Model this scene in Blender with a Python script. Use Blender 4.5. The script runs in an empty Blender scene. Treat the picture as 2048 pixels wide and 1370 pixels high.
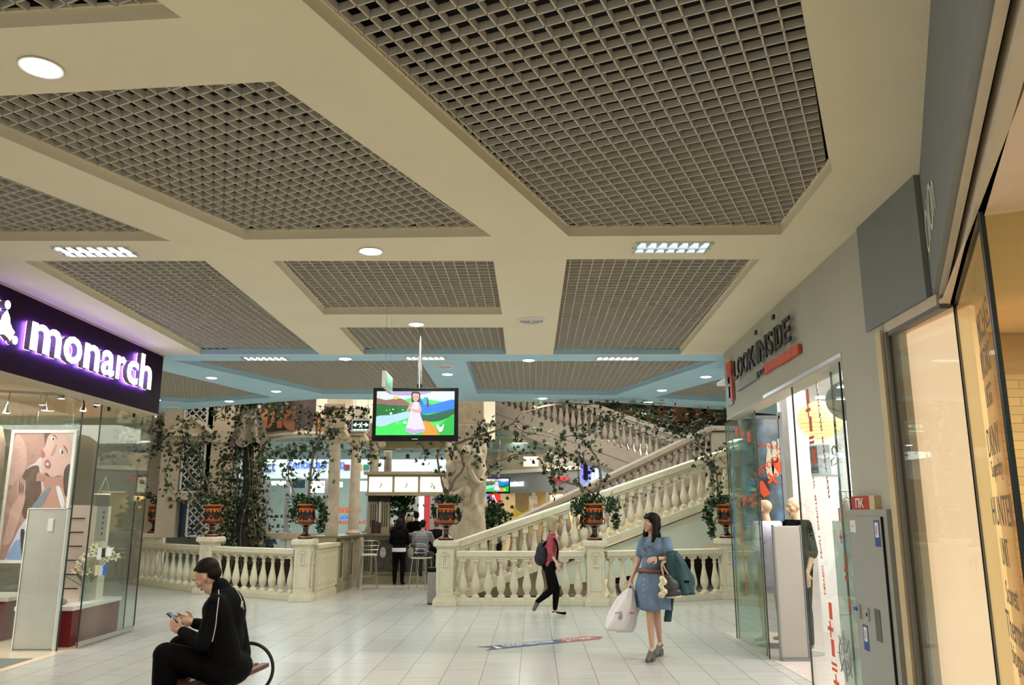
import bpy, bmesh, math, random
from mathutils import Vector, Matrix
PI = math.pi
sc = bpy.context.scene
COL = sc.collection
rnd = random.Random(7)

# ---------------- camera, world, exposure ----------------
FOC = 1615.0; HZN = 1024.7; TILT = math.atan((HZN - 685) / FOC); HC = 1.68
cam = bpy.data.cameras.new('camera'); cam.sensor_width = 36; cam.lens = 36 * FOC / 2048
cam.clip_start = .05; cam.clip_end = 200
cam_o = bpy.data.objects.new('camera', cam); COL.objects.link(cam_o)
cam_o.location = (0, 0, HC); cam_o.rotation_euler = (PI / 2 + TILT, 0, 0)
sc.camera = cam_o
sc.view_settings.view_transform = 'Standard'; sc.view_settings.look = 'None'
sc.view_settings.gamma = 1; sc.view_settings.use_curve_mapping = False
sc.view_settings.exposure = 0.80
w = bpy.data.worlds.new('world'); sc.world = w; w.use_nodes = True
w.node_tree.nodes['Background'].inputs[0].default_value = (1.0, .93, .80, 1)
w.node_tree.nodes['Background'].inputs[1].default_value = 0.33
sc.cycles.use_denoising = True
sc.cycles.max_bounces = 8; sc.cycles.transparent_max_bounces = 24; sc.cycles.sample_clamp_indirect = 6
sc.cycles.caustics_reflective = False; sc.cycles.caustics_refractive = False

def area_lamp(name, loc, size, power, col=(1, .93, .82), rot=(0, 0, 0), sy=None, parent=None, spread=PI):
    L = bpy.data.lights.new(name, 'AREA'); L.energy = power; L.color = col; L.size = size; L.spread = spread
    if sy: L.shape = 'RECTANGLE'; L.size_y = sy
    else: L.shape = 'DISK'
    o = bpy.data.objects.new(name, L); COL.objects.link(o); o.location = loc; o.rotation_euler = rot
    if parent: o.parent = parent
    return o
# large interior lamps of the shops and of the hall beyond (unseen area lights, no fittings)
area_lamp('shop_lamp', (-7.4, 9.6, 3.05), 2.2, 150, (1, .93, .85), sy=4)
area_lamp('shop_lamp', (4.9, 8.9, 3.3), 2.4, 95, (1, .98, .95), sy=4)
area_lamp('shop_lamp', (4.3, 3.3, 2.84), 2.2, 90, (1, .88, .76), sy=2.6)
area_lamp('hall_lamp', (-5.5, 25.5, 3.4), 7, 190, (.93, 1, 1), sy=5)
area_lamp('hall_lamp', (3.5, 26.0, 3.8), 7, 260, (1, .95, .85), sy=4)
area_lamp('hall_lamp', (-2.5, 18.6, 5.4), 9, 170, (1, .93, .82), sy=2.5)
area_lamp('hall_lamp', (3.2, 19.0, 5.6), 6, 150, (.95, 1, .85), sy=2.5)

# ---------------- measuring helpers: photograph pixel -> point in the place ----------------
_c, _s = math.cos(TILT), math.sin(TILT)
def ray(x, y):
    u = (x - 1024) / FOC; v = (685 - y) / FOC
    return (u, _c - v * _s, _s + v * _c)
def G(x, y, z=0.0):
    d = ray(x, y); k = (z - HC) / d[2]; return Vector((d[0] * k, d[1] * k, z))
def at(x, y, Y):
    d = ray(x, y); k = Y / d[1]; return Vector((d[0] * k, Y, HC + d[2] * k))
def onp(x, y, a, b):
    d = ray(x, y); nx, ny = b[1] - a[1], -(b[0] - a[0])
    k = (a[0] * nx + a[1] * ny) / (d[0] * nx + d[1] * ny); return Vector((d[0] * k, d[1] * k, HC + d[2] * k))

# ---------------- materials ----------------
def lin(c):
    return tuple((v / 12.92 if v <= .04045 else ((v + .055) / 1.055) ** 2.4) for v in c)
def hexc(h):
    return lin(tuple(int(h[i:i + 2], 16) / 255 for i in (0, 2, 4)))
MATS = {}
def mat(name, col, rough=.6, metal=0.0, var=.05, scale=6.0, bump=0.0, spec=.5, emit=None, es=0, trans=0, alpha=1, coat=0):
    if name in MATS: return MATS[name]
    m = bpy.data.materials.new(name); m.use_nodes = True; MATS[name] = m
    nt = m.node_tree; b = nt.nodes['Principled BSDF']
    if isinstance(col, str): col = hexc(col)
    b.inputs['Roughness'].default_value = rough; b.inputs['Metallic'].default_value = metal
    b.inputs['Specular IOR Level'].default_value = spec
    b.inputs['Transmission Weight'].default_value = trans; b.inputs['Alpha'].default_value = alpha
    b.inputs['Coat Weight'].default_value = coat
    b.inputs['Base Color'].default_value = (*col, 1)
    tc = nt.nodes.new('ShaderNodeTexCoord'); nz = nt.nodes.new('ShaderNodeTexNoise')
    nz.inputs['Scale'].default_value = scale; nz.inputs['Detail'].default_value = 4
    nt.links.new(tc.outputs['Object'], nz.inputs['Vector'])
    if var > 0:
        rp = nt.nodes.new('ShaderNodeValToRGB')
        rp.color_ramp.elements[0].position = .3; rp.color_ramp.elements[1].position = .7
        rp.color_ramp.elements[0].color = (*[v * (1 - var) for v in col], 1)
        rp.color_ramp.elements[1].color = (*[min(1, v * (1 + var)) for v in col], 1)
        nt.links.new(nz.outputs['Fac'], rp.inputs['Fac']); nt.links.new(rp.outputs['Color'], b.inputs['Base Color'])
    if bump > 0:
        bp = nt.nodes.new('ShaderNodeBump'); bp.inputs['Strength'].default_value = bump; bp.inputs['Distance'].default_value = .01
        nt.links.new(nz.outputs['Fac'], bp.inputs['Height']); nt.links.new(bp.outputs['Normal'], b.inputs['Normal'])
    if emit is not None:
        b.inputs['Emission Color'].default_value = (*(hexc(emit) if isinstance(emit, str) else emit), 1)
        b.inputs['Emission Strength'].default_value = es
    return m
def bands(name, stops, axis='Z', rough=.5, lo=0.0, hi=1.0, coat=0):
    """flat colour bands along one object axis: stops = [(pos, hex)...] between lo and hi"""
    if name in MATS: return MATS[name]
    m = bpy.data.materials.new(name); m.use_nodes = True; MATS[name] = m
    nt = m.node_tree; b = nt.nodes['Principled BSDF']; b.inputs['Roughness'].default_value = rough; b.inputs['Coat Weight'].default_value = coat
    tc = nt.nodes.new('ShaderNodeTexCoord'); sx = nt.nodes.new('ShaderNodeSeparateXYZ'); mr = nt.nodes.new('ShaderNodeMapRange')
    mr.inputs['From Min'].default_value = lo; mr.inputs['From Max'].default_value = hi
    rp = nt.nodes.new('ShaderNodeValToRGB'); rp.color_ramp.interpolation = 'CONSTANT'
    e = rp.color_ramp.elements
    while len(e) > 1: e.remove(e[-1])
    e[0].position = stops[0][0]; e[0].color = (*hexc(stops[0][1]), 1)
    for p, h in stops[1:]:
        k = e.new(p); k.color = (*hexc(h), 1)
    nt.links.new(tc.outputs['Object'], sx.inputs[0]); nt.links.new(sx.outputs[axis], mr.inputs['Value'])
    nt.links.new(mr.outputs[0], rp.inputs[0]); nt.links.new(rp.outputs[0], b.inputs['Base Color'])
    return m
def glow(name, col, strength):
    return mat(name, (.02, .02, .02), .5, var=0, emit=col, es=strength)
def glassmat(name, tint, refl=.08, alpha=.12):
    """thin pane: mostly clear, slightly tinted, with a mirror share that grows at grazing angles"""
    if name in MATS: return MATS[name]
    m = bpy.data.materials.new(name); m.use_nodes = True; MATS[name] = m
    nt = m.node_tree; nt.nodes.remove(nt.nodes['Principled BSDF']); out = nt.nodes['Material Output']
    tr = nt.nodes.new('ShaderNodeBsdfTransparent'); tr.inputs[0].default_value = (*hexc(tint), 1)
    gl = nt.nodes.new('ShaderNodeBsdfGlossy'); gl.inputs['Roughness'].default_value = .01; gl.inputs[0].default_value = (.9, .95, .92, 1)
    df = nt.nodes.new('ShaderNodeBsdfDiffuse'); df.inputs[0].default_value = (.6, .66, .62, 1)
    fr = nt.nodes.new('ShaderNodeFresnel'); fr.inputs[0].default_value = 1.45
    ad = nt.nodes.new('ShaderNodeMath'); ad.operation = 'MULTIPLY_ADD'; ad.inputs[1].default_value = .4; ad.inputs[2].default_value = refl * .2; ad.use_clamp = True
    nt.links.new(fr.outputs[0], ad.inputs[0])
    m1 = nt.nodes.new('ShaderNodeMixShader'); m1.inputs[0].default_value = alpha
    nt.links.new(tr.outputs[0], m1.inputs[1]); nt.links.new(df.outputs[0], m1.inputs[2])
    m2 = nt.nodes.new('ShaderNodeMixShader'); 
    mn = nt.nodes.new('ShaderNodeMath'); mn.operation = 'MINIMUM'; mn.inputs[1].default_value = .13; nt.links.new(ad.outputs[0], mn.inputs[0]); nt.links.new(mn.outputs[0], m2.inputs[0])
    nt.links.new(m1.outputs[0], m2.inputs[1]); nt.links.new(gl.outputs[0], m2.inputs[2])
    nt.links.new(m2.outputs[0], out.inputs['Surface'])
    return m

# ---------------- mesh builder ----------------
class MB:
    def __init__(s): s.b = bmesh.new()
    def face(s, pts):
        try: return s.b.faces.new([s.b.verts.new(p) for p in pts])
        except ValueError: return None
    def box(s, x0, x1, y0, y1, z0, z1, M=None, bev=0):
        r = bmesh.ops.create_cube(s.b, size=1); v = r['verts']
        for q in v: q.co = Vector(((x0 + x1) / 2 + q.co.x * (x1 - x0), (y0 + y1) / 2 + q.co.y * (y1 - y0), (z0 + z1) / 2 + q.co.z * (z1 - z0)))
        if bev:
            ed = list({e for q in v for e in q.link_edges})
            r2 = bmesh.ops.bevel(s.b, geom=ed, offset=bev, segments=2, affect='EDGES', profile=.6)
            v = list({q for f in r2['faces'] for q in f.verts} | {q for q in v if q.is_valid})
        if M is not None: bmesh.ops.transform(s.b, matrix=M, verts=v)
        return s
    def bar(s, a, b, wd, ht, bev=0):
        """box from a to b (centre line), width wd sideways, ht upward"""
        a = Vector(a); b = Vector(b); d = b - a; L = d.length
        x = d.normalized(); up = Vector((0, 0, 1)) if abs(x.z) < .95 else Vector((0, 1, 0))
        y = up.cross(x).normalized(); z = x.cross(y)
        M = Matrix(((x.x, y.x, z.x, a.x), (x.y, y.y, z.y, a.y), (x.z, y.z, z.z, a.z), (0, 0, 0, 1)))
        return s.box(0, L, -wd / 2, wd / 2, -ht / 2, ht / 2, M, bev)
    def prism(s, poly, z0, z1, M=None):
        lo = [s.b.verts.new((p[0], p[1], z0)) for p in poly]; hi = [s.b.verts.new((p[0], p[1], z1)) for p in poly]
        n = len(poly); s.b.faces.new(lo[::-1]); s.b.faces.new(hi)
        for i in range(n): s.b.faces.new((lo[i], lo[(i + 1) % n], hi[(i + 1) % n], hi[i]))
        if M is not None: bmesh.ops.transform(s.b, matrix=M, verts=lo + hi)
        return s
    def lathe(s, prof, seg=16, M=None, c=(0, 0, 0)):
        rings = []
        for r, z in prof:
            rings.append([s.b.verts.new((c[0] + r * math.cos(2 * PI * i / seg), c[1] + r * math.sin(2 * PI * i / seg), c[2] + z)) for i in range(seg)])
        for a, b in zip(rings, rings[1:]):
            for i in range(seg):
                s.b.faces.new((a[i], a[(i + 1) % seg], b[(i + 1) % seg], b[i]))
        if prof[0][0] > 1e-4: s.b.faces.new(rings[0][::-1])
        if prof[-1][0] > 1e-4: s.b.faces.new(rings[-1])
        if M is not None: bmesh.ops.transform(s.b, matrix=M, verts=[v for r in rings for v in r])
        return s
    def tube(s, pts, r, seg=6, closed=False):
        pts = [Vector(p) for p in pts]; n = len(pts)
        rr = r if isinstance(r, (list, tuple)) else [r] * n
        rings = []; nrm = None
        for i, p in enumerate(pts):
            if closed: t = pts[(i + 1) % n] - pts[i - 1]
            else: t = pts[min(i + 1, n - 1)] - pts[max(i - 1, 0)]
            t = t.normalized() if t.length > 1e-9 else Vector((0, 0, 1))
            if nrm is None:
                nrm = t.cross(Vector((0, 0, 1)) if abs(t.z) < .9 else Vector((1, 0, 0))).normalized()
            nrm = (nrm - t * nrm.dot(t)).normalized(); bn = t.cross(nrm)
            rings.append([s.b.verts.new(p + (nrm * math.cos(2 * PI * k / seg) + bn * math.sin(2 * PI * k / seg)) * rr[i]) for k in range(seg)])
        m = n if closed else n - 1
        for i in range(m):
            a, b = rings[i], rings[(i + 1) % n]
            for k in range(seg): s.b.faces.new((a[k], a[(k + 1) % seg], b[(k + 1) % seg], b[k]))
        if not closed:
            s.b.faces.new(rings[0][::-1]); s.b.faces.new(rings[-1])
        return s
    def ball(s, c, r, sub=2, sc_=(1, 1, 1), R=None):
        v = bmesh.ops.create_icosphere(s.b, subdivisions=sub, radius=1)['verts']
        M = Matrix.Translation(Vector(c)) @ (R or Matrix()) @ Matrix.Diagonal((r * sc_[0], r * sc_[1], r * sc_[2], 1))
        bmesh.ops.transform(s.b, matrix=M, verts=v); return s
    def cap(s, a, b, ra, rb, seg=14, rings=4):
        """tapered capsule"""
        a = Vector(a); b = Vector(b); d = b - a; L = d.length; t = d.normalized()
        n = t.cross(Vector((0, 0, 1)) if abs(t.z) < .9 else Vector((1, 0, 0))).normalized(); bn = t.cross(n)
        prof = []
        for i in range(rings + 1):
            q = -PI / 2 + PI / 2 * i / rings; prof.append((ra * math.cos(q), ra * math.sin(q)))
        for i in range(rings + 1):
            q = PI / 2 * i / rings; prof.append((rb * math.cos(q), L + rb * math.sin(q)))
        rg = []
        for r, z in prof:
            r = max(r, 1e-4)
            rg.append([s.b.verts.new(a + t * z + (n * math.cos(2 * PI * k / seg) + bn * math.sin(2 * PI * k / seg)) * r) for k in range(seg)])
        for p, q in zip(rg, rg[1:]):
            for k in range(seg): s.b.faces.new((p[k], p[(k + 1) % seg], q[(k + 1) % seg], q[k]))
        s.b.faces.new(rg[0][::-1]); s.b.faces.new(rg[-1]); return s
    def sheet(s, rows):
        V = [[s.b.verts.new(p) for p in r] for r in rows]
        for a, b in zip(V, V[1:]):
            for i in range(len(a) - 1): s.b.faces.new((a[i], a[i + 1], b[i + 1], b[i]))
        return s
    def xf(s, M): bmesh.ops.transform(s.b, matrix=M, verts=s.b.verts[:]); return s
    def build(s, name, m, parent=None, smooth=False, world=False, ang=40, fix=True, **tags):
        if fix: bmesh.ops.recalc_face_normals(s.b, faces=s.b.faces[:])
        if world and parent is not None:
            M = (Matrix.Translation(parent.location) @ parent.rotation_euler.to_matrix().to_4x4()).inverted()
            if parent.parent is not None:
                g = parent.parent; M = M @ (Matrix.Translation(g.location) @ g.rotation_euler.to_matrix().to_4x4()).inverted()
            bmesh.ops.transform(s.b, matrix=M, verts=s.b.verts[:])
        me = bpy.data.meshes.new(name); s.b.to_mesh(me); s.b.free()
        return mk(name, me, m, parent, smooth, ang, **tags)
def mk(name, me, m, parent=None, smooth=False, ang=40, **tags):
    if isinstance(m, (list, tuple)):
        for q in m: me.materials.append(q)
    elif m is not None: me.materials.append(m)
    o = bpy.data.objects.new(name, me); COL.objects.link(o)
    if smooth:
        for p in me.polygons: p.use_smooth = True
        if ang < 180: me.set_sharp_from_angle(angle=math.radians(ang))
    if parent is not None: o.parent = parent
    for k, v in tags.items(): o[k] = v
    return o
def thing(name, label, cat, loc=(0, 0, 0), rz=0, group=None):
    o = bpy.data.objects.new(name, None); COL.objects.link(o); o.empty_display_size = .1
    o.location = loc; o.rotation_euler = (0, 0, rz); o['label'] = label; o['category'] = cat
    if group: o['group'] = group
    return o
def tag(o, label, cat, group=None):
    o['label'] = label; o['category'] = cat
    if group: o['group'] = group
    return o
def struct(o): o['kind'] = 'structure'; return o
def dup(root, loc=None, rz=None, label=None, group=None, scale=None):
    r = root.copy(); COL.objects.link(r)
    if loc is not None: r.location = loc
    if rz is not None: r.rotation_euler = (0, 0, rz)
    if label: r['label'] = label
    if group: r['group'] = group
    if scale: r.scale = scale if isinstance(scale, tuple) else (scale,) * 3
    for ch in list(root.children):
        c = ch.copy(); COL.objects.link(c); c.parent = r
        for g in ch.children:
            d = g.copy(); COL.objects.link(d); d.parent = c
    return r
def text_mesh(body, bold=0.0, ext=.0):
    cu = bpy.data.curves.new('t', 'FONT'); cu.body = body; cu.size = 1; cu.extrude = .5; cu.offset = bold; cu.resolution_u = 3
    o = bpy.data.objects.new('t', cu); COL.objects.link(o)
    dg = bpy.context.evaluated_depsgraph_get(); dg.update()
    me = bpy.data.meshes.new_from_object(o.evaluated_get(dg)); bpy.data.objects.remove(o); bpy.data.curves.remove(cu)
    return me
def text_on(name, body, O, U, V, wd, ht, m, parent=None, depth=.006, bold=0.0, world=True, **tags):
    """lettering: lower left corner O, runs along U for wd, height ht along V, raised depth along UxV"""
    me = text_mesh(body, bold); U = Vector(U).normalized(); V = Vector(V).normalized(); N = U.cross(V); O = Vector(O)
    if len(me.vertices) == 0: return None
    xs = [v.co.x for v in me.vertices]; ys = [v.co.y for v in me.vertices]
    x0, x1, y0, y1 = min(xs), max(xs), min(ys), max(ys)
    M = Matrix()
    if world and parent is not None:
        M = (Matrix.Translation(parent.location) @ parent.rotation_euler.to_matrix().to_4x4()).inverted()
        if parent.parent is not None:
            g = parent.parent; M = M @ (Matrix.Translation(g.location) @ g.rotation_euler.to_matrix().to_4x4()).inverted()
    for v in me.vertices:
        v.co = M @ (O + U * ((v.co.x - x0) / (x1 - x0) * wd) + V * ((v.co.y - y0) / (y1 - y0) * ht) + N * ((v.co.z + .5) * depth))
    return mk(name, me, m, parent, **tags)
def frame_M(O, U, V):
    U = Vector(U).normalized(); V = Vector(V).normalized(); N = U.cross(V)
    return Matrix(((U.x, V.x, N.x, O[0]), (U.y, V.y, N.y, O[1]), (U.z, V.z, N.z, O[2]), (0, 0, 0, 1)))

CREAM = mat('cream_paint', (.84, .77, .58), .85, var=.03, scale=1.5, bump=.03)
BLUE = mat('pale_blue_paint', (.46, .70, .84), .8, var=.03, scale=1.5)
WHITE = mat('white_paint', (.75, .74, .70), .7, var=.02)
BLACK = mat('black_plastic', (.004, .004, .005), .4, var=0, spec=.12)
DARKV = mat('dark_void', (.006, .006, .006), .9, var=0)
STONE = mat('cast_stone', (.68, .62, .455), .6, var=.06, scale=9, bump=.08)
STONEP = mat('weathered_stone', (.46, .385, .285), .75, var=.14, scale=7, bump=.2)
STEEL = mat('brushed_steel', (.6, .6, .6), .28, metal=1, var=.05)
GLASS = glassmat('shop_glass', 'F6FAF8', .06, .008)
GLASSG = glassmat('green_glass', 'EFF6F2', .08, .012)
EDGE = mat('glass_edge', (.01, .02, .02), .3, var=0)
# ---------------- setting: floor, ceilings ----------------
def floor_mat():
    m = bpy.data.materials.new('floor_tiles'); m.use_nodes = True; nt = m.node_tree; b = nt.nodes['Principled BSDF']
    tc = nt.nodes.new('ShaderNodeTexCoord'); mp = nt.nodes.new('ShaderNodeMapping')
    mp.inputs['Rotation'].default_value = (0, 0, math.radians(91.49)); mp.inputs['Location'].default_value = (.1, .155, 0)
    br = nt.nodes.new('ShaderNodeTexBrick'); br.offset = .5; br.squash = 1
    br.inputs['Scale'].default_value = 1; br.inputs['Brick Width'].default_value = .8; br.inputs['Row Height'].default_value = .4
    br.inputs['Mortar Size'].default_value = .0035; br.inputs['Mortar Smooth'].default_value = .1; br.inputs['Bias'].default_value = 0
    br.inputs['Color1'].default_value = (.59, .585, .545, 1); br.inputs['Color2'].default_value = (.54, .535, .495, 1); br.inputs['Mortar'].default_value = (.20, .19, .17, 1)
    nz = nt.nodes.new('ShaderNodeTexNoise'); nz.inputs['Scale'].default_value = 2.2; nz.inputs['Detail'].default_value = 6
    mp2 = nt.nodes.new('ShaderNodeMapping'); mp2.inputs['Scale'].default_value = (.7, 9, 1)
    mx = nt.nodes.new('ShaderNodeMixRGB'); mx.blend_type = 'MULTIPLY'; mx.inputs[0].default_value = .25
    nt.links.new(tc.outputs['Object'], mp.inputs[0]); nt.links.new(mp.outputs[0], br.inputs[0])
    nt.links.new(tc.outputs['Object'], mp2.inputs[0]); nt.links.new(mp2.outputs[0], nz.inputs[0])
    nt.links.new(br.outputs['Color'], mx.inputs[1]); nt.links.new(nz.outputs['Fac'], mx.inputs[2]); nt.links.new(mx.outputs[0], b.inputs['Base Color'])
    b.inputs['Roughness'].default_value = .22; b.inputs['Specular IOR Level'].default_value = .45
    bp = nt.nodes.new('ShaderNodeBump'); bp.inputs['Strength'].default_value = .12; bp.inputs['Distance'].default_value = .002
    nt.links.new(br.outputs['Fac'], bp.inputs['Height']); nt.links.new(bp.outputs[0], b.inputs['Normal'])
    bp.invert = True
    return m
FLOOR = floor_mat()
struct(MB().box(-16, 14, -6, 40, -.12, 0).build('floor', FLOOR))

ZC = 3.82; ZG = 3.89; ZT = 4.28
RECT = dict(
 A=[(-2.27, 0), (-.5, -.82), (1.24, 3.07), (2.05, 4.83), (2.12, 6.05), (.45, 6.09)],
 B=[(-3.17, 3.93), (-1.21, 3.74), (-.16, 6.09), (-2.14, 6.17)],
 C=[(-3.74, 4.0), (-2.75, 6.2), (-4.55, 6.2), (-4.55, 4.0)],
 D=[(-2.4, 1.1), (-1.46, 3.2), (-3.42, 3.38), (-4.3, 1.1)],
 E=[(-4.25, 6.73), (-2.67, 6.73), (-2.66, 10.98), (-4.31, 10.98)],
 F=[(-2.08, 6.73), (-.16, 6.73), (-.11, 8.67), (-2.08, 8.67)],
 G=[(-2.05, 9.31), (-.1, 9.31), (-.08, 10.98), (-2.05, 10.98)],
 H=[(.47, 6.68), (2.14, 6.68), (2.33, 10.98), (.57, 10.98)],
 I=[(-5.65, 11.4), (-4.56, 15.26), (-6.4, 16.0), (-8.4, 14.6), (-7.0, 11.4)],
 J=[(-4.89, 11.46), (-1.32, 11.46), (-1.31, 14.75), (-3.49, 14.82)],
 K=[(-.67, 11.5), (2.99, 11.46), (1.9, 14.98), (-.64, 14.75)],
 L=[(4.0, 11.3), (6.2, 11.3), (6.2, 14.7), (4.4, 15.95), (2.70, 15.3)])
DIRS = dict(A=64.9, B=64.9, C=64.9, D=64.9, E=88.5, F=88.5, G=88.5, H=88.5, I=66, J=88.5, K=88.5, L=109)
def area2(p): return sum(p[i][0] * p[(i + 1) % len(p)][1] - p[(i + 1) % len(p)][0] * p[i][1] for i in range(len(p)))
for k in RECT:
    if area2(RECT[k]) < 0: RECT[k] = RECT[k][::-1]
def slab(name, outer, holes, m):
    b = bmesh.new(); eds = []
    for lp in [outer] + holes:
        vs = [b.verts.new((x, y, ZC)) for x, y in lp]
        eds += [b.edges.new((vs[i], vs[(i + 1) % len(vs)])) for i in range(len(vs))]
    bmesh.ops.triangle_fill(b, use_beauty=True, use_dissolve=False, edges=eds)
    for f in b.faces:
        if f.normal.z > 0: f.normal_flip()
    # thickness: lips round every opening and round the rim
    for lp in [outer] + holes:
        n = len(lp)
        for i in range(n):
            (x0, y0), (x1, y1) = lp[i], lp[(i + 1) % n]
            b.faces.new([b.verts.new(q) for q in ((x0, y0, ZC), (x1, y1, ZC), (x1, y1, ZG + .02), (x0, y0, ZG + .02))])
    me = bpy.data.meshes.new(name); b.to_mesh(me); b.free()
    return struct(mk(name, me, m))
slab('ceiling', [(-9.5, -6), (6.5, -6), (6.5, 11.0), (-9.5, 11.0)], [RECT[k] for k in 'ABCDEFGH'], CREAM)
slab('ceiling', [(-9.5, 11.0), (6.9, 11.0), (6.9, 18.6), (4.55, 17.18), (2.05, 15.98), (-.63, 15.83), (-3.69, 15.45), (-6.0, 16.52), (-7.7, 17.62), (-9.5, 18.8)],
     [RECT[k] for k in 'IJKL'], BLUE)
# the far lips of the three openings at the blue border are painted blue
o_ = MB()
for x0, x1 in ((-4.305, -2.665), (-2.045, -.085), (.575, 2.325)): o_.box(x0, x1, 10.965, 10.979, ZC + .0005, ZG + .018)
struct(o_.build('ceiling_trim', BLUE))
# dark service void above the openings
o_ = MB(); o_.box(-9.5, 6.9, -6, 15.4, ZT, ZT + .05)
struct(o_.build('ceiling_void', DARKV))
o_ = MB(); o_.box(-9.55, -9.5, -6, 18.8, ZC, ZT).box(6.9, 6.95, -6, 18.6, ZC, ZT).box(-9.5, 6.9, -6.05, -6, ZC, ZT)
struct(o_.build('ceiling_rim', DARKV))
rim = [(6.9, 18.6), (4.55, 17.18), (2.05, 15.98), (-.63, 15.83), (-3.69, 15.45), (-6.0, 16.52), (-7.7, 17.62), (-9.5, 18.8)]
o_ = MB()
for a, b in zip(rim, rim[1:]):
    o_.face([(*a, ZC), (*b, ZC), (*b, ZT + 1.2), (*a, ZT + 1.2)])
struct(o_.build('ceiling_edge', CREAM, fix=False))
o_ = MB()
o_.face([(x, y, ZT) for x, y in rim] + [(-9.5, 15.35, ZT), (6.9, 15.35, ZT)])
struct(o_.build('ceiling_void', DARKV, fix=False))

VANE = mat('grille_metal', (.62, .58, .50), .55, var=.03)
def clip(poly, p, d):
    """part of the line p+t*d inside a convex polygon"""
    t0, t1 = -99, 99; n = len(poly)
    for i in range(n):
        (x0, y0), (x1, y1) = poly[i], poly[(i + 1) % n]
        nx, ny = -(y1 - y0), x1 - x0; L = math.hypot(nx, ny); nx /= L; ny /= L
        dist = (p[0] - x0) * nx + (p[1] - y0) * ny - .012; dn = d[0] * nx + d[1] * ny
        if abs(dn) < 1e-9:
            if dist < 0: return None
            continue
        t = -dist / dn
        if dn > 0: t0 = max(t0, t)
        else: t1 = min(t1, t)
    return (t0, t1) if t1 - t0 > .02 else None
GL = dict(A='large grille of square cells at the top right, seven-sided opening over the walkway',
 B='slanted ceiling grille at the upper left between the big grille and the lit shop sign',
 C='cut-off ceiling grille at the far left edge above the rectangular louvre lamp',
 D='corner of a ceiling grille at the top left edge beyond the nearest round lamp',
 E='long ceiling grille running alongside the purple shop sign',
 F='middle ceiling grille between two round lamps in the cream ceiling',
 G='small ceiling grille at the end of the cream ceiling behind the screen pole',
 H='long ceiling grille in front of the wall with the black shop letters',
 I='ceiling grille in the blue ceiling at the far left beyond the purple sign',
 J='wide ceiling grille in the blue ceiling left of the screen',
 K='wide ceiling grille in the blue ceiling right of the screen',
 L='ceiling grille in the blue ceiling at the far right above the staircase landing')
for k in RECT:
    poly = RECT[k]; a = math.radians(DIRS[k]); u = (math.cos(a), math.sin(a)); v = (-u[1], u[0])
    cx = sum(p[0] for p in poly) / len(poly); cy = sum(p[1] for p in poly) / len(poly)
    t = thing('ceiling_grille', GL[k], 'ceiling grille', (cx, cy, ZG), 0, 'open cell ceiling grilles')
    mb = MB()
    for d, p, nm in ((u, v, 0), (v, u, 1)):
        for i in range(-60, 61):
            q = (cx + p[0] * i * .1, cy + p[1] * i * .1); r = clip(poly, q, d)
            if r: mb.bar((q[0] + d[0] * r[0], q[1] + d[1] * r[0], ZG + .02), (q[0] + d[0] * r[1], q[1] + d[1] * r[1], ZG + .02), .0085, .04)
    mb.build('vanes', VANE, t, world=True, kind='stuff')
    rimm = MB(); n = len(poly)
    for i in range(n):
        (x0, y0), (x1, y1) = poly[i], poly[(i + 1) % n]
        dx, dy = x1 - x0, y1 - y0; L = math.hypot(dx, dy); nx, ny = -dy / L * .008, dx / L * .008
        rimm.bar((x0 + nx, y0 + ny, ZG + .012), (x1 + nx, y1 + ny, ZG + .012), .014, .016)
    rimm.build('edge_angle', CREAM if k in 'ABCDEFGH' else BLUE, t, world=True)

# ---------------- ceiling fittings ----------------
LAMP = glow('lamp_diffuser', (1, .98, .93), 9); LAMPB = glow('lamp_diffuser_cool', (.93, 1, .98), 7)
def downlight(x, y, d=.18, power=24, label='', blue=False):
    t = thing('ceiling_light', label, 'ceiling lamp', (x, y, ZC), 0, 'round recessed ceiling lamps')
    MB().lathe([(d / 2 + .012, -.004), (d / 2 + .010, -.010), (d / 2, -.008), (d / 2 - .004, -.003)], 28).build('frame', WHITE, t, True)
    MB().lathe([(d / 2, -.0055), (d / 2 - .01, -.012), (d / 4, -.020), (.001, -.023)], 28).build('diffuser', LAMPB if blue else LAMP, t, True)
    L = area_lamp('bulb', (0, 0, -.04), d * .9, power, (.92, 1, .98) if blue else (1, .93, .80), parent=t)
    return t
DL = [(-2.31, 3.6, .18, 'nearest round lamp in the cream ceiling at the upper left'),
 (-1.18, 6.45, .18, 'round lamp in the cream ceiling between the slanted grille and the middle grille'),
 (-1.11, 9.13, .17, 'round lamp in the cream ceiling at the head of the screen pole')]
for x, y, d, l in DL: downlight(x, y, d, 30, l)
BL = [(-4.87, 12.93, 'round lamp in the blue ceiling beam just right of the purple sign'),
 (-4.25, 14.42, 'round lamp in the blue ceiling beam above the painted frieze'),
 (-2.37, 11.28, 'round lamp on the blue strip left of the screen pole'),
 (-1.02, 12.59, 'round lamp in the blue ceiling just above the right corner of the screen'),
 (.24, 11.39, 'round lamp on the blue strip in the middle below the round air vent'),
 (3.12, 12.83, 'round lamp in the blue ceiling nearest the black shop letters'),
 (2.68, 14.3, 'round lamp in the blue beam left of the one by the shop letters'),
 (.59, 15.35, 'round lamp at the far edge of the blue ceiling above the stair rail'),
 (-5.55, 15.75, 'round lamp at the far left edge of the blue ceiling over the pediment'),
 (-6.9, 15.55, 'round lamp beside the lower corner of the purple sign'),
 (2.7, 15.9, 'faint round lamp at the far edge of the blue ceiling over the upper stairs')]
for x, y, l in BL: downlight(x, y, .17, 16, l, True)
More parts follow.
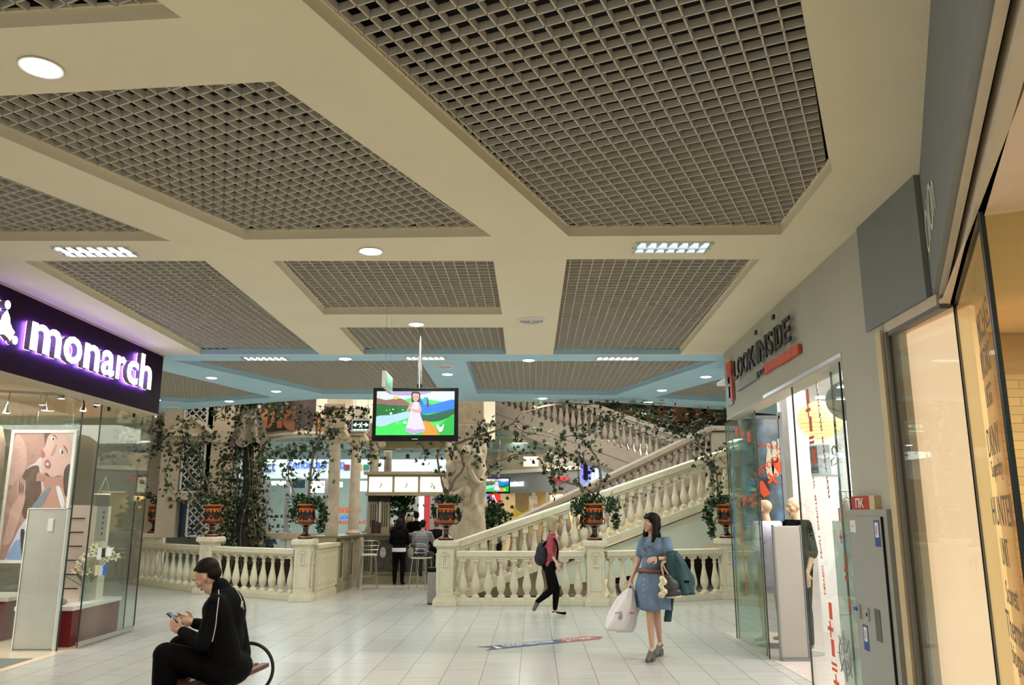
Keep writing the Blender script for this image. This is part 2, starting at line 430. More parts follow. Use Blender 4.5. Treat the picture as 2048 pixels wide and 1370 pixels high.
# unseen lamps of the same kind, added above and behind the viewer for light
for x, y in ((.9, 1.5), (2.2, -1.5)):
    downlight(x - 3.3 if y > 0 else x - 1.6, y, .18, 34, 'added round recessed lamp above the viewer, beside the big grille' if y > 0 else 'added unseen round recessed lamp in the cream ceiling behind the viewer')
LOUV = mat('louvre_aluminium', (.75, .78, .80), .12, metal=1, var=0)
def louvre(x0, x1, y0, y1, label, skew=0, cells=7, glowcol=(.8, .95, 1), st=2.2):
    cx, cy = (x0 + x1) / 2, (y0 + y1) / 2; hx, hy = (x1 - x0) / 2, (y1 - y0) / 2
    t = thing('louvre_light', label, 'ceiling lamp', (cx, cy, ZC), 0, 'rectangular louvre lamps')
    m = MB(); 
    for a, b in (((-hx, -hy), (hx, -hy)), ((hx, -hy), (hx, hy)), ((hx, hy), (-hx, hy)), ((-hx, hy), (-hx, -hy))): m.bar((*a, -.004), (*b, -.004), .022, .008)
    m.build('frame', WHITE, t)
    MB().box(-hx, hx, -hy, hy, -.0015, -.0005).build('backing', glow('louvre_glow' + str(st), glowcol, st), t)
    m = MB()
    for j in range(2):
        ya, yb = -hy + hy * j, -hy + hy * (j + 1)
        for i in range(cells + 1):
            x = -hx + 2 * hx * i / cells; m.prism([(x - .022, ya + .01), (x + .022, ya + .01), (x, yb - .01)], -.012, -.003)
    m.box(-hx, hx, -.006, .006, -.016, -.003)
    m.build('reflectors', LOUV, t)
louvre(-3.78, -3.18, 6.33, 6.6, 'bluish rectangular louvre lamp in the cream ceiling left of the round lamps')
louvre(1.02, 1.62, 6.22, 6.5, 'mirrored rectangular louvre lamp between the two right-hand grilles', st=.6)
louvre(-3.8, -3.2, 11.15, 11.4, 'rectangular louvre lamp on the blue strip left of the screen', st=1.6)
louvre(1.2, 1.8, 11.15, 11.38, 'rectangular louvre lamp on the blue strip right of the round lamp', st=1.6)
louvre(-1.5, -.95, 11.13, 11.36, 'rectangular louvre lamp on the blue strip just right of the screen pole', st=1.6)
VENTD = mat('vent_gap', (.05, .045, .04), .8, var=0)
def vent(x, y, r, label):
    t = thing('air_vent', label, 'air vent', (x, y, ZC), 0, 'round air vents')
    MB().lathe([(r, -.001), (r, -.006), (r * .86, -.022), (r * .8, -.014), (r * .8, -.001)], 36).build('frame', WHITE, t, True)
    MB().lathe([(r * .82, -.0015), (r * .82, -.003)], 36).build('throat', VENTD, t)
    for q in (.66, .5, .34):
        MB().lathe([(r * q + .012, -.004), (r * q, -.018), (r * q - .01, -.018), (r * q + .0, -.004)], 32).build('ring', WHITE, t, True)
    MB().lathe([(r * .2, -.004), (r * .16, -.02), (.001, -.026)], 24).build('hub', WHITE, t, True)
vent(.22, 8.93, .16, 'round air vent in the cream ceiling between the two long grilles')
vent(-1.02, 11.86, .15, 'round air vent in the blue ceiling above the screen')
vent(-7.1, 16.75, .2, 'round air vent in the blue ceiling beside the purple sign')
# ---------------- shop on the left with the purple sign ----------------
AUB = mat('aubergine_panel', (.016, .003, .014), .5, var=0, spec=.06)
TAN = mat('tan_trim', (.50, .42, .30), .6)
BEIGE = mat('beige_interior', (.72, .58, .42), .8)
struct(MB().box(-5.0, -4.85, 5.2, 11.04, 3.0, 3.80).build('wall_left', AUB))
struct(MB().box(-5.0, -4.835, 5.2, 11.05, 3.80, 3.82).box(-5.05, -4.86, 5.2, 11.03, 2.975, 3.0).build('trim_1', TAN))
struct(MB().box(-9.4, -5.42, 5.2, 11.04, 3.26, 3.28).build('ceiling_left_shop', BEIGE))
o_ = MB(); o_.box(-9.4, -5.45, 11.04, 12.32, 3.34, 3.36).box(-9.4, -5.45, 12.3, 12.36, 3.10, 3.82).box(-5.5, -5.44, 11.04, 12.3, 3.18, 3.82)
struct(o_.build('wall_left', BEIGE))
# back-lit letters
LT = glow('letter_face', (.93, .93, 1), 1.8); LS = mat('letter_side', (.30, .27, .27), .6); LH = glow('violet_led', (.34, .16, 1), 70)
sg = thing('shop_sign', 'white back-lit lettering reading monarch with a violet halo on the dark fascia', 'shop sign', (-4.85, 7.7, 3.1))
def lit_letter(body, y, z, wd, ht, dp=.06, bold=.02):
    X = -4.85
    a = text_on('letter', body, (X + .02 + dp, y, z), (0, 1, 0), (0, 0, 1), wd, ht, LT, sg, .004, bold)
    s_ = text_on('side', body, (X + .022, y, z), (0, 1, 0), (0, 0, 1), wd, ht, LS, None, dp - .003, bold)
    h_ = text_on('halo', body, (X + .0195, y, z), (0, 1, 0), (0, 0, 1), wd, ht, LH, None, .001, bold)
    for q in (s_, h_):
        q.parent = a
        for v in q.data.vertices: v.co -= sg.location
wid = dict(m=.62, o=.42, n=.385, a=.35, r=.25, c=.34, h=.385)
y_ = 7.82
for ch in 'monarch':
    z0 = 3.26; ht = .43 if ch == 'h' else .288
    lit_letter(ch, y_, z0 - (.005 if ch in 'oac' else 0), wid[ch] * .88, ht + (.01 if ch in 'oac' else 0)); y_ += wid[ch] * .88 + .052
TT = onp(13.7, 622, (-4.77, 0), (-4.77, 9)); RR = onp(38, 677, (-4.77, 0), (-4.77, 9)); R_ = (TT.z - RR.z) / 1.5; cy_, cz_ = TT.y, TT.z - R_
def arm_poly():
    pts = []
    for k in range(3):
        a = PI / 2 - k * 2 * PI / 3; t = (math.cos(a), math.sin(a)); n = (math.sin(a), -math.cos(a)); wtip = .004 if k == 0 else .055
        pts += [(t[0] * R_ * 1.06 - n[0] * wtip, t[1] * R_ * 1.06 - n[1] * wtip), (t[0] * R_ * 1.06 + n[0] * wtip, t[1] * R_ * 1.06 + n[1] * wtip)]
        a2 = a - PI / 3
        for q in (-.62, -.3, 0, .3, .62):
            r = R_ * (.56 + .34 * (abs(q) ** 1.3)); pts.append((math.cos(a2 - q * .8) * r, math.sin(a2 - q * .8) * r))
    return pts
ap = arm_poly()
def logo(name, x0, x1, m, par):
    b = MB(); M = Matrix(((0, 0, 1, x0), (1, 0, 0, cy_), (0, 1, 0, cz_), (0, 0, 0, 1)))
    b.prism(ap, 0, x1 - x0, M)
    for k in range(3):
        a = PI / 2 - k * 2 * PI / 3
        b.lathe([(.042, 0), (.042, x1 - x0)], 20, M @ Matrix.Translation((math.cos(a) * R_ * 1.42, math.sin(a) * R_ * 1.42, 0)))
    return b.build(name, m, par, world=True)
lg = logo('emblem', -4.77, -4.766, LT, sg)
for nm, a, b, m in (('side', -4.828, -4.771, LS), ('halo', -4.831, -4.83, LH)):
    q = logo(nm, a, b, m, sg); q.parent = lg
# glazing
def pane(name, a, b, z0, z1, label, cat='glass panel', g=None, m=None, th=.012, edges=True, rail=False):
    a = Vector((*a, 0)); b = Vector((*b, 0)); c = (a + b) / 2
    t = thing(name, label, cat, (a.x, a.y, z0), 0, g); d = (b - a)
    mb = MB(); mb.bar((0, 0, (z1 - z0) / 2), (d.x, d.y, (z1 - z0) / 2), th, z1 - z0); mb.build('pane', m or GLASS, t)
    if edges:
        MB().box(-.007, .007, -.007, .007, 0, z1 - z0).build('edge', EDGE, t); MB().box(d.x - .007, d.x + .007, d.y - .007, d.y + .007, 0, z1 - z0).build('edge', EDGE, t)
    if rail:
        mb = MB(); mb.bar((0, 0, .03), (d.x, d.y, .03), .03, .06); mb.build('rail', STEEL, t)
    return t
pane('storefront_glazing', (-5.47, 10.72), (-5.47, 12.27), .02, 3.2, 'clear glass storefront pane beside the lilies, left shop', rail=True)
pane('glazed_leaf', (-5.56, 8.0), (-5.56, 10.42), .02, 3.2, 'sliding glass leaf of the left shop in front of the framed advert')
pane('storefront_glazing', (-5.62, 12.27), (-9.3, 12.27), .02, 3.1, 'glass side wall of the left shop seen behind the advert', m=GLASSG)
for y, w_ in ((10.5, 'beside the dark pane joint'), (10.86, 'just right of the dark pane joint'), (11.6, 'nearest the end of the purple sign'), (8.3, 'at the left edge of the photo')):
    tag(MB().box(-5.455, -5.43, y - .02, y + .02, 3.02, 3.26 if y < 11 else 3.18).build('glass_clamp', BLACK), 'black clamp under the purple sign ' + w_, 'clamp', 'glass clamps of the left shop')
struct(MB().box(-9.3, -5.47, 8.0, 12.27, .001, .006).build('floor_left_shop', mat('shop_floor', (.75, .62, .48), .2)))
struct(MB().box(-9.4, -9.3, 5.2, 11.2, 0, 3.6).build('wall_left_shop', BEIGE))
# brown curved column at the left edge
tag(MB().lathe([(.34, 0), (.34, 2.3), (.33, 2.6), (.27, 2.82), (.12, 2.93), (.001, 2.96)], 40, c=(-7.22, 10.95, 0)).build('rounded_pillar', mat('brown_cloth', (.28, .20, .14), .8, var=.12), None, True), 'brown rounded pillar at the left edge inside the shop', 'pillar')
# security gate panel
t = thing('security_gate', 'tall pale grey shop security gate panel left of the burgundy plinth', 'security gate', (-5.92, 10.55, 0))
MB().box(-.245, .245, -.02, .02, .02, 1.72, bev=.012).build('panel', mat('gate_grey', (.48, .47, .44), .35), t)
MB().box(-.26, -.245, -.03, .03, 0, 1.73).box(.245, .26, -.03, .03, 0, 1.73).box(-.26, .26, -.03, .03, 1.72, 1.735).build('frame', WHITE, t)
MB().box(-.24, .24, -.06, .06, 0, .02).build('base', STEEL, t)
b = MB().box(.02, .09, -.032, -.02, 1.44, 1.60, bev=.006).build('tag_sensor', WHITE, t)
# plinths
BURG = mat('burgundy_laminate', (.16, .012, .018), .3); WTOP = mat('white_top', (.80, .76, .70), .35)
def plinth(poly, h, label):
    c = (sum(p[0] for p in poly) / len(poly), sum(p[1] for p in poly) / len(poly)); t = thing('display_plinth', label, 'display plinth', (*c, 0))
    sh = [(c[0] + (x - c[0]) * .96, c[1] + (y - c[1]) * .96) for x, y in poly]
    MB().prism(sh, 0.006, h - .05).build('base', BURG, t, world=True); MB().prism(poly, h - .05, h).build('top', WTOP, t, world=True); return t
plinth([(-6.35, 10.78), (-5.6, 10.78), (-5.6, 12.1), (-6.35, 12.1)], .50, 'burgundy display plinth with white top under the vase of lilies')
plinth([(-8.8, 11.3), (-6.75, 11.3), (-6.75, 12.1), (-8.8, 12.1)], .56, 'burgundy display plinth with white top at the left edge of the photo')
tag(MB().box(-6.3, -5.98, 10.84, 11.2, .5, .80, bev=.006).build('display_box', WTOP), 'white box on the burgundy plinth carrying a beige court shoe', 'display box')
# shelf column with slots
t = thing('slotted_shelf', 'white slotted display column behind the grey security gate', 'display shelf', (-5.98, 11.75, .5))
MB().box(-.38, .22, -.1, .1, 0, 1.28).build('body', mat('white_slats', (.72, .64, .55), .5), t)
m = MB()
for i in range(6): m.box(-.36, -.04, -.108, -.098, .14 + i * .19, .152 + i * .19)
m.build('slot', BLACK, t, kind='stuff')
b = MB().lathe([(.03, 0), (.035, .03), (.001, .04)], 16, Matrix.Translation((.14, -.1, .62)) @ Matrix.Rotation(PI / 2, 4, 'X')).build('knob', STEEL, t, True)
# shoes
def pump(loc, rz, m, label, s=1.0):
    t = thing('court_shoe', label, 'shoe', loc, rz)
    rows = []
    for i in range(13):
        u = i / 12; x = -.12 + .24 * u; wd = .030 + .012 * math.sin(PI * min(1, u * 1.15)) if u < .95 else .018
        zb = .07 * (1 - u) ** 1.6; zt = zb + (.05 - .022 * u if u < .35 or u > .78 else .022) + (.012 if u > .78 else 0)
        if u > .96: wd = .012; zt = zb + .012
        rows.append([(x, -wd, zb), (x, -wd * 1.02, (zb + zt) / 2), (x, -wd * .7, zt), (x, -wd * .55, zb + .008), (x, wd * .55, zb + .008), (x, wd * .7, zt), (x, wd * 1.02, (zb + zt) / 2), (x, wd, zb), (x, -wd, zb)])
    MB().sheet(rows).build('upper', m, t, True)
    MB().cap((-.105, 0, .065), (-.108, 0, .008), .018, .008, 8).build('heel', m, t, True)
    t.scale = (s, s, s); return t
pump((-6.12, 11.0, .80), -.3, mat('beige_leather', (.70, .50, .36), .35), 'beige high-heeled shoe on the white display box')
pump((-7.35, 11.5, .56), .4, mat('black_leather', (.01, .01, .01), .3), 'black high-heeled shoe on the far left plinth', 1.1)
tag(MB().ball((-5.86, 11.0, .54), .055, 2, (1.1, .8, .75)).build('pebble', mat('grey_pebble', (.3, .3, .28), .5, var=.2, scale=20), None, True), 'grey round stone beside the vase on the burgundy plinth', 'stone')
# vase with lilies
t = thing('glass_vase', 'tall clear glass vase holding white lilies on the plinth', 'vase', (-5.84, 11.52, .50))
MB().lathe([(.075, 0), (.07, .01), (.058, .12), (.062, .2), (.085, .33), (.08, .33), (.055, .2), (.052, .12), (.064, .02), (.001, .015)], 20).build('bowl', glassmat('vase_glass', 'E8EEEA', .25, .25), t, True)
t = thing('lily_bunch', 'bunch of white lilies with green stems standing in the glass vase', 'flowers', (-5.84, 11.52, .52))
GRN = mat('stem_green', (.10, .22, .05), .5); PET = mat('lily_petal', (.85, .84, .72), .5); YEL = mat('lily_anther', (.6, .42, .05), .6)
def lily(c, d, s, par):
    d = Vector(d).normalized(); u = d.orthogonal().normalized(); v = d.cross(u); b = MB()
    for k in range(6):
        a = k * PI / 3 + rnd.random() * .3; r = (u * math.cos(a) + v * math.sin(a)); t_ = r.cross(d); rows = []
        for i in range(6):
            q = i / 5; p = Vector(c) + (d * (q * .55 - .25 * q * q) + r * (.06 + .75 * q ** 1.5)) * s; wd = s * .2 * math.sin(PI * min(.97, q * .85 + .1))
            rows.append([p - t_ * wd + d * wd * .35, p, p + t_ * wd + d * wd * .35])
        b.sheet(rows)
    f = b.build('flower', PET, par, True, fix=False)
    b = MB()
    for k in range(4):
        a = k * PI / 2; b.cap(Vector(c), Vector(c) + (d * .5 + (u * math.cos(a) + v * math.sin(a)) * .13) * s, .004, .008, 5, 2)
    b.build('stamen', YEL, f)
for (dx, dy, dz) in ((.10, .0, .62), (.22, .05, .56), (.28, -.02, .66), (-.02, -.05, .58), (-.16, .02, .40), (-.34, -.02, .36), (.04, .04, .70), (-.1, 0, .52), (.33, .05, .58), (.0, .0, .38)):
    MB().tube([(0, 0, .0), (dx * .2, dy * .2, dz * .5), (dx, dy, dz - .03)], .005, 5).build('stem', GRN, t, True)
    lily((dx, dy, dz - .03), (dx + .05, -.5, .35), .095, t)
m = MB()
for k in range(9):
    a = k * .7; r = .12 + .07 * rnd.random(); rows = []
    for i in range(5):
        q = i / 4; p = Vector((math.cos(a) * r * q, math.sin(a) * r * q * .6, .15 + .28 * q - .1 * q * q)); wd = .018 * math.sin(PI * min(.96, q + .08)); rows.append([p + Vector((0, -wd, -wd)), p + Vector((0, wd, wd))])
    m.sheet(rows)
m.build('leaf', GRN, t, True, fix=False, kind='stuff')
# framed advert hanging on wires
A0 = at(35, 866, 11.15); A1 = at(150, 862, 11.15); B0 = at(3, 1120, 11.15)
ht = A0.z - B0.z; wd = (A1.x - A0.x); O = Vector((A0.x - .03, 11.15, B0.z)); t = thing('framed_advert', 'large white-framed advertising poster of an embracing couple hanging in the left shop', 'poster', O)
U3 = Vector((1, 0, 0)); V3 = Vector((0, 0, 1)); wd += .03
MB().box(-.04, 0, -.02, .02, -.04, ht + .04).box(wd, wd + .04, -.02, .02, -.04, ht + .04).box(0, wd, -.02, .02, -.04, 0).box(0, wd, -.02, .02, ht, ht + .04).build('frame', WHITE, t)
def pmat(h, k=.16): return mat('print_' + h, tuple(v * .62 for v in hexc(h)), .5, var=0, emit=h, es=k)
def flat(parent, poly, z, h, name, O, U, V, W, H, nn=.0008):
    """closed outline (0..1, 0..1) smoothed and laid on a picture plane as one printed patch"""
    U = Vector(U); V = Vector(V); N = U.cross(V); n = len(poly); pts = []
    for i in range(n):
        p0, p1, p2, p3 = (Vector(poly[(i + k) % n]) for k in (-1, 0, 1, 2))
        for q in (0, .25, .5, .75):
            pts.append(.5 * ((2 * p1) + (p2 - p0) * q + (2 * p0 - 5 * p1 + 4 * p2 - p3) * q * q + (3 * p1 - p0 - 3 * p2 + p3) * q ** 3))
    b = bmesh.new(); vs = [b.verts.new(Vector(O) + U * (min(1, max(0, p.x)) * W) + V * (min(1, max(0, p.y)) * H) + N * z * nn) for p in pts]
    eds = []
    for i in range(len(vs)):
        try: eds.append(b.edges.new((vs[i], vs[(i + 1) % len(vs)])))
        except ValueError: pass
    bmesh.ops.triangle_fill(b, use_beauty=True, edges=eds)
    for f in b.faces:
        if f.normal.dot(N) < 0: f.normal_flip()
    me = bpy.data.meshes.new(name); b.to_mesh(me); b.free()
    return mk(name, me, pmat(h) if isinstance(h, str) else h, parent)
pr = MB().box(0, wd, -.006, 0, 0, ht).build('print', pmat('D9C7C9'), t)
def F(poly, z, h): return flat(pr, poly, z, h, 'print_shape', (0, -.0065, 0), U3, V3, wd, ht, .0008)
F([(0, 1), (.50, 1), (.56, .92), (.50, .86), (.52, .82), (.44, .79), (.40, .76), (.28, .72), (.22, .62), (.40, .55), (.36, .3), (.2, .1), (0, 0)], 1, 'AF8578')
F([(.02, .98), (.2, .9), (.26, .74), (.16, .64), (.0, .6)], 2, 'C9A298')
F([(.22, .66), (.44, .74), (.5, .66), (.56, .52), (.46, .36), (.3, .34)], 2, '5E4238')
F([(.50, 1), (.64, 1), (.60, .93), (.56, .86), (.52, .92)], 2, '5A3D33')
F([(.54, .91), (.58, .985), (.70, 1), (.88, .99), (.97, .91), (.98, .78), (.95, .70), (.84, .655), (.70, .645), (.60, .66), (.51, .71), (.505, .79)], 3, 'D8AEA4')
F([(.60, .68), (.70, .645), (.86, .66), (.95, .62), (.92, .52), (.70, .52), (.58, .58)], 3, 'B98878')
F([(.90, .70), (1, .74), (1, .5), (.93, .54)], 4, '3B2C29')
F([(.58, .54), (.74, .58), (.95, .54), (1, .46), (1, .2), (.55, .24), (.5, .40)], 4, 'C3917F')
F([(.80, .57), (.87, .56), (.97, .44), (.93, .40), (.85, .49)], 6, 'E9E4EA')
F([(.34, .30), (.54, .40), (.60, .30), (.58, .0), (.14, .0), (.22, .18)], 6, 'D3CEDC')
F([(.40, .38), (.66, .56), (.70, .53), (.50, .32), (.44, .30)], 7, '7E8596')
F([(.14, .0), (.2, .12), (.32, .16), (.5, .10), (.5, 0)], 7, '8FA8D0')
F([(.30, .22), (.38, .21), (.44, .02), (.38, .0)], 8, '2E3242')
F([(.16, .46), (.24, .54), (.31, .48), (.25, .30), (.16, .14), (.04, .12), (.06, .25), (.10, .4)], 8, 'C99F92')
for k in range(4): F([(.14 + k * .035, .62 - k * .012), (.17 + k * .035, .66 - k * .012), (.21 + k * .03, .53), (.17 + k * .03, .50)], 9, 'C39586')
for k in range(4): F([(.46 + k * .03, .67 - k * .004), (.49 + k * .03, .68), (.49 + k * .03, .62), (.46 + k * .03, .615)], 9, 'BE9082')
F([(.61, .962), (.655, .965), (.695, .935), (.655, .932)], 9, 'EDE8E6'); F([(.645, .962), (.672, .955), (.675, .938), (.65, .940)], 10, '2E2624')
F([(.785, .868), (.83, .862), (.875, .820), (.82, .828)], 9, 'EDE8E6'); F([(.82, .862), (.85, .848), (.85, .825), (.825, .832)], 10, '2E2624')
F([(.62, .985), (.69, .98), (.735, .945), (.69, .970)], 10, '6A4639'); F([(.83, .905), (.89, .88), (.93, .825), (.885, .865)], 10, '6A4639')
F([(.70, .905), (.725, .90), (.69, .835), (.655, .815), (.645, .83)], 9, 'C3958B')
F([(.56, .765), (.61, .785), (.665, .75), (.645, .715), (.58, .725)], 10, 'A65864'); F([(.585, .752), (.62, .762), (.64, .742), (.60, .738)], 11, 'D9CCCC')
F([(.48, .86), (.53, .85), (.55, .815), (.50, .80)], 10, 'A86660')
for x in (.35, .95): MB().tube([(wd * x, 0, ht + .04), (wd * x, 0, 3.34 - O.z)], .003, 4).build('wire', STEEL, t)
# track lights
tr = thing('track_light', 'white ceiling track with clustered chrome spotlights inside the left shop', 'track light', (-6.0, 10.0, 3.16))
MB().bar((-1.3, -.5, 0), (.40, .4, 0), .04, .035).box(-.9, -.86, -.29, -.25, 0, .1).box(.1, .14, .25, .29, 0, .1).build('track', WHITE, tr)
SPW = glow('spot_lens', (1, .9, .75), 12)
for x, y, z in ((-1.0, -.35, -.10), (.37, .02, -.05), (.19, .0, -.20), (-.25, -.05, -.24), (.64, .05, -.20), (.78, .1, -.12)):
    s1 = MB().lathe([(.014, .07), (.018, .04), (.036, -.015), (.046, -.04), (.04, -.04), (.001, -.015)], 16, c=(x, y, z)).bar((x, y, z + .06), (min(x, .35), y * .5, 0), .012, .012).build('spotlight', STEEL, tr, True)
    MB().lathe([(.039, -.038), (.02, -.044), (.001, -.046)], 14, c=(x, y, z)).build('lens', SPW, s1)
# hanging price card and the stickers on the pane
t = thing('opening_hours_card', 'grey card with dark rings hanging on a string on the glass above the lilies', 'hanging card', (-5.52, 11.1, 1.3))
MB().box(-.004, 0, -.12, .18, 0, .55).build('card', mat('grey_card', (.30, .30, .28), .5), t)
MB().box(-.006, .002, -.2, .24, .46, .60).build('header', mat('dark_card', (.10, .10, .10), .4), t)
m = MB()
for i in range(5): m.lathe([(.018, 0), (.018, .004)], 14, Matrix.Translation((0, .06, .10 + i * .07)) @ Matrix.Rotation(PI / 2, 4, 'Y'))
m.build('ring', BLACK, t)
MB().tube([(0, -.16, .6), (0, .02, .85), (0, .2, .6)], .003, 4).build('string', WHITE, t)
for i, (dy, dz, a, b, h, lb) in enumerate(((-.02, 1.07, .10, .15, 'E8E8E2', 'white round-logo sticker'), (.10, 1.09, .09, .12, '1E2420', 'black square sticker'), (.22, 1.10, .14, .11, 'F2F2EE', 'white oblong sticker'), (-.04, .87, .09, .13, 'D8C9A2', 'beige sticker'), (.06, .86, .10, .13, 'C8CDD8', 'pale card sticker'), (.18, .86, .12, .13, '3566B0', 'blue card-payment sticker'))):
    q = MB().box(-5.462, -5.460, 11.0 + dy, 11.0 + dy + a, dz, dz + b).build('sticker', mat('sticker' + h, h, .4, var=0)); tag(q, lb + ' on the glass pane of the left shop', 'sticker', 'stickers on the shop glass')
struct(MB().box(-9.3, -5.6, 5.2, 10.0, .004, .01).build('floor_mat', mat('dark_floor_mat', (.12, .12, .12), .8)))
# ---------------- shops on the right ----------------
WA = Vector((2.92, 10.95, 0)); WB = Vector((2.67, 5.90, 0)); WD = (WB - WA).normalized(); WN = Vector((WD.y, -WD.x, 0))   # WN points into the hall (-x)
if WN.x > 0: WN = -WN
def wl(Y, off=0.0, z=0.0):
    """point on the storefront line at depth Y, off metres into the hall"""
    p = WA + WD * ((Y - WA.y) / WD.y) + WN * off; return Vector((p.x, p.y, z))
def wallbox(mb, Y0, Y1, z0, z1, o0, o1):
    a, b = wl(Y0, o0), wl(Y1, o0); c, d = wl(Y1, o1), wl(Y0, o1)
    mb.prism([(a.x, a.y), (b.x, b.y), (c.x, c.y), (d.x, d.y)], z0, z1); return mb
GWALL = mat('grey_white_wall', (.46, .46, .40), .85, var=.03, scale=1.5)
SLATE = mat('slate_fascia', (.22, .24, .245), .7, var=.04)
struct(wallbox(wallbox(MB(), 10.95, 5.62, 2.93, 3.82, 0, -.18), 6.5, 5.62, 0, 2.93, 0, -.3).build('wall_right', GWALL))
struct(wallbox(MB(), 10.95, 6.5, 2.905, 2.93, .004, -.19).build('trim_2', mat('header_trim', (.50, .46, .38), .5)))
o_ = wallbox(MB(), 9.0, 6.5, 2.93, 2.965, .006, 0); struct(o_.build('door_track', STEEL))
# lettering
LB = mat('sign_black', (.012, .012, .012), .4, var=0); OR = mat('orange_vinyl', (.72, .08, .012), .45, var=0); ORS = mat('sign_orange', (.60, .07, .015), .5, var=.15, scale=30); GRY = mat('sign_grey', (.22, .24, .24), .5)
p0 = onp(1476, 750, WA, WB); p1 = onp(1597, 665, WA, WB)
sg = thing('shop_sign', 'black raised capitals reading LOOK INSIDE on the right-hand wall', 'shop sign', wl(p0.y, 0, 3.1))
def wtext(body, px0, px1, z0, z1, m, par, name='letter', off=.05, dp=.02, bold=.0, mirror=False):
    a = onp(px0, 700, WA, WB); b = onp(px1, 700, WA, WB); a = wl(a.y, off); b = wl(b.y, off)
    U = (b - a); L = U.length; O = Vector((a.x, a.y, z0))
    if mirror: O = Vector((b.x, b.y, z0)); U = -U
    return text_on(name, body, O, U, (0, 0, 1), L, z1 - z0, m, par, dp if not mirror else -dp, bold)
zb = onp(1476, 763, WA, WB).z; zt = onp(1478, 722, WA, WB).z
xs = [1475, 1483, 1494, 1506, 1523, 1529, 1547, 1561, 1567, 1581]; xe = [1482, 1493, 1505, 1519, 1528, 1545, 1558, 1565, 1579, 1596]
for k, ch in enumerate('LOOKINSIDE'):
    wtext(ch, xs[k], xe[k], zb, zt, LB, sg, bold=.012)
for q, yy in ((4, .06), (7, .06)):
    a = onp(xs[q], 700, WA, WB); a = wl(a.y - .03, .05, zt + .09)
    MB().box(a.x - .02, a.x, a.y - .03, a.y + .03, a.z, a.z + .05).build('dot', LB, sg, world=True)
lg = thing('shop_emblem', 'orange and grey upright emblem block left of the black capitals', 'shop sign', wl(10.2, 0, 3.0))
a, b_ = onp(1456, 760, WA, WB).y, onp(1466, 760, WA, WB).y
wallbox(MB(), a, b_, 3.06, 3.58, .02, 0).build('grey_block', GRY, lg, world=True)
wallbox(MB(), a - .12, b_ - .10, 3.44, 3.62, .045, .02).build('orange_block', ORS, lg, world=True)
wallbox(MB(), a - .32, b_ - .10, 3.10, 3.50, .045, .02).build('orange_strip', ORS, lg, world=True)
wtext('F', 1457, 1463, 3.16, 3.46, LB, lg, off=.022)
st = thing('shop_tagline', 'slanting grey and orange brush stroke under the black capitals', 'shop sign', wl(9.0, 0, 3.1))
a = onp(1478, 782, WA, WB); b_ = onp(1520, 752, WA, WB); c_ = onp(1532, 745, WA, WB); d_ = onp(1604, 702, WA, WB)
wallbox(MB(), a.y, b_.y, a.z - .01, a.z + .05, .04, .015).build('grey_stroke', GRY, st, world=True)
wtext('•••', 1518, 1533, b_.z - .02, b_.z + .04, LB, st, name='dots', off=.03)
m = MB()
for i in range(12):
    y0 = c_.y + (d_.y - c_.y) * i / 12; y1 = c_.y + (d_.y - c_.y) * (i + 1.15) / 12; z = c_.z + (d_.z - c_.z) * i / 12
    wallbox(m, y0, y1, z - .02 - .012 * rnd.random(), z + .06 + .012 * rnd.random(), .04 + .002 * rnd.random(), .012)
m.build('orange_stroke', ORS, st, world=True)
# slate fascias of the near shop
ang = math.radians(65); BD = Vector((-math.cos(ang), -math.sin(ang), 0)); BN = Vector((-math.sin(ang), math.cos(ang), 0))   # BN faces the hall
C0 = Vector((2.64, 4.90, 0))
def fb(mb, s0, s1, o0, o1, z0, z1):
    q = [C0 + BD * s0 + BN * o0, C0 + BD * s1 + BN * o0, C0 + BD * s1 + BN * o1, C0 + BD * s0 + BN * o1]
    return mb.prism([(p.x, p.y) for p in q], z0, z1)
struct(wallbox(MB(), 5.90, 4.90, 3.0, 3.82, .02, -.1).build('wall_right', SLATE))
struct(fb(MB(), 0, 5.5, 0, -.03, 3.0, 3.82).build('wall_right', SLATE))
PINK = mat('peach_render', (.62, .44, .30), .6, var=.04); SOF = mat('soffit_beige', (.60, .52, .40), .6)
struct(fb(fb(MB(), 0.0, 5.5, -.03, -.062, 2.985, 3.82), .0, 5.5, -.085, -.13, 2.93, 3.82).build('trim_3', SOF))
struct(fb(MB(), .0, 5.5, -.062, -.085, 3.05, 3.82).build('trim_4', DARKV))
struct(wallbox(MB(), 5.64, 4.82, 2.93, 3.0, .0, -.12).build('trim_5', SOF))
gs = thing('fascia_script', 'pale handwritten sign on the slate fascia near the right edge', 'shop sign', (C0.x, C0.y, 3.3))
O = C0 + BD * .12 + BN * .002; O.z = 3.22
text_on('script', 'OlOn', O, BD, (0, 0, 1), .95, .26, WHITE, gs, .004, -.01)
# door frame + panes of the near shop
FR = mat('tan_frame', (.62, .50, .30), .5); FRD = mat('dark_frame', (.13, .13, .12), .5)
struct(wallbox(MB(), 5.72, 5.63, 0, 2.95, .03, -.1).build('trim_6', FR)); struct(wallbox(MB(), 5.63, 5.58, 0, 2.93, .01, -.08).build('trim_7', FRD))
struct(wallbox(MB(), 5.63, 4.79, 2.90, 2.93, .0, -.06).build('trim_8', FRD))
GP = (2.695, 4.765)
GLW = glassmat('warm_glass', 'E9E6CE', .05, .03)
pane('storefront_glazing', (2.675, 5.58), GP, .0, 2.92, 'glass pane in front of the plain peach board right of the fire cabinet', m=GLASS)
Q1 = (GP[0] - .4226 * 1.70, GP[1] - .9063 * 1.70)
pg = pane('storefront_glazing', GP, Q1, .0, 2.92, 'slanting glass pane lettered with a column of brand names at the right edge', m=GLW)
MB().bar((*Q1, 1.46), (Q1[0] + .004, Q1[1] + .012, 1.46), .016, 2.92).build('seal', BLACK, pg, world=True)
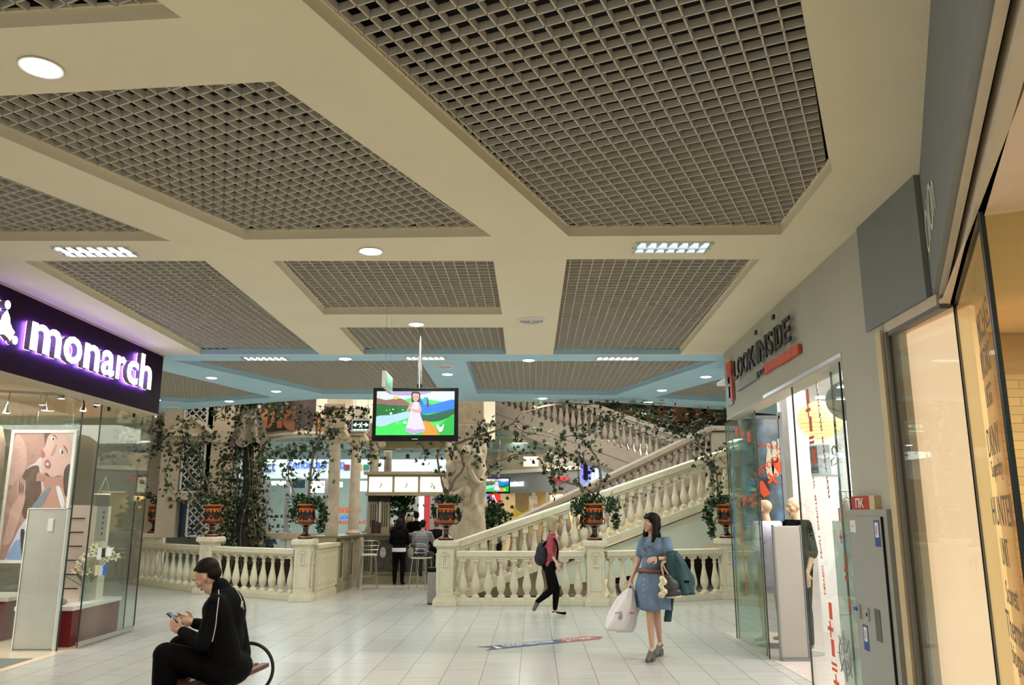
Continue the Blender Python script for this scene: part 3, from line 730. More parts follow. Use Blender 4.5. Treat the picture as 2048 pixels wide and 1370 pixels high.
Q2 = (Q1[0] + .035, Q1[1] + .045); Q3 = (Q2[0] + .55, Q2[1] - .25)
pd = pane('glazed_leaf', Q2, Q3, .0, 2.92, 'open glass door leaf at the extreme right edge of the photo', m=GLW)
MB().bar((*Q2, 1.46), (Q2[0] + .004, Q2[1] + .012, 1.46), .02, 2.92).build('seal', BLACK, pd, world=True)
MB().tube([(Q2[0] + .14, Q2[1] - .12, .72), (Q2[0] + .09, Q2[1] - .13, .74), (Q2[0] + .09, Q2[1] - .13, 1.0), (Q2[0] + .14, Q2[1] - .12, 1.02)], .016, 8).build('handle', STEEL, pd, True, world=True)
VN = mat('vinyl_taupe', (.20, .15, .11), .6, var=0); gd = Vector((-.4226, -.9063, 0)); gn = Vector((-.9063, .4226, 0))
for body, x0, x1, y, h in (('MICHAEL', 1957, 1985, 640, .13), ('KORS', 1966, 1986, 720, .13), ('UGG', 1976, 1988, 790, .10), ('DKNY', 1979, 2004, 880, .13), ('Superdry', 1988, 2010, 940, .10), ('HUNTER', 1989, 2032, 1022, .13), ('UNIT', 2008, 2022, 1105, .12), ('Scorett', 2018, 2040, 1190, .10), ('Thermal', 2020, 2052, 1260, .12), ('bisgaard', 2032, 2060, 1330, .12)):
    a = onp(x0, y, (*GP, 0), (*Q1, 0)); b = onp(x1, y, (*GP, 0), (*Q1, 0)); L = (b - a).length; z = (a.z + b.z) / 2
    text_on('lettering', body, Vector((a.x, a.y, z - h / 2)) + gn * .009, gd, (0, 0, 1), max(.06, math.hypot(b.x - a.x, b.y - a.y)), h, VN, pg, .001)
PEACH = mat('peach_board_glow', (.80, .58, .42), .7, var=.02, emit=(.95, .62, .38), es=.50)  # board is no lamp: its brightly lit look is added as own glow
tag(MB().box(2.80, 2.83, 4.79, 5.6, 0, 2.92).build('glow_panel', PEACH), 'plain peach board with added glow standing behind the glass pane', 'light box')
struct(MB().box(2.83, 8, 5.62, 5.8, 0, 3.1).build('wall_right_shop', PINK))
def stone_mat():
    m = bpy.data.materials.new('stone_veneer'); m.use_nodes = True; nt = m.node_tree; b = nt.nodes['Principled BSDF']
    tc = nt.nodes.new('ShaderNodeTexCoord'); mp = nt.nodes.new('ShaderNodeMapping'); mp.inputs['Rotation'].default_value = (PI / 2, 0, 0)
    br = nt.nodes.new('ShaderNodeTexBrick'); br.inputs['Scale'].default_value = 1; br.inputs['Brick Width'].default_value = .32; br.inputs['Row Height'].default_value = .06
    br.inputs['Mortar Size'].default_value = .002; br.offset = .4
    br.inputs['Color1'].default_value = (.74, .58, .36, 1); br.inputs['Color2'].default_value = (.62, .47, .28, 1); br.inputs['Mortar'].default_value = (.25, .17, .09, 1)
    nt.links.new(tc.outputs['Object'], mp.inputs[0]); nt.links.new(mp.outputs[0], br.inputs[0]); nt.links.new(br.outputs['Color'], b.inputs['Base Color'])
    return m
struct(MB().box(3.4, 7.6, 5.55, 5.62, 0, 2.62).build('wall_right_shop', stone_mat()))
struct(MB().prism([(2.75, 5.6), (8, 5.6), (8, 0), (.6, 0), (2.62, 4.75)], 2.93, 2.96).build('ceiling_right_shop', mat('peach_ceiling', (.80, .62, .48), .7)))
area_lamp('wall_washer', (5.0, 5.2, 2.0), .4, 22, (1, .80, .22))
# fire cabinet
CAB = mat('cabinet_grey', (.34, .35, .33), .45, var=.03); BLU = mat('sticker_blue', (.02, .07, .32), .5, var=0); RED = mat('sign_red', (.42, .02, .015), .45, var=0)
cb = thing('fire_cabinet', 'tall grey fire hose cabinet with blue stickers on the right-hand wall', 'fire cabinet', wl(6.1, 0, .25))
wallbox(MB(), 6.50, 5.76, .28, 1.70, .05, 0).build('body', CAB, cb, world=True)
d_ = wallbox(MB(), 6.46, 5.84, .32, 1.645, .062, .05).build('door', CAB, cb, world=True)
wallbox(MB(), 5.84, 5.825, .32, 1.65, .064, .05).build('seam', DARKV, cb, world=True)
def sub(n, Y0, Y1, z0, z1, m, off=.066, par=None): return wallbox(MB(), Y0, Y1, z0, z1, off, .055).build(n, m, par or d_, world=False)
def cpart(n, Y0, Y1, z0, z1, m, off=.066):
    mb = wallbox(MB(), Y0, Y1, z0, z1, off, .055); q = mb.build(n, m, cb, world=True); q.parent = d_; return q
cpart('window', 6.10, 6.0, .78, 1.0, mat('cabinet_window', (.08, .08, .07), .2))
cpart('lock', 6.26, 6.20, .90, .99, STEEL, .075); cpart('keyhole', 6.235, 6.22, .93, .955, BLACK, .078)
cpart('latch', 6.40, 6.36, .90, 1.0, STEEL, .08); cpart('seal_tag', 6.46, 6.40, .95, .975, BLU, .085)
for (Y0, Y1, z0, z1) in ((6.445, 6.33, 1.53, 1.62), (5.97, 5.87, 1.44, 1.625), (6.36, 6.26, .68, .86)):
    cpart('sticker', Y0, Y1, z0, z1, BLU if z1 - z0 > .1 else WHITE, .064); 
    cpart('sticker_field', Y0 - .02, Y1 + .02, z0 + (z1 - z0) * .35, z1 - .015, WHITE, .0655)
    cpart('pictogram', Y0 - .04, Y1 + .05, z0 + (z1 - z0) * .45, z1 - .04, RED, .067)
pk = thing('hydrant_sign', 'red box sign with white ПК standing on the grey fire cabinet', 'sign', wl(6.2, 0, 1.70))
wallbox(MB(), 6.42, 6.06, 1.70, 1.80, .05, 0).build('plate', RED, pk, world=True); wallbox(MB(), 6.06, 5.96, 1.70, 1.80, .048, 0).build('end_cap', FR, pk, world=True)
a = wl(6.32, .051, 1.715); text_on('lettering', 'ПК', a, WD, (0, 0, 1), .16, .07, WHITE, pk, .002, .03)
# glass of the letters shop
pane('storefront_glazing', (3.03, 11.45), (2.985, 9.9), .02, 2.92, 'glass pane at the far end of the letters shop with blue and orange film', m=GLASSG)
pane('storefront_glazing', (3.06, 11.45), (3.02, 10.1), .02, 2.9, 'second parallel glass leaf of the letters shop behind the far pane', m=GLASSG)
pf = pane('glazed_leaf', (2.80, 8.0), (2.725, 6.62), .02, 2.92, 'glass door leaf with orange one plus one figures beside the fire cabinet')
OG = Vector((2.725, 6.62, 0)) - Vector((2.80, 8.0, 0)); OG.normalize()
def leaf(body, x, y, w_, h_, rot=0, mirror=True, m=OR):
    """small vinyl figure on the door leaf near photograph pixel x,y"""
    p = onp(x, y, (2.80, 8.0), (2.725, 6.62)); U = (OG * math.cos(rot) + Vector((0, 0, 1)) * math.sin(rot)); V = (-OG * math.sin(rot) + Vector((0, 0, 1)) * math.cos(rot))
    if mirror: U = -U
    c = p - U * w_ / 2 - V * h_ / 2 + WN * .012
    text_on('vinyl_figure', body, c, U, V, w_, h_, m, pf, .001 if not mirror else -.001, .02)
for body, x, y in (('1', 1618, 793), ('+', 1619, 820), ('1', 1624, 848), ('=', 1626, 880), ('1', 1630, 912), ('1', 1664, 1222), ('+', 1664, 1258), ('1', 1669, 1296), ('=', 1672, 1334), ('+', 1676, 1366)):
    leaf(body, x, y, .14 if body != '1' else .08, .14 if body != '=' else .07)
for i, ch in enumerate('УНИКАЛЬНАЯ ФОРМУЛА МОДЫ'):
    if ch != ' ': leaf(ch, 1635 + 27 * i / 23, 765 + 235 * i / 23, .05, .045, -1.2, m=RED)
for i, ch in enumerate('НА ВТОРУЮ ПАРУ ОБУВИ'):
    if ch != ' ': leaf(ch, 1630 + 24 * i / 20, 960 + 235 * i / 20, .05, .045, -1.4)
wh = onp(1694, 1312, (2.80, 8.0), (2.725, 6.62)); Mw = frame_M(wh + WN * .014, OG, (0, 0, 1)); m = MB()
for r in (.09, .125, .14): m.tube([Mw @ Vector((r * math.cos(k * PI / 16), r * 1.1 * math.sin(k * PI / 16), 0)) for k in range(32)], .003, 4, closed=True)
for k in range(8): m.tube([Mw @ Vector((.03 * math.cos(k * PI / 4), .03 * math.sin(k * PI / 4), 0)), Mw @ Vector((.185 * math.cos(k * PI / 4), .2 * math.sin(k * PI / 4), 0))], .005, 4)
m.build('wheel_decal', GRY, pf, world=True)
# second leaf nearer the cabinet, seen edge on
pf2 = pane('glazed_leaf', (2.84, 7.1), (2.74, 6.58), .02, 2.92, 'narrow overlapping glass leaf with orange figures against the fire cabinet wall')
for body, x, y in (('1', 1681, 1030), ('+', 1685, 1075), ('1', 1693, 1122), ('=', 1696, 1150), ('1', 1701, 1210)):
    p = onp(x, y, (2.84, 7.1), (2.74, 6.58)); U = Vector((-.189, -.982, 0)); c = p + U * .05 - Vector((0, 0, .05)) + WN * .012
    text_on('vinyl_figure', body, c, -U, (0, 0, 1), .12 if body != '1' else .07, .11, OR, pf2, -.001, .02)
# film on the far pane: blue squares column, orange mirrored words
pfar = [o for o in COL.objects if o.get('label', '').startswith('glass pane at the far end')][0]
BF = mat('blue_film', (.02, .20, .62), .5, var=0)
def far(body, x, y, w_, h_, rot=0, m=OR, mirror=True):
    a, b = (3.03, 11.45), (2.985, 9.9); p = onp(x, y, a, b); U = Vector((-.029, -1, 0)).normalized(); V0 = Vector((0, 0, 1)); U, V = U * math.cos(rot) + V0 * math.sin(rot), -U * math.sin(rot) + V0 * math.cos(rot)
    if mirror: U = -U
    text_on('film_figure', body, p - U * w_ / 2 - V * h_ / 2 + Vector((-.012, 0, 0)), U, V, w_, h_, m, pfar, -.001, .03)
for i in range(13): far('■', 1466 + i * .6, 862 + i * 22, .06, .10, 0, BF)
for i, ch in enumerate('1 + 1'):
    if ch != ' ': far(ch, 1475 + i * 6, 862 + i * 3, .14, .13)
far('=', 1490, 1000, .16, .1, .5)
for i in range(6): far('/', 1478 + i * 3.2, 1000 + i * 34, .07, .22, .4 - .1 * i)
# inner screen with the stairs' reflection painted on, plus mirrored orange words
def reflection_mat():
    m = bpy.data.materials.new('painted_reflection'); m.use_nodes = True; nt = m.node_tree; b = nt.nodes['Principled BSDF']
    tc = nt.nodes.new('ShaderNodeTexCoord'); nz = nt.nodes.new('ShaderNodeTexNoise'); nz.inputs['Scale'].default_value = 2.2; nz.inputs['Detail'].default_value = 7
    rp = nt.nodes.new('ShaderNodeValToRGB'); e = rp.color_ramp.elements
    e[0].position = .35; e[0].color = (.03, .035, .03, 1); e[1].position = .7; e[1].color = (.42, .46, .40, 1)
    k = e.new(.5); k.color = (.12, .17, .20, 1); k = e.new(.6); k.color = (.18, .30, .45, 1)
    nt.links.new(tc.outputs['Object'], nz.inputs[0]); nt.links.new(nz.outputs[0], rp.inputs[0]); nt.links.new(rp.outputs[0], b.inputs['Base Color']); b.inputs['Roughness'].default_value = .15
    return m
sA = at(1476, 838, 12.0); sB = at(1575, 1090, 12.0)
ps = thing('reflection_screen', 'dark glass screen with painted reflection of the balusters and mirrored orange words inside the letters shop', 'printed screen', (sA.x, 12.0, 0))
MB().box(sA.x, sB.x, 11.99, 12.02, 1.2, sA.z).build('panel', reflection_mat(), ps, world=True)
MB().box(sB.x - .02, sB.x + .05, 11.97, 12.03, 0, sA.z + .1).box(sA.x, sB.x, 11.97, 12.03, sA.z, sA.z + .05).build('frame', GRY, ps, world=True)
BP = [(.03, 0), (.05, .05), (.06, .16), (.045, .3), (.022, .42), (.03, .46), (.035, .5), (.001, .52)]
for i in range(4):
    p = at(1540 + i * 11, 930 - i * 5, 11.97); MB().prism([(r, z) for r, z in BP] + [(-r, z) for r, z in BP[::-1]], 0, .004, Matrix(((1, 0, 0, p.x), (0, 0, -1, 11.985), (0, 1, 0, p.z - .2), (0, 0, 0, 1)))).build('reflected_baluster', STONE, ps, world=True)
for body, x, y, w_, h_, rot in (('ПО ОДНОЙ', 1545, 893, .42, .08, -.12), ('ПОКУПКА +', 1530, 935, .62, .09, .62), ('1', 1557, 932, .12, .2, .55), ('×', 1545, 957, .16, .17, 0), ('1', 1526, 978, .12, .22, .5), ('=', 1508, 1000, .2, .14, .6), ('Ж', 1566, 905, .1, .16, .3)):
    p = at(x, y, 11.98); U = Vector((-math.cos(rot), 0, -math.sin(rot))); V = Vector((-math.sin(rot), 0, math.cos(rot)))
    text_on('orange_words', body, p - U * w_ / 2 - V * h_ / 2, U, V, w_, h_, OR, ps, -.002, .02)
# interior of the letters shop
BW = mat('bright_white', (.88, .86, .84), .5, var=.01)
struct(MB().box(7.4, 7.5, 5.9, 13.2, 0, 3.6).box(sB.x + .05, 7.5, 12.1, 12.2, 0, 3.6).build('wall_letters_shop', BW))
struct(MB().box(3.1, 7.5, 5.9, 12.1, 3.55, 3.6).build('ceiling_letters_shop', BW))
struct(MB().box(3.02, 7.5, 5.9, 12.1, .002, .006).build('floor_letters_shop', mat('pink_floor', (.66, .56, .50), .25)))
struct(MB().box(3.12, 7.5, 5.85, 5.9, 0, 3.6).build('wall_letters_shop', BW))
o_ = MB()
pcl = at(1590, 900, 11.0); tag(MB().box(pcl.x - .1, pcl.x + .16, 10.9, 11.15, 0.006, 3.55).build('shop_column', mat('pinkish_white', (.85, .74, .70), .5)), 'pinkish white square column inside the letters shop', 'column')
MB_ = MB().box(4.9, 6.0, 10.6, 11.0, 3.50, 3.546); tag(MB_.build('ceiling_lamp', glow('shop_panel', (1, .98, .96), 5)), 'bright ceiling light panel inside the letters shop', 'ceiling lamp')
tag(MB().box(3.5, 5.2, 8.0, 9.6, 3.50, 3.546).build('ceiling_lamp', glow('shop_panel', (1, .98, .96), 5)), 'second bright ceiling panel over the paper lantern in the letters shop', 'ceiling lamp')
def lantern(c, r, m, label, lit):
    t = thing('paper_lantern', label, 'paper lantern', c); mb = MB(); n = 28
    mb.lathe([(max(.001, r * math.sin(PI * i / n)), -r * .88 * math.cos(PI * i / n)) for i in range(n + 1)], 28); mb.build('shade', m, t, True)
    mb = MB()
    for i in range(2, n - 1, 2): mb.tube([(r * 1.004 * math.sin(PI * i / n) * math.cos(k * PI / 14), r * 1.004 * math.sin(PI * i / n) * math.sin(k * PI / 14), -r * .884 * math.cos(PI * i / n)) for k in range(28)], .0016, 3, closed=True)
    mb.build('ribs', mat('lantern_rib', (.5, .35, .12), .7), t, kind='stuff')
    MB().tube([(0, 0, r * .88), (0, 0, 3.55 - c[2])], .003, 4).build('cord', WHITE, t)
p = at(1640, 840, 8.8); lantern((p.x, p.y, p.z), .235, mat('lantern_paper', (.85, .7, .35), .8, var=.03, emit=(1, .80, .36), es=.6), 'glowing yellow ribbed paper lantern in the letters shop', True)
p = at(1702, 800, 7.9); lantern((p.x, p.y, p.z), .235, mat('lantern_grey', (.36, .34, .31), .8), 'unlit grey round paper lantern right of the yellow one', False)
# black and white photo print on the back wall
a = at(1610, 887, 11.8); b_ = at(1700, 948, 11.8)
pr2 = thing('wall_print', 'black and white fashion print with a line-drawn woman inside the letters shop', 'picture', (a.x, 12.05, b_.z))
W2, H2 = b_.x - a.x, a.z - b_.z
MB().box(0, W2, 0, .04, 0, H2).build('panel', mat('print_grey', (.33, .36, .37), .4, var=.25, scale=3), pr2)
MB().box(.02, W2 * .42, -.006, -.001, .02, H2 - .02).build('dark_field', mat('print_dark', (.03, .03, .03), .4), pr2)
MB().box(W2 * .72, W2, -.006, -.001, 0, H2).build('white_field', WHITE, pr2)
MB().tube([(W2 * (.72 + .22 * q[0]), -.01, H2 * q[1]) for q in ((.5, .97), (.25, .85), (.3, .7), (.5, .66), (.42, .55), (.15, .5), (.1, .3), (.5, .35), (.9, .45), (.7, .6), (.62, .66), (.75, .8), (.62, .94), (.5, .97))], .007, 5).build('line_drawing', BLACK, pr2)
# gates
t = thing('security_gate', 'tall cream security gate panel in front of the bald mannequin', 'security gate', (3.27, 9.88, 0))
zt = at(1590, 1050, 9.88).z
MB().box(-.155, .155, -.02, .02, .03, zt - .01, bev=.01).build('panel', mat('gate_cream', (.42, .39, .34), .4, var=.02), t)
MB().box(-.17, -.155, -.025, .025, 0, zt).box(.155, .17, -.025, .025, 0, zt).build('frame', GRY, t); MB().box(-.16, .16, -.06, .06, 0, .03).build('base', GRY, t)
t = thing('security_gate', 'translucent security gate panel behind the lettered glass door leaf', 'security gate', (3.32, 8.05, 0))
MB().box(-.2, .13, -.012, .012, .03, 1.6).build('panel', glassmat('acrylic', 'C9D6CF', .1, .35), t); MB().box(-.2, .13, -.05, .05, 0, .03).build('base', GRY, t)
# garments on rails
HANG = ['1A1A1C', '26282C', 'B9B7B2', '3B3F44', 'D9D6CF', '15161A', '6E675C', '8E2F1C', '24303A', 'E4E0D8', '101012', '2F5A5A']
def garment(loc, rz, h, L_, label):
    t = thing('hanging_garment', label, 'garment', loc, rz, 'clothes on the rails of the letters shop'); rows = []
    for i in range(7):
        q = i / 6; wd = (.05 + .16 * min(1, q * 4)) * (1 + .12 * q); z = -.06 - L_ * q; dx = .012 * math.sin(i * 2.2)
        rows.append([(wd * math.cos(a) , (.03 + .012 * q) * math.sin(a) * (1 + .3 * math.sin(5 * a + i)) + dx, z) for a in [k * PI / 7 for k in range(15)]])
    MB().sheet(rows).build('cloth', mat('cloth_' + h, h, .85, var=.15, scale=12), t, True)
    MB().tube([(-.2, 0, -.08), (0, 0, -.03), (.2, 0, -.08), (-.2, 0, -.08)], .006, 5).tube([(0, 0, -.03), (0, 0, .03), (.02, 0, .055), (.035, 0, .03)], .003, 5).build('hanger', BLACK, t)
    return t
def rail(x0, x1, y, z, nm, label, seed):
    t = thing('clothes_rail', label, 'clothes rail', (x0, y, z)); MB().tube([(0, 0, 0), (x1 - x0, 0, 0)], .014, 8).tube([(0, 0, 0), (0, 0, -z)], .014, 8).tube([(x1 - x0, 0, 0), (x1 - x0, 0, -z)], .014, 8).build('rail', STEEL, t)
    k = 0; x = x0 + .08; r2 = random.Random(seed)
    while x < x1 - .05:
        h = HANG[r2.randrange(len(HANG))]
        nmc = {'1A1A1C': 'black', '26282C': 'charcoal', 'B9B7B2': 'pale grey', '3B3F44': 'slate', 'D9D6CF': 'off-white', '15161A': 'jet black', '6E675C': 'taupe', '8E2F1C': 'rust red', '24303A': 'navy', 'E4E0D8': 'white', '101012': 'deep black', '2F5A5A': 'teal'}[h]
        garment((x, y, z - .055), PI / 2 + r2.uniform(-.12, .12), h, r2.uniform(.6, .8), f'{nmc} garment hanging on the {nm} rail, number {["one","two","three","four","five","six","seven","eight","nine","ten","eleven","twelve","thirteen","fourteen","fifteen","sixteen"][k % 16]} from its left end'); x += .12; k += 1
rail(4.15, 5.35, 10.4, 1.95, 'far', 'clothes rail packed with dark garments behind the bald mannequin', 1)
rail(3.75, 4.9, 8.9, 1.72, 'near', 'clothes rail with mixed garments behind the translucent gate', 2)
rail(3.95, 5.2, 9.6, 1.05, 'low', 'low clothes rail under the far rail in the letters shop', 4)
# ---------------- balustrade round the stair well ----------------
BAL = [(.070, 0), (.070, .018), (.058, .034), (.036, .05), (.044, .062), (.040, .072), (.062, .11), (.079, .165), (.081, .20), (.074, .26), (.056, .34), (.040, .42), (.031, .49), (.029, .535), (.041, .555), (.041, .567), (.031, .575), (.033, .605), (.050, .625), (.056, .632)]
def baluster_mesh(m, seg=18, h=.71, sq=.062):
    """turned baluster standing on a thin square foot under a square block"""
    b = MB(); k = (h - .07) / .632
    b.lathe([(r, .02 + z * k) for r, z in BAL], seg); b.box(-.072, .072, -.072, .072, 0, .02); b.box(-sq, sq, -sq, sq, h - .05, h)
    return b
HB, HR = .125, .135
def balustrade(A, B, n, label, gap0=.2, gap1=.2, h=.71, first=None, last=None):
    A = Vector((*A[:2], 0)); B = Vector((*B[:2], 0)); d = (B - A); L = d.length; rz = math.atan2(d.y, d.x)
    t = thing('stone_balustrade', label, 'balustrade', A, rz, 'stone balustrades round the stair well')
    MB().box(gap0, L - gap1, -.12, .12, 0, HB - .02, bev=.008).box(gap0, L - gap1, -.10, .10, HB - .02, HB).build('base_rail', STONE, t)
    z = HB + h
    MB().box(gap0, L - gap1, -.085, .085, z, z + .035).box(gap0, L - gap1, -.115, .115, z + .035, z + HR, bev=.016).build('top_rail', STONE, t)
    me = None
    for i in range(n):
        x = (first if first is not None else gap0 + (L - gap0 - gap1) * .5 / n) + ((L - gap0 - gap1) / n) * i
        if me is None: o = baluster_mesh(None, h=h).build('baluster', STONE, t, True); me = o.data
        else: o = bpy.data.objects.new('baluster', me); COL.objects.link(o); o.parent = t
        o.location = (x, 0, HB)
    return t
def pedestal(c, label, rz=0.0, hh=1.17, s=.155):
    t = thing('stone_pedestal', label, 'pedestal', (c[0], c[1], 0), rz, 'stone pedestals of the balustrade')
    MB().box(-s - .065, s + .065, -s - .065, s + .065, 0, .10, bev=.008).prism([(-s - .05, -s - .05), (s + .05, -s - .05), (s + .05, s + .05), (-s - .05, s + .05)], .10, .125).box(-s - .02, s + .02, -s - .02, s + .02, .125, .16).build('plinth', STONE, t)
    MB().box(-s, s, -s, s, .16, hh - .14, bev=.004).build('shaft', STONE, t)
    MB().box(-s - .02, s + .02, -s - .02, s + .02, hh - .14, hh - .11).box(-s - .065, s + .065, -s - .065, s + .065, hh - .11, hh - .015, bev=.02).box(-s - .045, s + .045, -s - .045, s + .045, hh - .015, hh).build('cap', STONE, t)
    for k in range(4):
        M = Matrix.Rotation(k * PI / 2, 4, 'Z'); b = MB(); w = s - .045
        b.tube([M @ Vector(q) for q in ((-w, -s - .002, .26), (w, -s - .002, .26), (w, -s - .002, hh - .30), (.06, -s - .002, hh - .22), (-.06, -s - .002, hh - .22), (-w, -s - .002, hh - .30))], .009, 5, closed=True)
        b.build('panel_moulding', STONE, t, True)
        b = MB()
        for j in range(3): b.box(-.05 + j * .036, -.05 + j * .036 + .026, -s - .028, -s, hh - .46, hh - .26, M)
        b.box(-.062, .062, -s - .034, -s, hh - .27, hh - .24, M).box(-.058, .058, -s - .03, -s, hh - .48, hh - .45, M); b.build('corbel', STONE, t)
    return t
def gc(x, y, dy=.2): p = G(x, y); return Vector((p.x * (p.y + dy) / p.y, p.y + dy, 0))
PD = [gc(890, 1213), gc(1192, 1213), gc(1460, 1199), gc(604, 1204), gc(414, 1188), gc(298, 1165, .3)]
for c, l in zip(PD, ('stone pedestal right of the bar opening, at the left end of the front balustrade', 'stone pedestal between the two walking women', 'stone pedestal beside the glass of the letters shop', 'stone pedestal left of the bar with the fluted columns', 'stone pedestal behind the seated man', 'stone pedestal seen just right of the left shop glass')):
    pedestal(c, l, 0 if c is not PD[4] else -.3)
balustrade(PD[0], PD[1], 10, 'front stone balustrade behind the woman in the red top')
balustrade(PD[1], PD[2], 10, 'stone balustrade behind the woman in the blue dress')
balustrade(PD[4], PD[3], 9, 'stone balustrade right behind the head of the seated man')
E6 = gc(272, 1168); balustrade(E6, PD[4], 10, 'left stone balustrade between the shop glass and the seated man', gap0=.05)
# solid carved parapet running back from the pedestal left of the bar
pe = G(664, 1187); pa = Vector((PD[3].x + .10, PD[3].y + .2, 0))
t = thing('carved_parapet', 'solid stone parapet with relief panel running back towards the fluted columns', 'parapet', pa, math.atan2(1.35, .10))
Lp = 1.5
MB().box(0, Lp, -.10, .10, 0, .97).build('body', STONE, t); MB().box(0, Lp, -.14, .14, .97, 1.05, bev=.01).build('coping', STONE, t); MB().box(0, Lp, -.13, .13, 0, .12).build('plinth', STONE, t)
m = MB()
for i in range(5):
    for z in (.28, .78): m.ball((.2 + i * .27, -.10, z), .07, 1, (1.2, .35, .6)).ball((.33 + i * .27, -.10, z + .05), .04, 1, (1, .4, 1))
m.tube([(.08, -.105, .18), (Lp - .08, -.105, .18), (Lp - .08, -.105, .90), (.08, -.105, .90)], .012, 5, closed=True)
m.build('relief', STONE, t, True)

# ---------------- painted vases ----------------
VB = bands('vase_glaze', [(0, '070404'), (.045, 'B5561C'), (.075, '120A07'), (.30, 'B5561C'), (.315, '120A07'), (.39, 'B5561C'), (.41, '120A07'), (.465, '9A4415'), (.485, '1A0904'), (.50, 'B4551A'), (.87, '240D06'), (.90, '6E2C10'), (.945, 'B86A28')], 'Z', .28, 0, .68, coat=.3)
FIG = mat('black_glaze', (.006, .004, .003), .3, var=0)
VP = [(.145, 0), (.148, .02), (.14, .035), (.13, .05), (.085, .075), (.05, .12), (.044, .165), (.058, .195), (.050, .215), (.085, .25), (.14, .285), (.158, .31), (.162, .34), (.163, .45), (.166, .59), (.152, .605), (.152, .625), (.175, .64), (.19, .65), (.192, .67), (.172, .675), (.150, .66), (.140, .60)]
FIGS = [[(-.1, 0), (-.22, .1), (-.1, .35), (-.25, .5), (-.28, .72), (-.12, .80), (-.14, .95), (0, 1), (.12, .93), (.08, .8), (.28, .7), (.45, .85), (.48, .80), (.3, .6), (.2, .45), (.3, .2), (.38, .02), (.22, 0), (.1, .3), (.02, .05)],
 [(-.25, 0), (-.3, .3), (-.2, .6), (-.3, .75), (-.1, .82), (-.1, .95), (.02, 1), (.12, .92), (.06, .8), (.25, .72), (.28, .4), (.35, 0)],
 [(-.4, 0), (-.15, .3), (-.3, .55), (-.5, .45), (-.52, .52), (-.25, .74), (-.1, .8), (-.1, .94), (.03, 1), (.13, .92), (.05, .8), (.22, .72), (.5, .78), (.5, .72), (.2, .55), (.2, .35), (.45, .1), (.5, 0), (.35, 0), (.05, .3), (-.25, 0)]]
def fig_on(par, a0, k, r=.1655, z0=.36, h=.2):
    b = bmesh.new(); vs = []
    for x, z in FIGS[k % 3]:
        a = a0 + x * h * .8 / r; vs.append(b.verts.new(((r) * math.sin(a), -(r) * math.cos(a), z0 + z * h)))
    eds = [b.edges.new((vs[i], vs[(i + 1) % len(vs)])) for i in range(len(vs))]
    bmesh.ops.triangle_fill(b, use_beauty=True, edges=eds)
    ret = bmesh.ops.extrude_face_region(b, geom=b.faces[:])
    for v in [q for q in ret['geom'] if isinstance(q, bmesh.types.BMVert)]: v.co.x *= 1.02; v.co.y *= 1.02
    bmesh.ops.recalc_face_normals(b, faces=b.faces[:])
    me = bpy.data.meshes.new('painted_figure'); b.to_mesh(me); b.free(); return mk('painted_figure', me, FIG, par)
v0 = thing('painted_vase', 'v', 'vase', (PD[0].x, PD[0].y, 1.17), 0, 'red and black figured vases on the pedestals')
bd = MB().lathe(VP, 32).build('body', VB, v0, True)
for k in range(9): fig_on(bd, -2.0 + k * .5, k)
for s_ in (-1, 1):
    MB().tube([(s_ * .15, 0, .30), (s_ * .20, 0, .30), (s_ * .225, 0, .35), (s_ * .20, 0, .40), (s_ * .165, 0, .39)], .013, 7).build('handle', VB, v0, True)
VLAB = ['painted vase on the pedestal just right of the bar', 'painted vase with dancing black figures on the pedestal between the two walking women', 'painted vase on the pedestal by the letters shop glass, half covered by hanging ivy', 'painted vase left of the fluted columns, figures in a square orange field', 'painted vase on the pedestal behind the seated man', 'painted vase seen just right of the left shop glass']
v0['label'] = VLAB[0]
for c, l, rz in zip(PD[1:], VLAB[1:], (.3, -.4, .1, .8, 1.3)): dup(v0, (c.x, c.y, 1.17), rz, l, scale=1.0)

# ---------------- vines ----------------
WOOD = mat('vine_wood', (.16, .11, .07), .85, var=.3, scale=15, bump=.3)
def leaf_mat(nm, a, b):
    m = bpy.data.materials.new(nm); m.use_nodes = True; nt = m.node_tree; p = nt.nodes['Principled BSDF']; p.inputs['Roughness'].default_value = .5; p.inputs['Specular IOR Level'].default_value = .25
    g = nt.nodes.new('ShaderNodeNewGeometry'); rp = nt.nodes.new('ShaderNodeValToRGB'); rp.color_ramp.elements[0].color = (*a, 1); rp.color_ramp.elements[1].color = (*b, 1)
    nt.links.new(g.outputs['Random Per Island'], rp.inputs[0]); nt.links.new(rp.outputs[0], p.inputs['Base Color']); return m
LF = leaf_mat('vine_leaf', (.006, .016, .006), (.07, .095, .04)); LFD = leaf_mat('ivy_leaf', (.004, .016, .006), (.03, .075, .022)); GRP = mat('dark_grape', (.015, .006, .012), .3, var=.2, scale=30)
LSH = [(0, 0), (.28, -.12), (.5, .12), (.34, .3), (.56, .62), (.26, .6), (0, 1.0), (-.26, .6), (-.56, .62), (-.34, .3), (-.5, .12), (-.28, -.12)]
def add_leaf(mb, p, s, r):
    R = Matrix.Rotation(r.uniform(0, 2 * PI), 3, 'Z') @ Matrix.Rotation(r.uniform(.2, 1.5), 3, 'X') @ Matrix.Rotation(r.uniform(-.6, .6), 3, 'Y')
    p = Vector(p); ctr = mb.b.verts.new(p + R @ Vector((0, .35 * s, .08 * s))); vs = [mb.b.verts.new(p + R @ Vector((x * s, y * s, -abs(x) * .12 * s))) for x, y in LSH]
    for i in range(len(vs)): mb.b.faces.new((ctr, vs[i], vs[(i + 1) % len(vs)]))
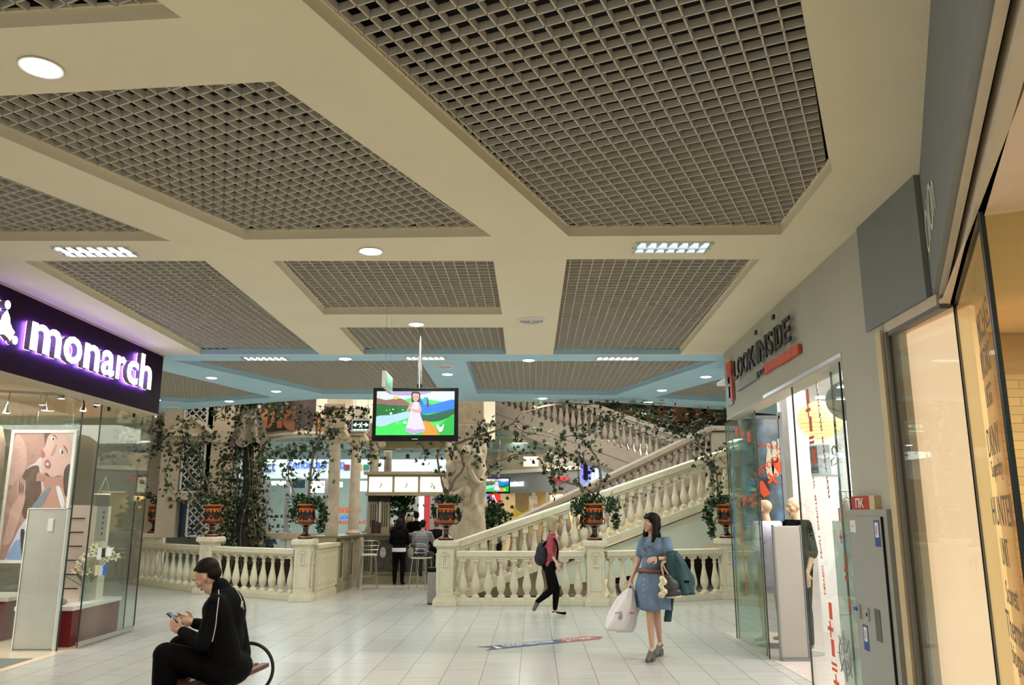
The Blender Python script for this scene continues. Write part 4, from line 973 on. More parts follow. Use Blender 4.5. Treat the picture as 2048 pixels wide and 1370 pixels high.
def smooth_path(pts, k=5):
    out = []; n = len(pts)
    for i in range(n - 1):
        p0, p1, p2, p3 = pts[max(i - 1, 0)], pts[i], pts[i + 1], pts[min(i + 2, n - 1)]
        for j in range(k):
            q = j / k; out.append(.5 * ((2 * p1) + (p2 - p0) * q + (2 * p0 - 5 * p1 + 4 * p2 - p3) * q * q + (3 * p1 - p0 - 3 * p2 + p3) * q ** 3))
    out.append(pts[-1]); return out
def bunch(p, par, r, s=1.0):
    m = MB()
    for i in range(22):
        q = i / 22; a = r.uniform(0, 6.3); rr = .045 * (1 - q) ** .6 * s; m.ball((p[0] + rr * math.cos(a), p[1] + rr * math.sin(a), p[2] - .02 - q * .2 * s), .018 * s, 1)
    m.build('grape_cluster', GRP, par, True, world=True)
def vine(base, paths, label, seed, density=20, bush=None, grapes=(), Y=None, lsize=.088, name='grape_vine', cat='climbing plant', lm=None, extra=0):
    """paths: lists of (px, py, Y or None, radius, leafiness)"""
    r = random.Random(seed); t = thing(name, label, cat, base, 0, 'vines growing out of the painted vases' if name == 'grape_vine' else None)
    lv = MB(); 
    for pth in paths:
        rad = pth.get('r', .018); pts = [at(q[0], q[1], q[2] if len(q) > 2 else Y) for q in pth['p']]
        pts = [p + Vector((0, r.uniform(-.06, .06), 0)) if 0 < i else p for i, p in enumerate(pts)]
        for p in pts: p.z = min(p.z, 3.74)
        sp = smooth_path(pts); sp = [p + Vector((r.uniform(-.012, .012), r.uniform(-.015, .015), r.uniform(-.012, .012))) for p in sp]
        n = len(sp); MB().tube(sp, [rad * (1 - .65 * i / n) for i in range(n)], 6).build('branch', WOOD, t, True, world=True)
        d = pth.get('d', 1.0)
        for i in range(n - 1):
            a, b = sp[i], sp[i + 1]; k = (b - a).length * density * d * 2.2; k = int(k) + (r.random() < k % 1)
            for _ in range(k):
                p = a.lerp(b, r.random()); spread = pth.get('s', .11)
                add_leaf(lv, p + Vector((r.gauss(0, spread), r.gauss(0, spread), r.gauss(-.05, spread))), lsize * r.uniform(.65, 1.25), r)
    for v in lv.b.verts: v.co.z = min(v.co.z, 3.80)
    me = lv.build('leaves', lm or LF, t, world=True, fix=False, kind='stuff')
    for g in grapes: bunch(at(g[0], g[1], Y), t, r, g[2] if len(g) > 2 else 1)
    return t
def ivy(base, blobs, label, seed, lsize=.055):
    """leafy mound in a vase with hanging strands: blobs (px, py, rx, rz in m, count)"""
    r = random.Random(seed); t = thing('ivy_plant', label, 'plant', base, 0, 'ivy plants in the painted vases'); lv = MB(); st = MB()
    for (x, y, dy, rx, rz_, n) in blobs:
        c = at(x, y, base[1] + dy)
        for _ in range(n):
            v = Vector((r.gauss(0, 1), r.gauss(0, 1), r.gauss(0, 1))).normalized() * r.random() ** .5
            add_leaf(lv, c + Vector((v.x * rx, v.y * min(rx, .22), v.z * rz_)), lsize * r.uniform(.7, 1.3), r)
        for k in range(3): st.tube([Vector(base) + Vector((0, 0, .0)), Vector(base).lerp(c, .5) + Vector((0, 0, .06)), c + Vector((r.uniform(-.5, .5) * rx, 0, r.uniform(-.5, .5) * rz_))], .005, 4)
    lv.build('leaves', LFD, t, world=True, fix=False, kind='stuff'); st.build('stems', GRN, t, world=True)
    return t
YV = PD[0].y; tops = [(c.x, c.y, 1.17 + .66) for c in PD]
ivy(tops[0], [(880, 1000, 0, .17, .09, 90), (905, 1000, 0, .17, .09, 90), (917, 1032, .02, .06, .14, 60), (868, 1025, .03, .06, .16, 45)], 'ivy mound in the vase right of the bar, short strand at its right', 1)
ivy(tops[1], [(1160, 1015, .05, .20, .20, 190), (1185, 998, .0, .24, .10, 150), (1222, 1010, .03, .20, .16, 150), (1168, 1045, .08, .10, .14, 70), (1232, 1040, .0, .08, .20, 90)], 'wide dark ivy mound in the vase between the two women', 2)
ivy(tops[2], [(1432, 1003, 0, .24, .14, 170), (1416, 1030, -.1, .12, .24, 150), (1424, 1062, -.1, .09, .18, 80), (1452, 996, 0, .16, .08, 60)], 'ivy tumbling down the left side of the vase by the letters shop', 3)
ivy(tops[3], [(600, 1008, .05, .22, .18, 170), (630, 1005, 0, .25, .14, 170), (586, 1030, .1, .12, .2, 90), (646, 1030, .1, .12, .22, 130), (640, 1055, .12, .1, .14, 60)], 'broad ivy mound in the vase left of the fluted columns', 4)
ivy(tops[4], [(405, 992, 0, .22, .09, 90), (430, 1000, 0, .18, .14, 80)], 'ivy in the vase behind the seated man', 5)
ivy(tops[5], [(290, 992, 0, .22, .09, 80), (315, 1003, 0, .2, .12, 80)], 'ivy in the vase just right of the shop glass', 6)
vine(tops[0], [dict(p=[(893, 995), (905, 965), (926, 938), (922, 912), (908, 888)], r=.035, d=.15), dict(p=[(892, 995), (881, 955), (875, 912), (890, 884), (905, 878)], r=.028, d=.5),
 dict(p=[(905, 890), (935, 880), (967, 871), (1028, 844), (1048, 824), (1115, 797), (1162, 795), (1219, 800)], r=.03, d=.55, s=.13), dict(p=[(950, 873), (975, 862), (965, 830)], r=.012, d=.9),
 dict(p=[(1028, 846), (1048, 864), (1088, 869), (1115, 881), (1118, 914), (1108, 955)], r=.018, d=.9), dict(p=[(967, 871), (950, 880), (955, 912)], r=.01, d=2.2), dict(p=[(870, 892), (850, 900), (838, 915)], r=.01, d=1.2)],
 'vine arching from the vase by the bar over to the stairs', 11, Y=YV, grapes=((903, 893, 1.2), (1033, 862), (977, 872), (960, 838)))
vine(tops[1], [dict(p=[(1195, 990), (1202, 955), (1197, 925), (1189, 908), (1169, 884), (1145, 871), (1118, 881)], r=.03, d=.7), dict(p=[(1190, 990), (1162, 972), (1132, 965), (1105, 952), (1108, 905), (1125, 880)], r=.022, d=.5),
 dict(p=[(1160, 972), (1156, 945), (1159, 925), (1172, 905)], r=.014, d=.6), dict(p=[(970, 951), (984, 931), (1017, 914), (1058, 904), (1088, 909), (1101, 931), (1108, 978)], r=.02, d=1.1),
 dict(p=[(1145, 871), (1180, 862), (1220, 830), (1260, 800), (1330, 798)], r=.018, d=1.5, s=.16), dict(p=[(1100, 950), (1128, 930), (1150, 905), (1165, 885)], r=.012, d=.8)],
 'vine rising from the vase between the women, arching up to both sides', 12, Y=PD[1].y, grapes=((1163, 902, 1.2), (1130, 905), (1108, 985, .7)))
vine(tops[2], [dict(p=[(1436, 990), (1432, 950), (1422, 925), (1400, 893), (1388, 862), (1392, 840)], r=.028, d=.7), dict(p=[(1432, 940), (1428, 918), (1442, 898), (1462, 878)], r=.015, d=.6), dict(p=[(1430, 985), (1420, 935), (1405, 905), (1398, 880)], r=.016, d=.6),
 dict(p=[(1390, 860), (1350, 850), (1310, 835), (1270, 815), (1240, 805)], r=.016, d=2.6, s=.16), dict(p=[(1390, 850), (1420, 830), (1450, 815)], r=.014, d=1.6, s=.14), dict(p=[(1240, 797), (1290, 803), (1340, 803), (1410, 795)], r=.016, d=.6)],
 'vine climbing from the vase by the letters shop up to the stair landing', 13, Y=PD[2].y, grapes=((1312, 850, 1),))
vine(tops[3], [dict(p=[(617, 995), (624, 935), (631, 894), (638, 871), (645, 835)], r=.03, d=1.3, s=.14), dict(p=[(622, 960), (632, 925), (636, 900)], r=.012, d=.5), dict(p=[(634, 870), (634, 834), (658, 817), (688, 807), (742, 804)], r=.022, d=.8), dict(p=[(660, 815), (690, 822), (712, 835), (742, 815)], r=.012, d=1.2),
 dict(p=[(620, 860), (617, 832), (604, 810), (584, 802), (550, 802), (500, 809)], r=.018, d=1.0), dict(p=[(648, 898), (628, 894), (597, 893), (567, 894), (537, 908), (510, 925)], r=.016, d=1.8), dict(p=[(593, 995), (578, 962), (576, 935), (581, 901)], r=.02, d=1.6),
 dict(p=[(655, 870), (660, 840), (652, 820)], r=.012, d=2.2), dict(p=[(700, 890), (720, 898), (740, 900), (760, 912)], r=.012, d=2.0)],
 'vine rising left of the fluted columns and arching across the painted frieze', 14, Y=PD[3].y, grapes=((598, 840), (700, 840, 1.2)))
vine(tops[4], [dict(p=[(414, 992), (392, 972), (380, 947), (374, 915), (366, 892)], r=.035, d=.7), dict(p=[(420, 990), (405, 930), (392, 895), (400, 876), (440, 867)], r=.02, d=1.7), dict(p=[(370, 900), (345, 905), (334, 885), (324, 865), (313, 828)], r=.016, d=1.9), dict(p=[(380, 890), (360, 870), (372, 840), (390, 815)], r=.014, d=1.6), dict(p=[(398, 990), (372, 1000), (345, 985), (332, 950), (340, 920)], r=.012, d=1.0)],
 'gnarled vine behind the seated man climbing over the white lattice', 15, Y=PD[4].y, grapes=((372, 870, 1.3), (318, 870, 1.2)))
vine(tops[5], [dict(p=[(298, 992), (279, 962), (274, 934), (280, 915), (268, 880)], r=.032, d=.6), dict(p=[(280, 915), (300, 905), (318, 890), (325, 870), (312, 832)], r=.02, d=1.9), dict(p=[(268, 890), (255, 865), (245, 840)], r=.014, d=1.5)],
 'vine seen through and beside the left shop glass', 16, Y=PD[5].y, grapes=((322, 862, 1.4),))
# ---------------- staircase ----------------
STG = mat('pale_green_plaster', (.66, .70, .56), .75, var=.03, scale=2); STONESH = mat('shaded_stone', (.29, .24, .205), .75, var=.08, scale=6)  # second stone is a darker copy, shade on the stairs put into its colour
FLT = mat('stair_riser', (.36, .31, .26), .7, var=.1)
ST = thing('atrium_staircase', 'grand switchback stone staircase rising behind the front balustrade to the right', 'staircase', (-1.0, 16.4, 0))
def stair_rail(name, A, B, z_over, n, m, label, h=.80, q0=0.0, q1=1.0, str_h=.22, first=.5, rail=.13):
    """sloping balustrade from A to B (A, B on the underside of the hand rail); balusters plumb"""
    A = Vector(A); B = Vector(B)
    dz = Vector((0, 0, 1))
    MB().bar(A + dz * .02, B + dz * .02, .16, .05).bar(A + dz * (.05 + rail / 2), B + dz * (.05 + rail / 2), .24, rail, .02).build('stair_balustrade', m, ST, world=True)
    t = COL.objects[-1]; t['label'] = label
    MB().bar(A - dz * (h + str_h / 2), B - dz * (h + str_h / 2), .24, str_h, .01).build('stringer', m, ST, world=True).parent = t
    me = None; ang = math.atan2((B - A).y, (B - A).x)
    for i in range(n):
        p = A.lerp(B, (i + first) / n)
        if me is None:
            b = MB(); k = (h - .17) / .632; b.lathe([(r, .05 + z * k) for r, z in BAL], 14); b.box(-.07, .07, -.07, .07, -.03, .05); b.box(-.06, .06, -.06, .06, h - .12, h + .04)
            o = b.build('baluster', m, t, True); me = o.data
        else: o = bpy.data.objects.new('baluster', me); COL.objects.link(o); o.parent = t
        o.location = Vector((p.x, p.y, p.z - h)) - ST.location; o.rotation_euler = (0, 0, ang)
    return t
YS0, YS1 = 16.3, 18.6
# near rail of the lower flight: hand rail underside measured at both ends
nA = at(915, 1100, YS0); nB = at(1475, 906, YS1 + .2)
near = stair_rail('stair_balustrade', nA, nB, 0, 30, STONE, 'near pale stone balustrade of the lower stair flight, rising to the right', first=.3, str_h=.14)
fA = at(985, 1076, 18.6); fB = at(1420, 866, 21.3)
side = Vector((-(nB - nA).y, (nB - nA).x, 0)).normalized() * 2.2
sA = Vector((fA.x - nA.x, fA.y - nA.y, 0)); sB = Vector((fB.x - nB.x, fB.y - nB.y, 0))
far_ = stair_rail('stair_balustrade', fA, fB, 0, 30, STONESH, 'shaded far balustrade of the lower stair flight behind the pale one', first=.3)
# stringer wall under the near flight
def wall_under(a, b, th, m, name, zb=0.0):
    o = MB(); d = Vector((b.x - a.x, b.y - a.y, 0)).normalized(); n_ = Vector((-d.y, d.x, 0)) * th
    pts = [Vector((a.x, a.y, zb)), Vector((b.x, b.y, zb)), b, a]
    o.face(pts); o.face([p + n_ for p in pts[::-1]]); o.face([a, b, b + n_, a + n_]); return o.build(name, m)
# flight: treads between the two rails, soffit slab below
dn = Vector((0, 0, 1.02)); a0, b0 = nA - dn, nB - dn
fl = ST
NS = 22; m = MB(); r_ = MB()
for i in range(NS):
    p = a0.lerp(b0, i / NS); q = a0.lerp(b0, (i + 1) / NS); zt = q.z + .12
    pf_, qf_ = p + sA.lerp(sB, i / NS), q + sA.lerp(sB, (i + 1) / NS); pp = [(p.x, p.y), (q.x, q.y), (qf_.x, qf_.y), (pf_.x, pf_.y)]
    m.prism(pp, zt - .05, zt)
    r_.face([Vector((p.x, p.y, zt - .17)), Vector((p.x, p.y, zt - .04)), Vector((pf_.x, pf_.y, zt - .04)), Vector((pf_.x, pf_.y, zt - .17))])
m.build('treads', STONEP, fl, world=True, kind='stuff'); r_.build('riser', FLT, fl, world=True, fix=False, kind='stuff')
# pale green side panel of the flight: triangle between stringer and its lower edge
o_ = MB(); d_ = (b0 - a0); ze = Vector((0, 0, -.55)); nn = side.normalized() * .12
s0 = a0.lerp(b0, .30); pA = a0.lerp(b0, .0)
up_ = [s0 + Vector((0, 0, 0)), b0, b0 + Vector((0, 0, -.72)), s0.lerp(b0, .42) + Vector((0, 0, -.78)), Vector((s0.x, s0.y, max(.2, s0.z - .45)))]
lo = [pA, s0, Vector((s0.x, s0.y, 0)), Vector((pA.x, pA.y, 0))]
for poly in (up_,):
    o_.face(poly); o_.face([p + nn for p in poly][::-1])
    for i in range(len(poly)): o_.face([poly[i], poly[(i + 1) % len(poly)], poly[(i + 1) % len(poly)] + nn, poly[i] + nn])
o_.build('side_panel', STG, fl, world=True)
o_ = MB(); q1_ = a0.lerp(b0, .45)
lowp = [a0 + nn * 2, Vector((a0.x, a0.y, .02)) + nn * 2, Vector((q1_.x, q1_.y, .02)) + nn * 2, q1_ + nn * 2]; o_.face(lowp); o_.face([p + nn for p in lowp][::-1])
for i in range(4): o_.face([lowp[i], lowp[(i + 1) % 4], lowp[(i + 1) % 4] + nn, lowp[i] + nn])
o_.build('side_wall', STONEP, fl, world=True)
bt = [b0 + Vector((0, 0, -.60)) , s0 + Vector((0, 0, -.40))]; o_ = MB(); o_.face([bt[0], bt[1], bt[1] + side * .9, bt[0] + side * .9]); o_.build('soffit', STONESH, fl, world=True, fix=False)
# landing at the head of the lower flight
la = nB + Vector((0, 0, -.9)); ld = Vector(((nB - nA).x, (nB - nA).y, 0)).normalized()
lt = ST
P_ = [la, la + ld * 2.6, la + ld * 2.6 + side * 2.2, la + side * 2.2]
MB().prism([(p.x, p.y) for p in P_], la.z - .3, la.z).build('slab', STONESH, lt, world=True)
z1 = fB.z
MB().bar(Vector((fB.x, fB.y, z1 + .12)), Vector((fB.x + 2.0, fB.y + .25, z1 + .12)), .24, .13, .02).bar(Vector((fB.x, fB.y, z1 - .45)), Vector((fB.x + 2.0, fB.y + .25, z1 - .45)), .1, .9).build('parapet', STONESH, lt, world=True)
MB().box(fB.x + 1.4, fB.x + 1.9, fB.y - 2.2, fB.y - 1.7, .01, la.z - .3).build('support_pier', STONEP, lt, world=True)
# upper flight running back up to the left
uY0, uY1 = 21.6, 22.6
uA = at(1372, 886, uY0); uB = at(1000, 752, uY1)
uB = uA + (uB - uA) * 1.22
stair_rail('stair_balustrade', uA, uB, 0, 36, STONESH, 'upper stair balustrade rising to the left under the blue ceiling edge', h=.8, first=.5, str_h=.30)
us = Vector((0, 2.2, 0)); uf = ST
z_ = Vector((0, 0, 1)); hA = uA - z_ * 1.10; hB = uB - z_ * 1.10
MB().bar(hA - z_ * .16, hB - z_ * .16, .2, .34).build('stringer', STONESH, uf, world=True)
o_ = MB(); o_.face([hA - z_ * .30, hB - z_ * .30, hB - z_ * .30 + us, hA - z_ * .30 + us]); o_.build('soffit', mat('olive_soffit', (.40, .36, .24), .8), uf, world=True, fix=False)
m = MB()
for i in range(24):
    p = hA.lerp(hB, i / 24); q = hA.lerp(hB, (i + 1) / 24); m.prism([(p.x, p.y), (q.x, q.y), (q.x, q.y + 2.2), (p.x, p.y + 2.2)], q.z, q.z + .06)
m.build('treads', STONEP, uf, world=True, kind='stuff')
stair_rail('stair_balustrade', uA + us, uB + us, 0, 36, STONESH, 'back balustrade of the upper stair flight against the dark mural', h=.8, first=.5, str_h=.2)
# ---------------- atrium backdrop, built where it stands ----------------
PINKW = mat('pinkish_plaster', (.62, .52, .41), .85, var=.05, scale=2); CRW = mat('cream_wall', (.72, .66, .54), .85, var=.04, scale=2)
TEAL = mat('teal_ceiling', (.36, .50, .50), .8); OLIVE = mat('olive_wall', (.50, .48, .28), .85); NAVY = mat('navy_glass', (.02, .05, .10), .25, var=.2)
def px_box(x0, x1, y0, y1, Y, th=.1, mb=None):
    a = at(x0, y0, Y); b = at(x1, y1, Y); mb = mb or MB(); return mb.box(a.x, b.x, Y, Y + th, min(a.z, b.z), max(a.z, b.z))
def X(x, Y, y=950): return at(x, y, Y).x
def Z(y, Y, x=1024): return at(x, y, Y).z
# enclosing walls and the hall beyond
struct(MB().box(-16, 14, 33, 33.2, 0, 8).build('wall_back', CRW)); struct(MB().box(-16, -15.8, 12.4, 33, 0, 8).build('wall_left_back', CRW))
struct(MB().box(13.8, 14, 12.4, 33, 0, 8).build('wall_right_back', CRW))
struct(MB().box(-16, -3.5, 22.6, 33, 3.62, 3.75).box(-3.5, 14, 25.0, 33, 3.95, 4.1).build('ceiling_far', TEAL))
struct(MB().box(-16, 14, 16, 33, 8, 8.1).build('ceiling_atrium', CREAM))
struct(MB().box(-15.8, X(336, 21.7), 21.7, 21.9, 0, 6).build('wall_left_back', PINKW))
struct(MB().box(-15.8, -9.0, 16.5, 16.6, 3.0, 6).build('wall_left_back', CRW))
# facade with pediment, lattice and dark glazing
Yf = 20.6
fc = thing('garden_facade', 'plaster house front with small pediment, white lattice and dark glazing behind the vines', 'facade', (X(390, Yf), Yf, 0))
px_box(333, 347, 790, 1075, Yf, .3).build('pilaster', PINKW, fc, world=True); px_box(430, 455, 790, 1075, Yf, .3).build('pilaster', PINKW, fc, world=True); px_box(508, 516, 790, 1075, Yf, .15).build('pilaster', CRW, fc, world=True)
px_box(345, 432, 780, 1075, Yf + .25, .06).build('glazing', NAVY, fc, world=True)
px_box(328, 440, 869, 884, Yf - .12, .4).build('entablature', PINKW, fc, world=True)
px_box(336, 438, 985, 1001, Yf - .08, .3).build('sill', PINKW, fc, world=True)
a, b, c = at(337, 870, Yf - .15), at(432, 870, Yf - .15), at(386, 833, Yf - .15)
MB().prism([(a.x, a.z), (b.x, b.z), (c.x, c.z)], 0, .35, Matrix(((1, 0, 0, 0), (0, 0, 1, Yf - .15), (0, 1, 0, 0), (0, 0, 0, 1)))).build('pediment', PINKW, fc, world=True)
m = MB()
for p, q in ((a, c), (c, b), (b, a)): m.bar(p + Vector((0, -.04, 0)), q + Vector((0, -.04, 0)), .12, .07)
m.build('pediment_moulding', CRW, fc, world=True)
def lattice(x0, x1, y0, y1, Y, parent, st=.19):
    A, B = at(x0, y1, Y), at(x1, y0, Y); w_, h = B.x - A.x, B.z - A.z; m = MB()
    for k in range(-int(h / st) - 1, int(w_ / st) + 2):
        for sg_ in (1, -1):
            # line x = k*st + s*z clipped to the rectangle
            pts = []
            for z in (0, h):
                pass
            x_at = lambda z: (k * st + z) if sg_ > 0 else (k * st + h - z)
            zs = [0, h]
            z0 = 0; z1 = h
            lo = (0 - k * st) if sg_ > 0 else (k * st + h - w_); hi = (w_ - k * st) if sg_ > 0 else (k * st + h)
            z0, z1 = max(z0, lo), min(z1, hi)
            if z1 - z0 > .03: m.bar((A.x + x_at(z0), Y, A.z + z0), (A.x + x_at(z1), Y, A.z + z1), .02, .028)
    o = m.build('lattice', WHITE, parent, world=True)
    f = MB()
    for p, q in (((A.x, A.z), (B.x, A.z)), ((B.x, A.z), (B.x, B.z)), ((B.x, B.z), (A.x, B.z)), ((A.x, B.z), (A.x, A.z))): f.bar((p[0], Y, p[1]), (q[0], Y, q[1] + 1e-4), .04, .05)
    f.build('lattice_frame', WHITE, parent, world=True)
lattice(367, 418, 790, 864, Yf, fc); lattice(360, 412, 886, 984, Yf, fc); lattice(372, 418, 1002, 1072, Yf, fc)
m = MB()
for i in range(6): px_box(417 + i * 2.6, 418.2 + i * 2.6, 790, 965, Yf + .1, .02, m)
m.build('slats', CRW, fc, world=True); px_box(415, 433, 790, 984, Yf + .2, .04).build('dark_panel', BLACK, fc, world=True)
px_box(337, 350, 972, 1002, Yf + .1, .05).build('lit_window', glow('yellow_window', (.9, .8, .25), .6), fc, world=True)
# burlap canopy on a dark trunk wrapped in vines
tc_ = at(484, 1080, 19.4); ct = thing('vine_tree', 'dark trunk wrapped in vines under a hanging burlap canopy left of the shop lettering', 'tree', (tc_.x, tc_.y, 0))
BUR = mat('burlap', (.20, .165, .13), .95, var=.15, scale=14)
zt_, zm_, zl_ = Z(800, 19.4), Z(858, 19.4), Z(892, 19.4); rows = []
for z, r in ((zt_, .05), (zt_ - .2, .12), ((zt_ + zm_) / 2, .20), (zm_, .30), (zl_, .40)):
    rows.append([(r * (1 + .2 * math.sin(6 * a)) * math.cos(a), r * (1 + .2 * math.sin(6 * a)) * math.sin(a), z + .07 * math.sin(5 * a)) for a in [k * 2 * PI / 36 for k in range(37)]])
MB().sheet(rows).build('canopy', BUR, ct, True, fix=False)
MB().tube(smooth_path([Vector(q) for q in ((0, 0, 0), (.05, 0, .8), (-.04, .02, 1.6), (.04, 0, 2.4), (0, 0, 3.0), (.02, 0, zt_ + .1))]), [.14] * 12 + [.10] * 14, 9).build('trunk', mat('dark_bark', (.03, .024, .02), .9, var=.3, scale=10), ct, True)
r = random.Random(55); lv = MB(); st = MB()
for k in range(14):
    a = r.uniform(0, 6.28); x0 = .33 * math.cos(a); p = [Vector((x0 + r.uniform(-.1, .1), .3 * math.sin(a) * .6, z)) for z in (zl_, 2.2, 1.4, .7, .05)]; sp = smooth_path(p); st.tube(sp, .012, 4)
    for q in sp:
        for _ in range(5): add_leaf(lv, q + Vector((r.gauss(0, .15), r.gauss(0, .10), r.gauss(0, .10))), .085 * r.uniform(.7, 1.2), r)
for k in range(6):
    sg_ = (-1, 1)[k % 2]; L_ = .3 + .12 * k; p = [Vector((0, 0, zt_)), Vector((sg_ * L_ * .5, 0, zt_ + .12)), Vector((sg_ * L_, 0, zt_ - .12)), Vector((sg_ * (L_ + .08), 0, zt_ - .5))]; sp = smooth_path(p); st.tube(sp, .014, 5)
    for q in sp[4:]:
        for _ in range(4): add_leaf(lv, q + Vector((r.gauss(0, .06), r.gauss(0, .05), r.gauss(0, .06))), .09, r)
for _ in range(110): add_leaf(lv, Vector((r.gauss(0, .15), r.gauss(-.05, .1), zt_ - .02 + r.gauss(0, .09))), .1, r)
for _ in range(120): z = r.uniform(zl_, zt_); q = (zt_ - z) / (zt_ - zl_); a = r.uniform(PI, 2 * PI); add_leaf(lv, Vector(((.1 + .4 * q) * math.cos(a), (.1 + .36 * q) * math.sin(a) - .04, z)), .09, r)
lv.build('leaves', LF, ct, fix=False, kind='stuff'); st.build('stems', WOOD, ct, True)
for (x0, y0, x1, y1, x2, y2, n, lb, sd) in ((455, 1000, 445, 940, 462, 885, 2.6, 'leafy vine strand left of the dark trunk', 31), (512, 1060, 504, 990, 512, 920, 2.6, 'leafy vine strand right of the dark trunk', 32), (395, 1060, 402, 1000, 398, 930, 1.6, 'thin leafy vine over the lattice behind the vase', 33), (440, 1065, 452, 1020, 444, 975, 2.6, 'low leafy vine beside the seated man’s pedestal', 34)):
    p = at(x0, y0, 19.3); vine((p.x, p.y, 0.02), [dict(p=[(x0, 1072), (x0, y0), (x1, y1), (x2, y2)], r=.016, d=n, s=.14)], lb, sd, Y=19.3, name='climbing_vine', lsize=.085)
# painted frieze on the curved mezzanine front
FRB = mat('frieze_brown', (.05, .035, .035), .5, var=.3, scale=4); FRO = mat('frieze_orange', (.55, .20, .08), .6, var=.12, scale=12)
def arc(x0, x1, n=14):
    out = []
    for i in range(n + 1):
        q = i / n; Y = 20.6 - 1.2 * q - .5 * math.sin(PI * q); p = at(x0 + (x1 - x0) * q, 900, Y); out.append((p.x, p.y))
    return out
def arcwall(x0, x1, z0, z1, off, m, parent=None, name='band', n=14):
    A = arc(x0, x1, n); b = MB()
    for i in range(n):
        (xa, ya), (xb, yb) = A[i], A[i + 1]; b.face([(xa, ya - off, z0), (xb, yb - off, z0), (xb, yb - off, z1), (xa, ya - off, z1)])
        b.face([(xa, ya - off, z0), (xb, yb - off, z0), (xb, yb + .3, z0), (xa, ya + .3, z0)])
    return b.build(name, m, parent, world=parent is not None, fix=False)
zf0 = Z(868, 20.0); zf1 = Z(800, 20.0) + .6
fz = thing('painted_frieze', 'curved dark frieze with orange figures and a meander border below the blue ceiling', 'frieze', (X(575, 20), 20.0, zf0))
struct(arcwall(516, 655, zf0 - .12, zf1, 0, CRW, None, 'wall_mezzanine'))
arcwall(517, 640, zf0 + .06, Z(802, 20.0), .02, FRB, fz, 'painted_field'); arcwall(517, 650, zf0, zf0 + .1, .035, mat('meander_tan', (.42, .33, .26), .6, var=.5, scale=60), fz, 'meander_border'); arcwall(516, 652, zf0 - .06, zf0, .045, CRW, fz, 'moulding')
def frz(px_, py, k, s):
    q = (px_ - 516) / (655 - 516); Y = 20.6 - 1.2 * q - .5 * math.sin(PI * q) - .03; c = at(px_, py, Y); b = bmesh.new()
    vs = [b.verts.new((c.x + x * s, Y, c.z + z * s)) for x, z in FIGS[k]]; e = [b.edges.new((vs[i], vs[(i + 1) % len(vs)])) for i in range(len(vs))]
    bmesh.ops.triangle_fill(b, use_beauty=True, edges=e); bmesh.ops.transform(b, matrix=fz.matrix_world, verts=[]); 
    for v in b.verts: v.co -= fz.location
    me = bpy.data.meshes.new('painted_figure'); b.to_mesh(me); b.free(); mk('painted_figure', me, FRO, fz)
for a_ in ((532, 858, 0, .52), (548, 856, 2, .50), (566, 856, 1, .55), (580, 852, 0, .46), (636, 862, 1, .42)): frz(*a_)
MB().lathe([(.30, 0), (.30, .012)], 28, Matrix.Translation((X(580, 19.3) - fz.location.x, 19.42 - 20.0, Z(836, 19.3) - zf0)) @ Matrix.Rotation(PI / 2, 4, 'X')).build('roundel', mat('frieze_rust', (.20, .07, .03), .6), fz)
struct(px_box(600, 760, 790, 846, 20.3, .4).build('wall_mezzanine', CRW)); struct(px_box(740, 990, 790, 846, 21.4, .4).build('wall_mezzanine', CRW))
struct(px_box(655, 990, 846, 880, 21.6, .2).build('wall_mezzanine', CRW))
struct(px_box(740, 900, 880, 896, 22.4, .2).build('wall_mezzanine', OLIVE))
# fluted columns
def fluted(h, r=.125):
    t = None; n = 48; rows = []
    for i in range(2):
        rows.append([((r * (1.0 if i == 0 else .88)) * (1 - .055 * (abs(math.sin(a * 10)))) * math.cos(a), (r * (1.0 if i == 0 else .88)) * (1 - .055 * (abs(math.sin(a * 10)))) * math.sin(a), .16 + (h - .46) * i) for a in [k * 2 * PI / 120 for k in range(121)]])
    return rows
def column(x, Y, ytop, ybase, label, r=.14):
    b = at(x, ybase, Y); tp = at(x, ytop, Y); h = tp.z - b.z
    t = thing('fluted_column', label, 'column', (b.x, Y, b.z), 0, 'fluted stone columns by the bar')
    MB().sheet(fluted(h, r)).build('shaft', STONEP, t, True, ang=30)
    MB().lathe([(r * 1.45, 0), (r * 1.45, .05), (r * 1.25, .07), (r * 1.35, .10), (r * 1.1, .14), (r, .17)], 28).build('base', STONEP, t, True)
    c = MB().lathe([(r * .9, h - .32), (r * 1.0, h - .30), (r * .98, h - .24), (r * 1.25, h - .12), (r * 1.35, h - .10)], 28).box(-r * 1.6, r * 1.6, -r * 1.4, r * 1.4, h - .08, h, bev=.01)
    for sx in (-1, 1):
        for sy in (-1, 1): c.lathe([(.02, -.05), (.085, -.05), (.10, -.03), (.10, .03), (.085, .05), (.02, .05)], 18, Matrix.Translation((sx * r * 1.35, sy * r * .75, h - .16)) @ Matrix.Rotation(PI / 2, 4, 'X'))
    c.build('capital', STONEP, t, True)
    MB().box(-r * 1.7, r * 1.7, -r * 1.7, r * 1.7, h, h + .55, bev=.01).build('impost', STONEP, t)
    MB().box(-r * 1.7, r * 1.7, -r * 1.7, r * 1.7, -b.z + .01, 0).build('pedestal', STONEP, t)
column(662, 18.3, 858, 1094, 'nearest fluted column left of the bar, its capital against the vine')
column(706, 19.6, 866, 1074, 'second fluted column, standing between the nearest column and the bar sign', .13)
column(744, 21.6, 876, 1062, 'third fluted column, rising behind the lit bar canopy', .13)
column(772, 23.2, 884, 1052, 'farthest fluted column behind the lit bar canopy', .12)
struct(px_box(655, 700, 795, 846, 18.9, .3).build('wall_mezzanine', STONEP))
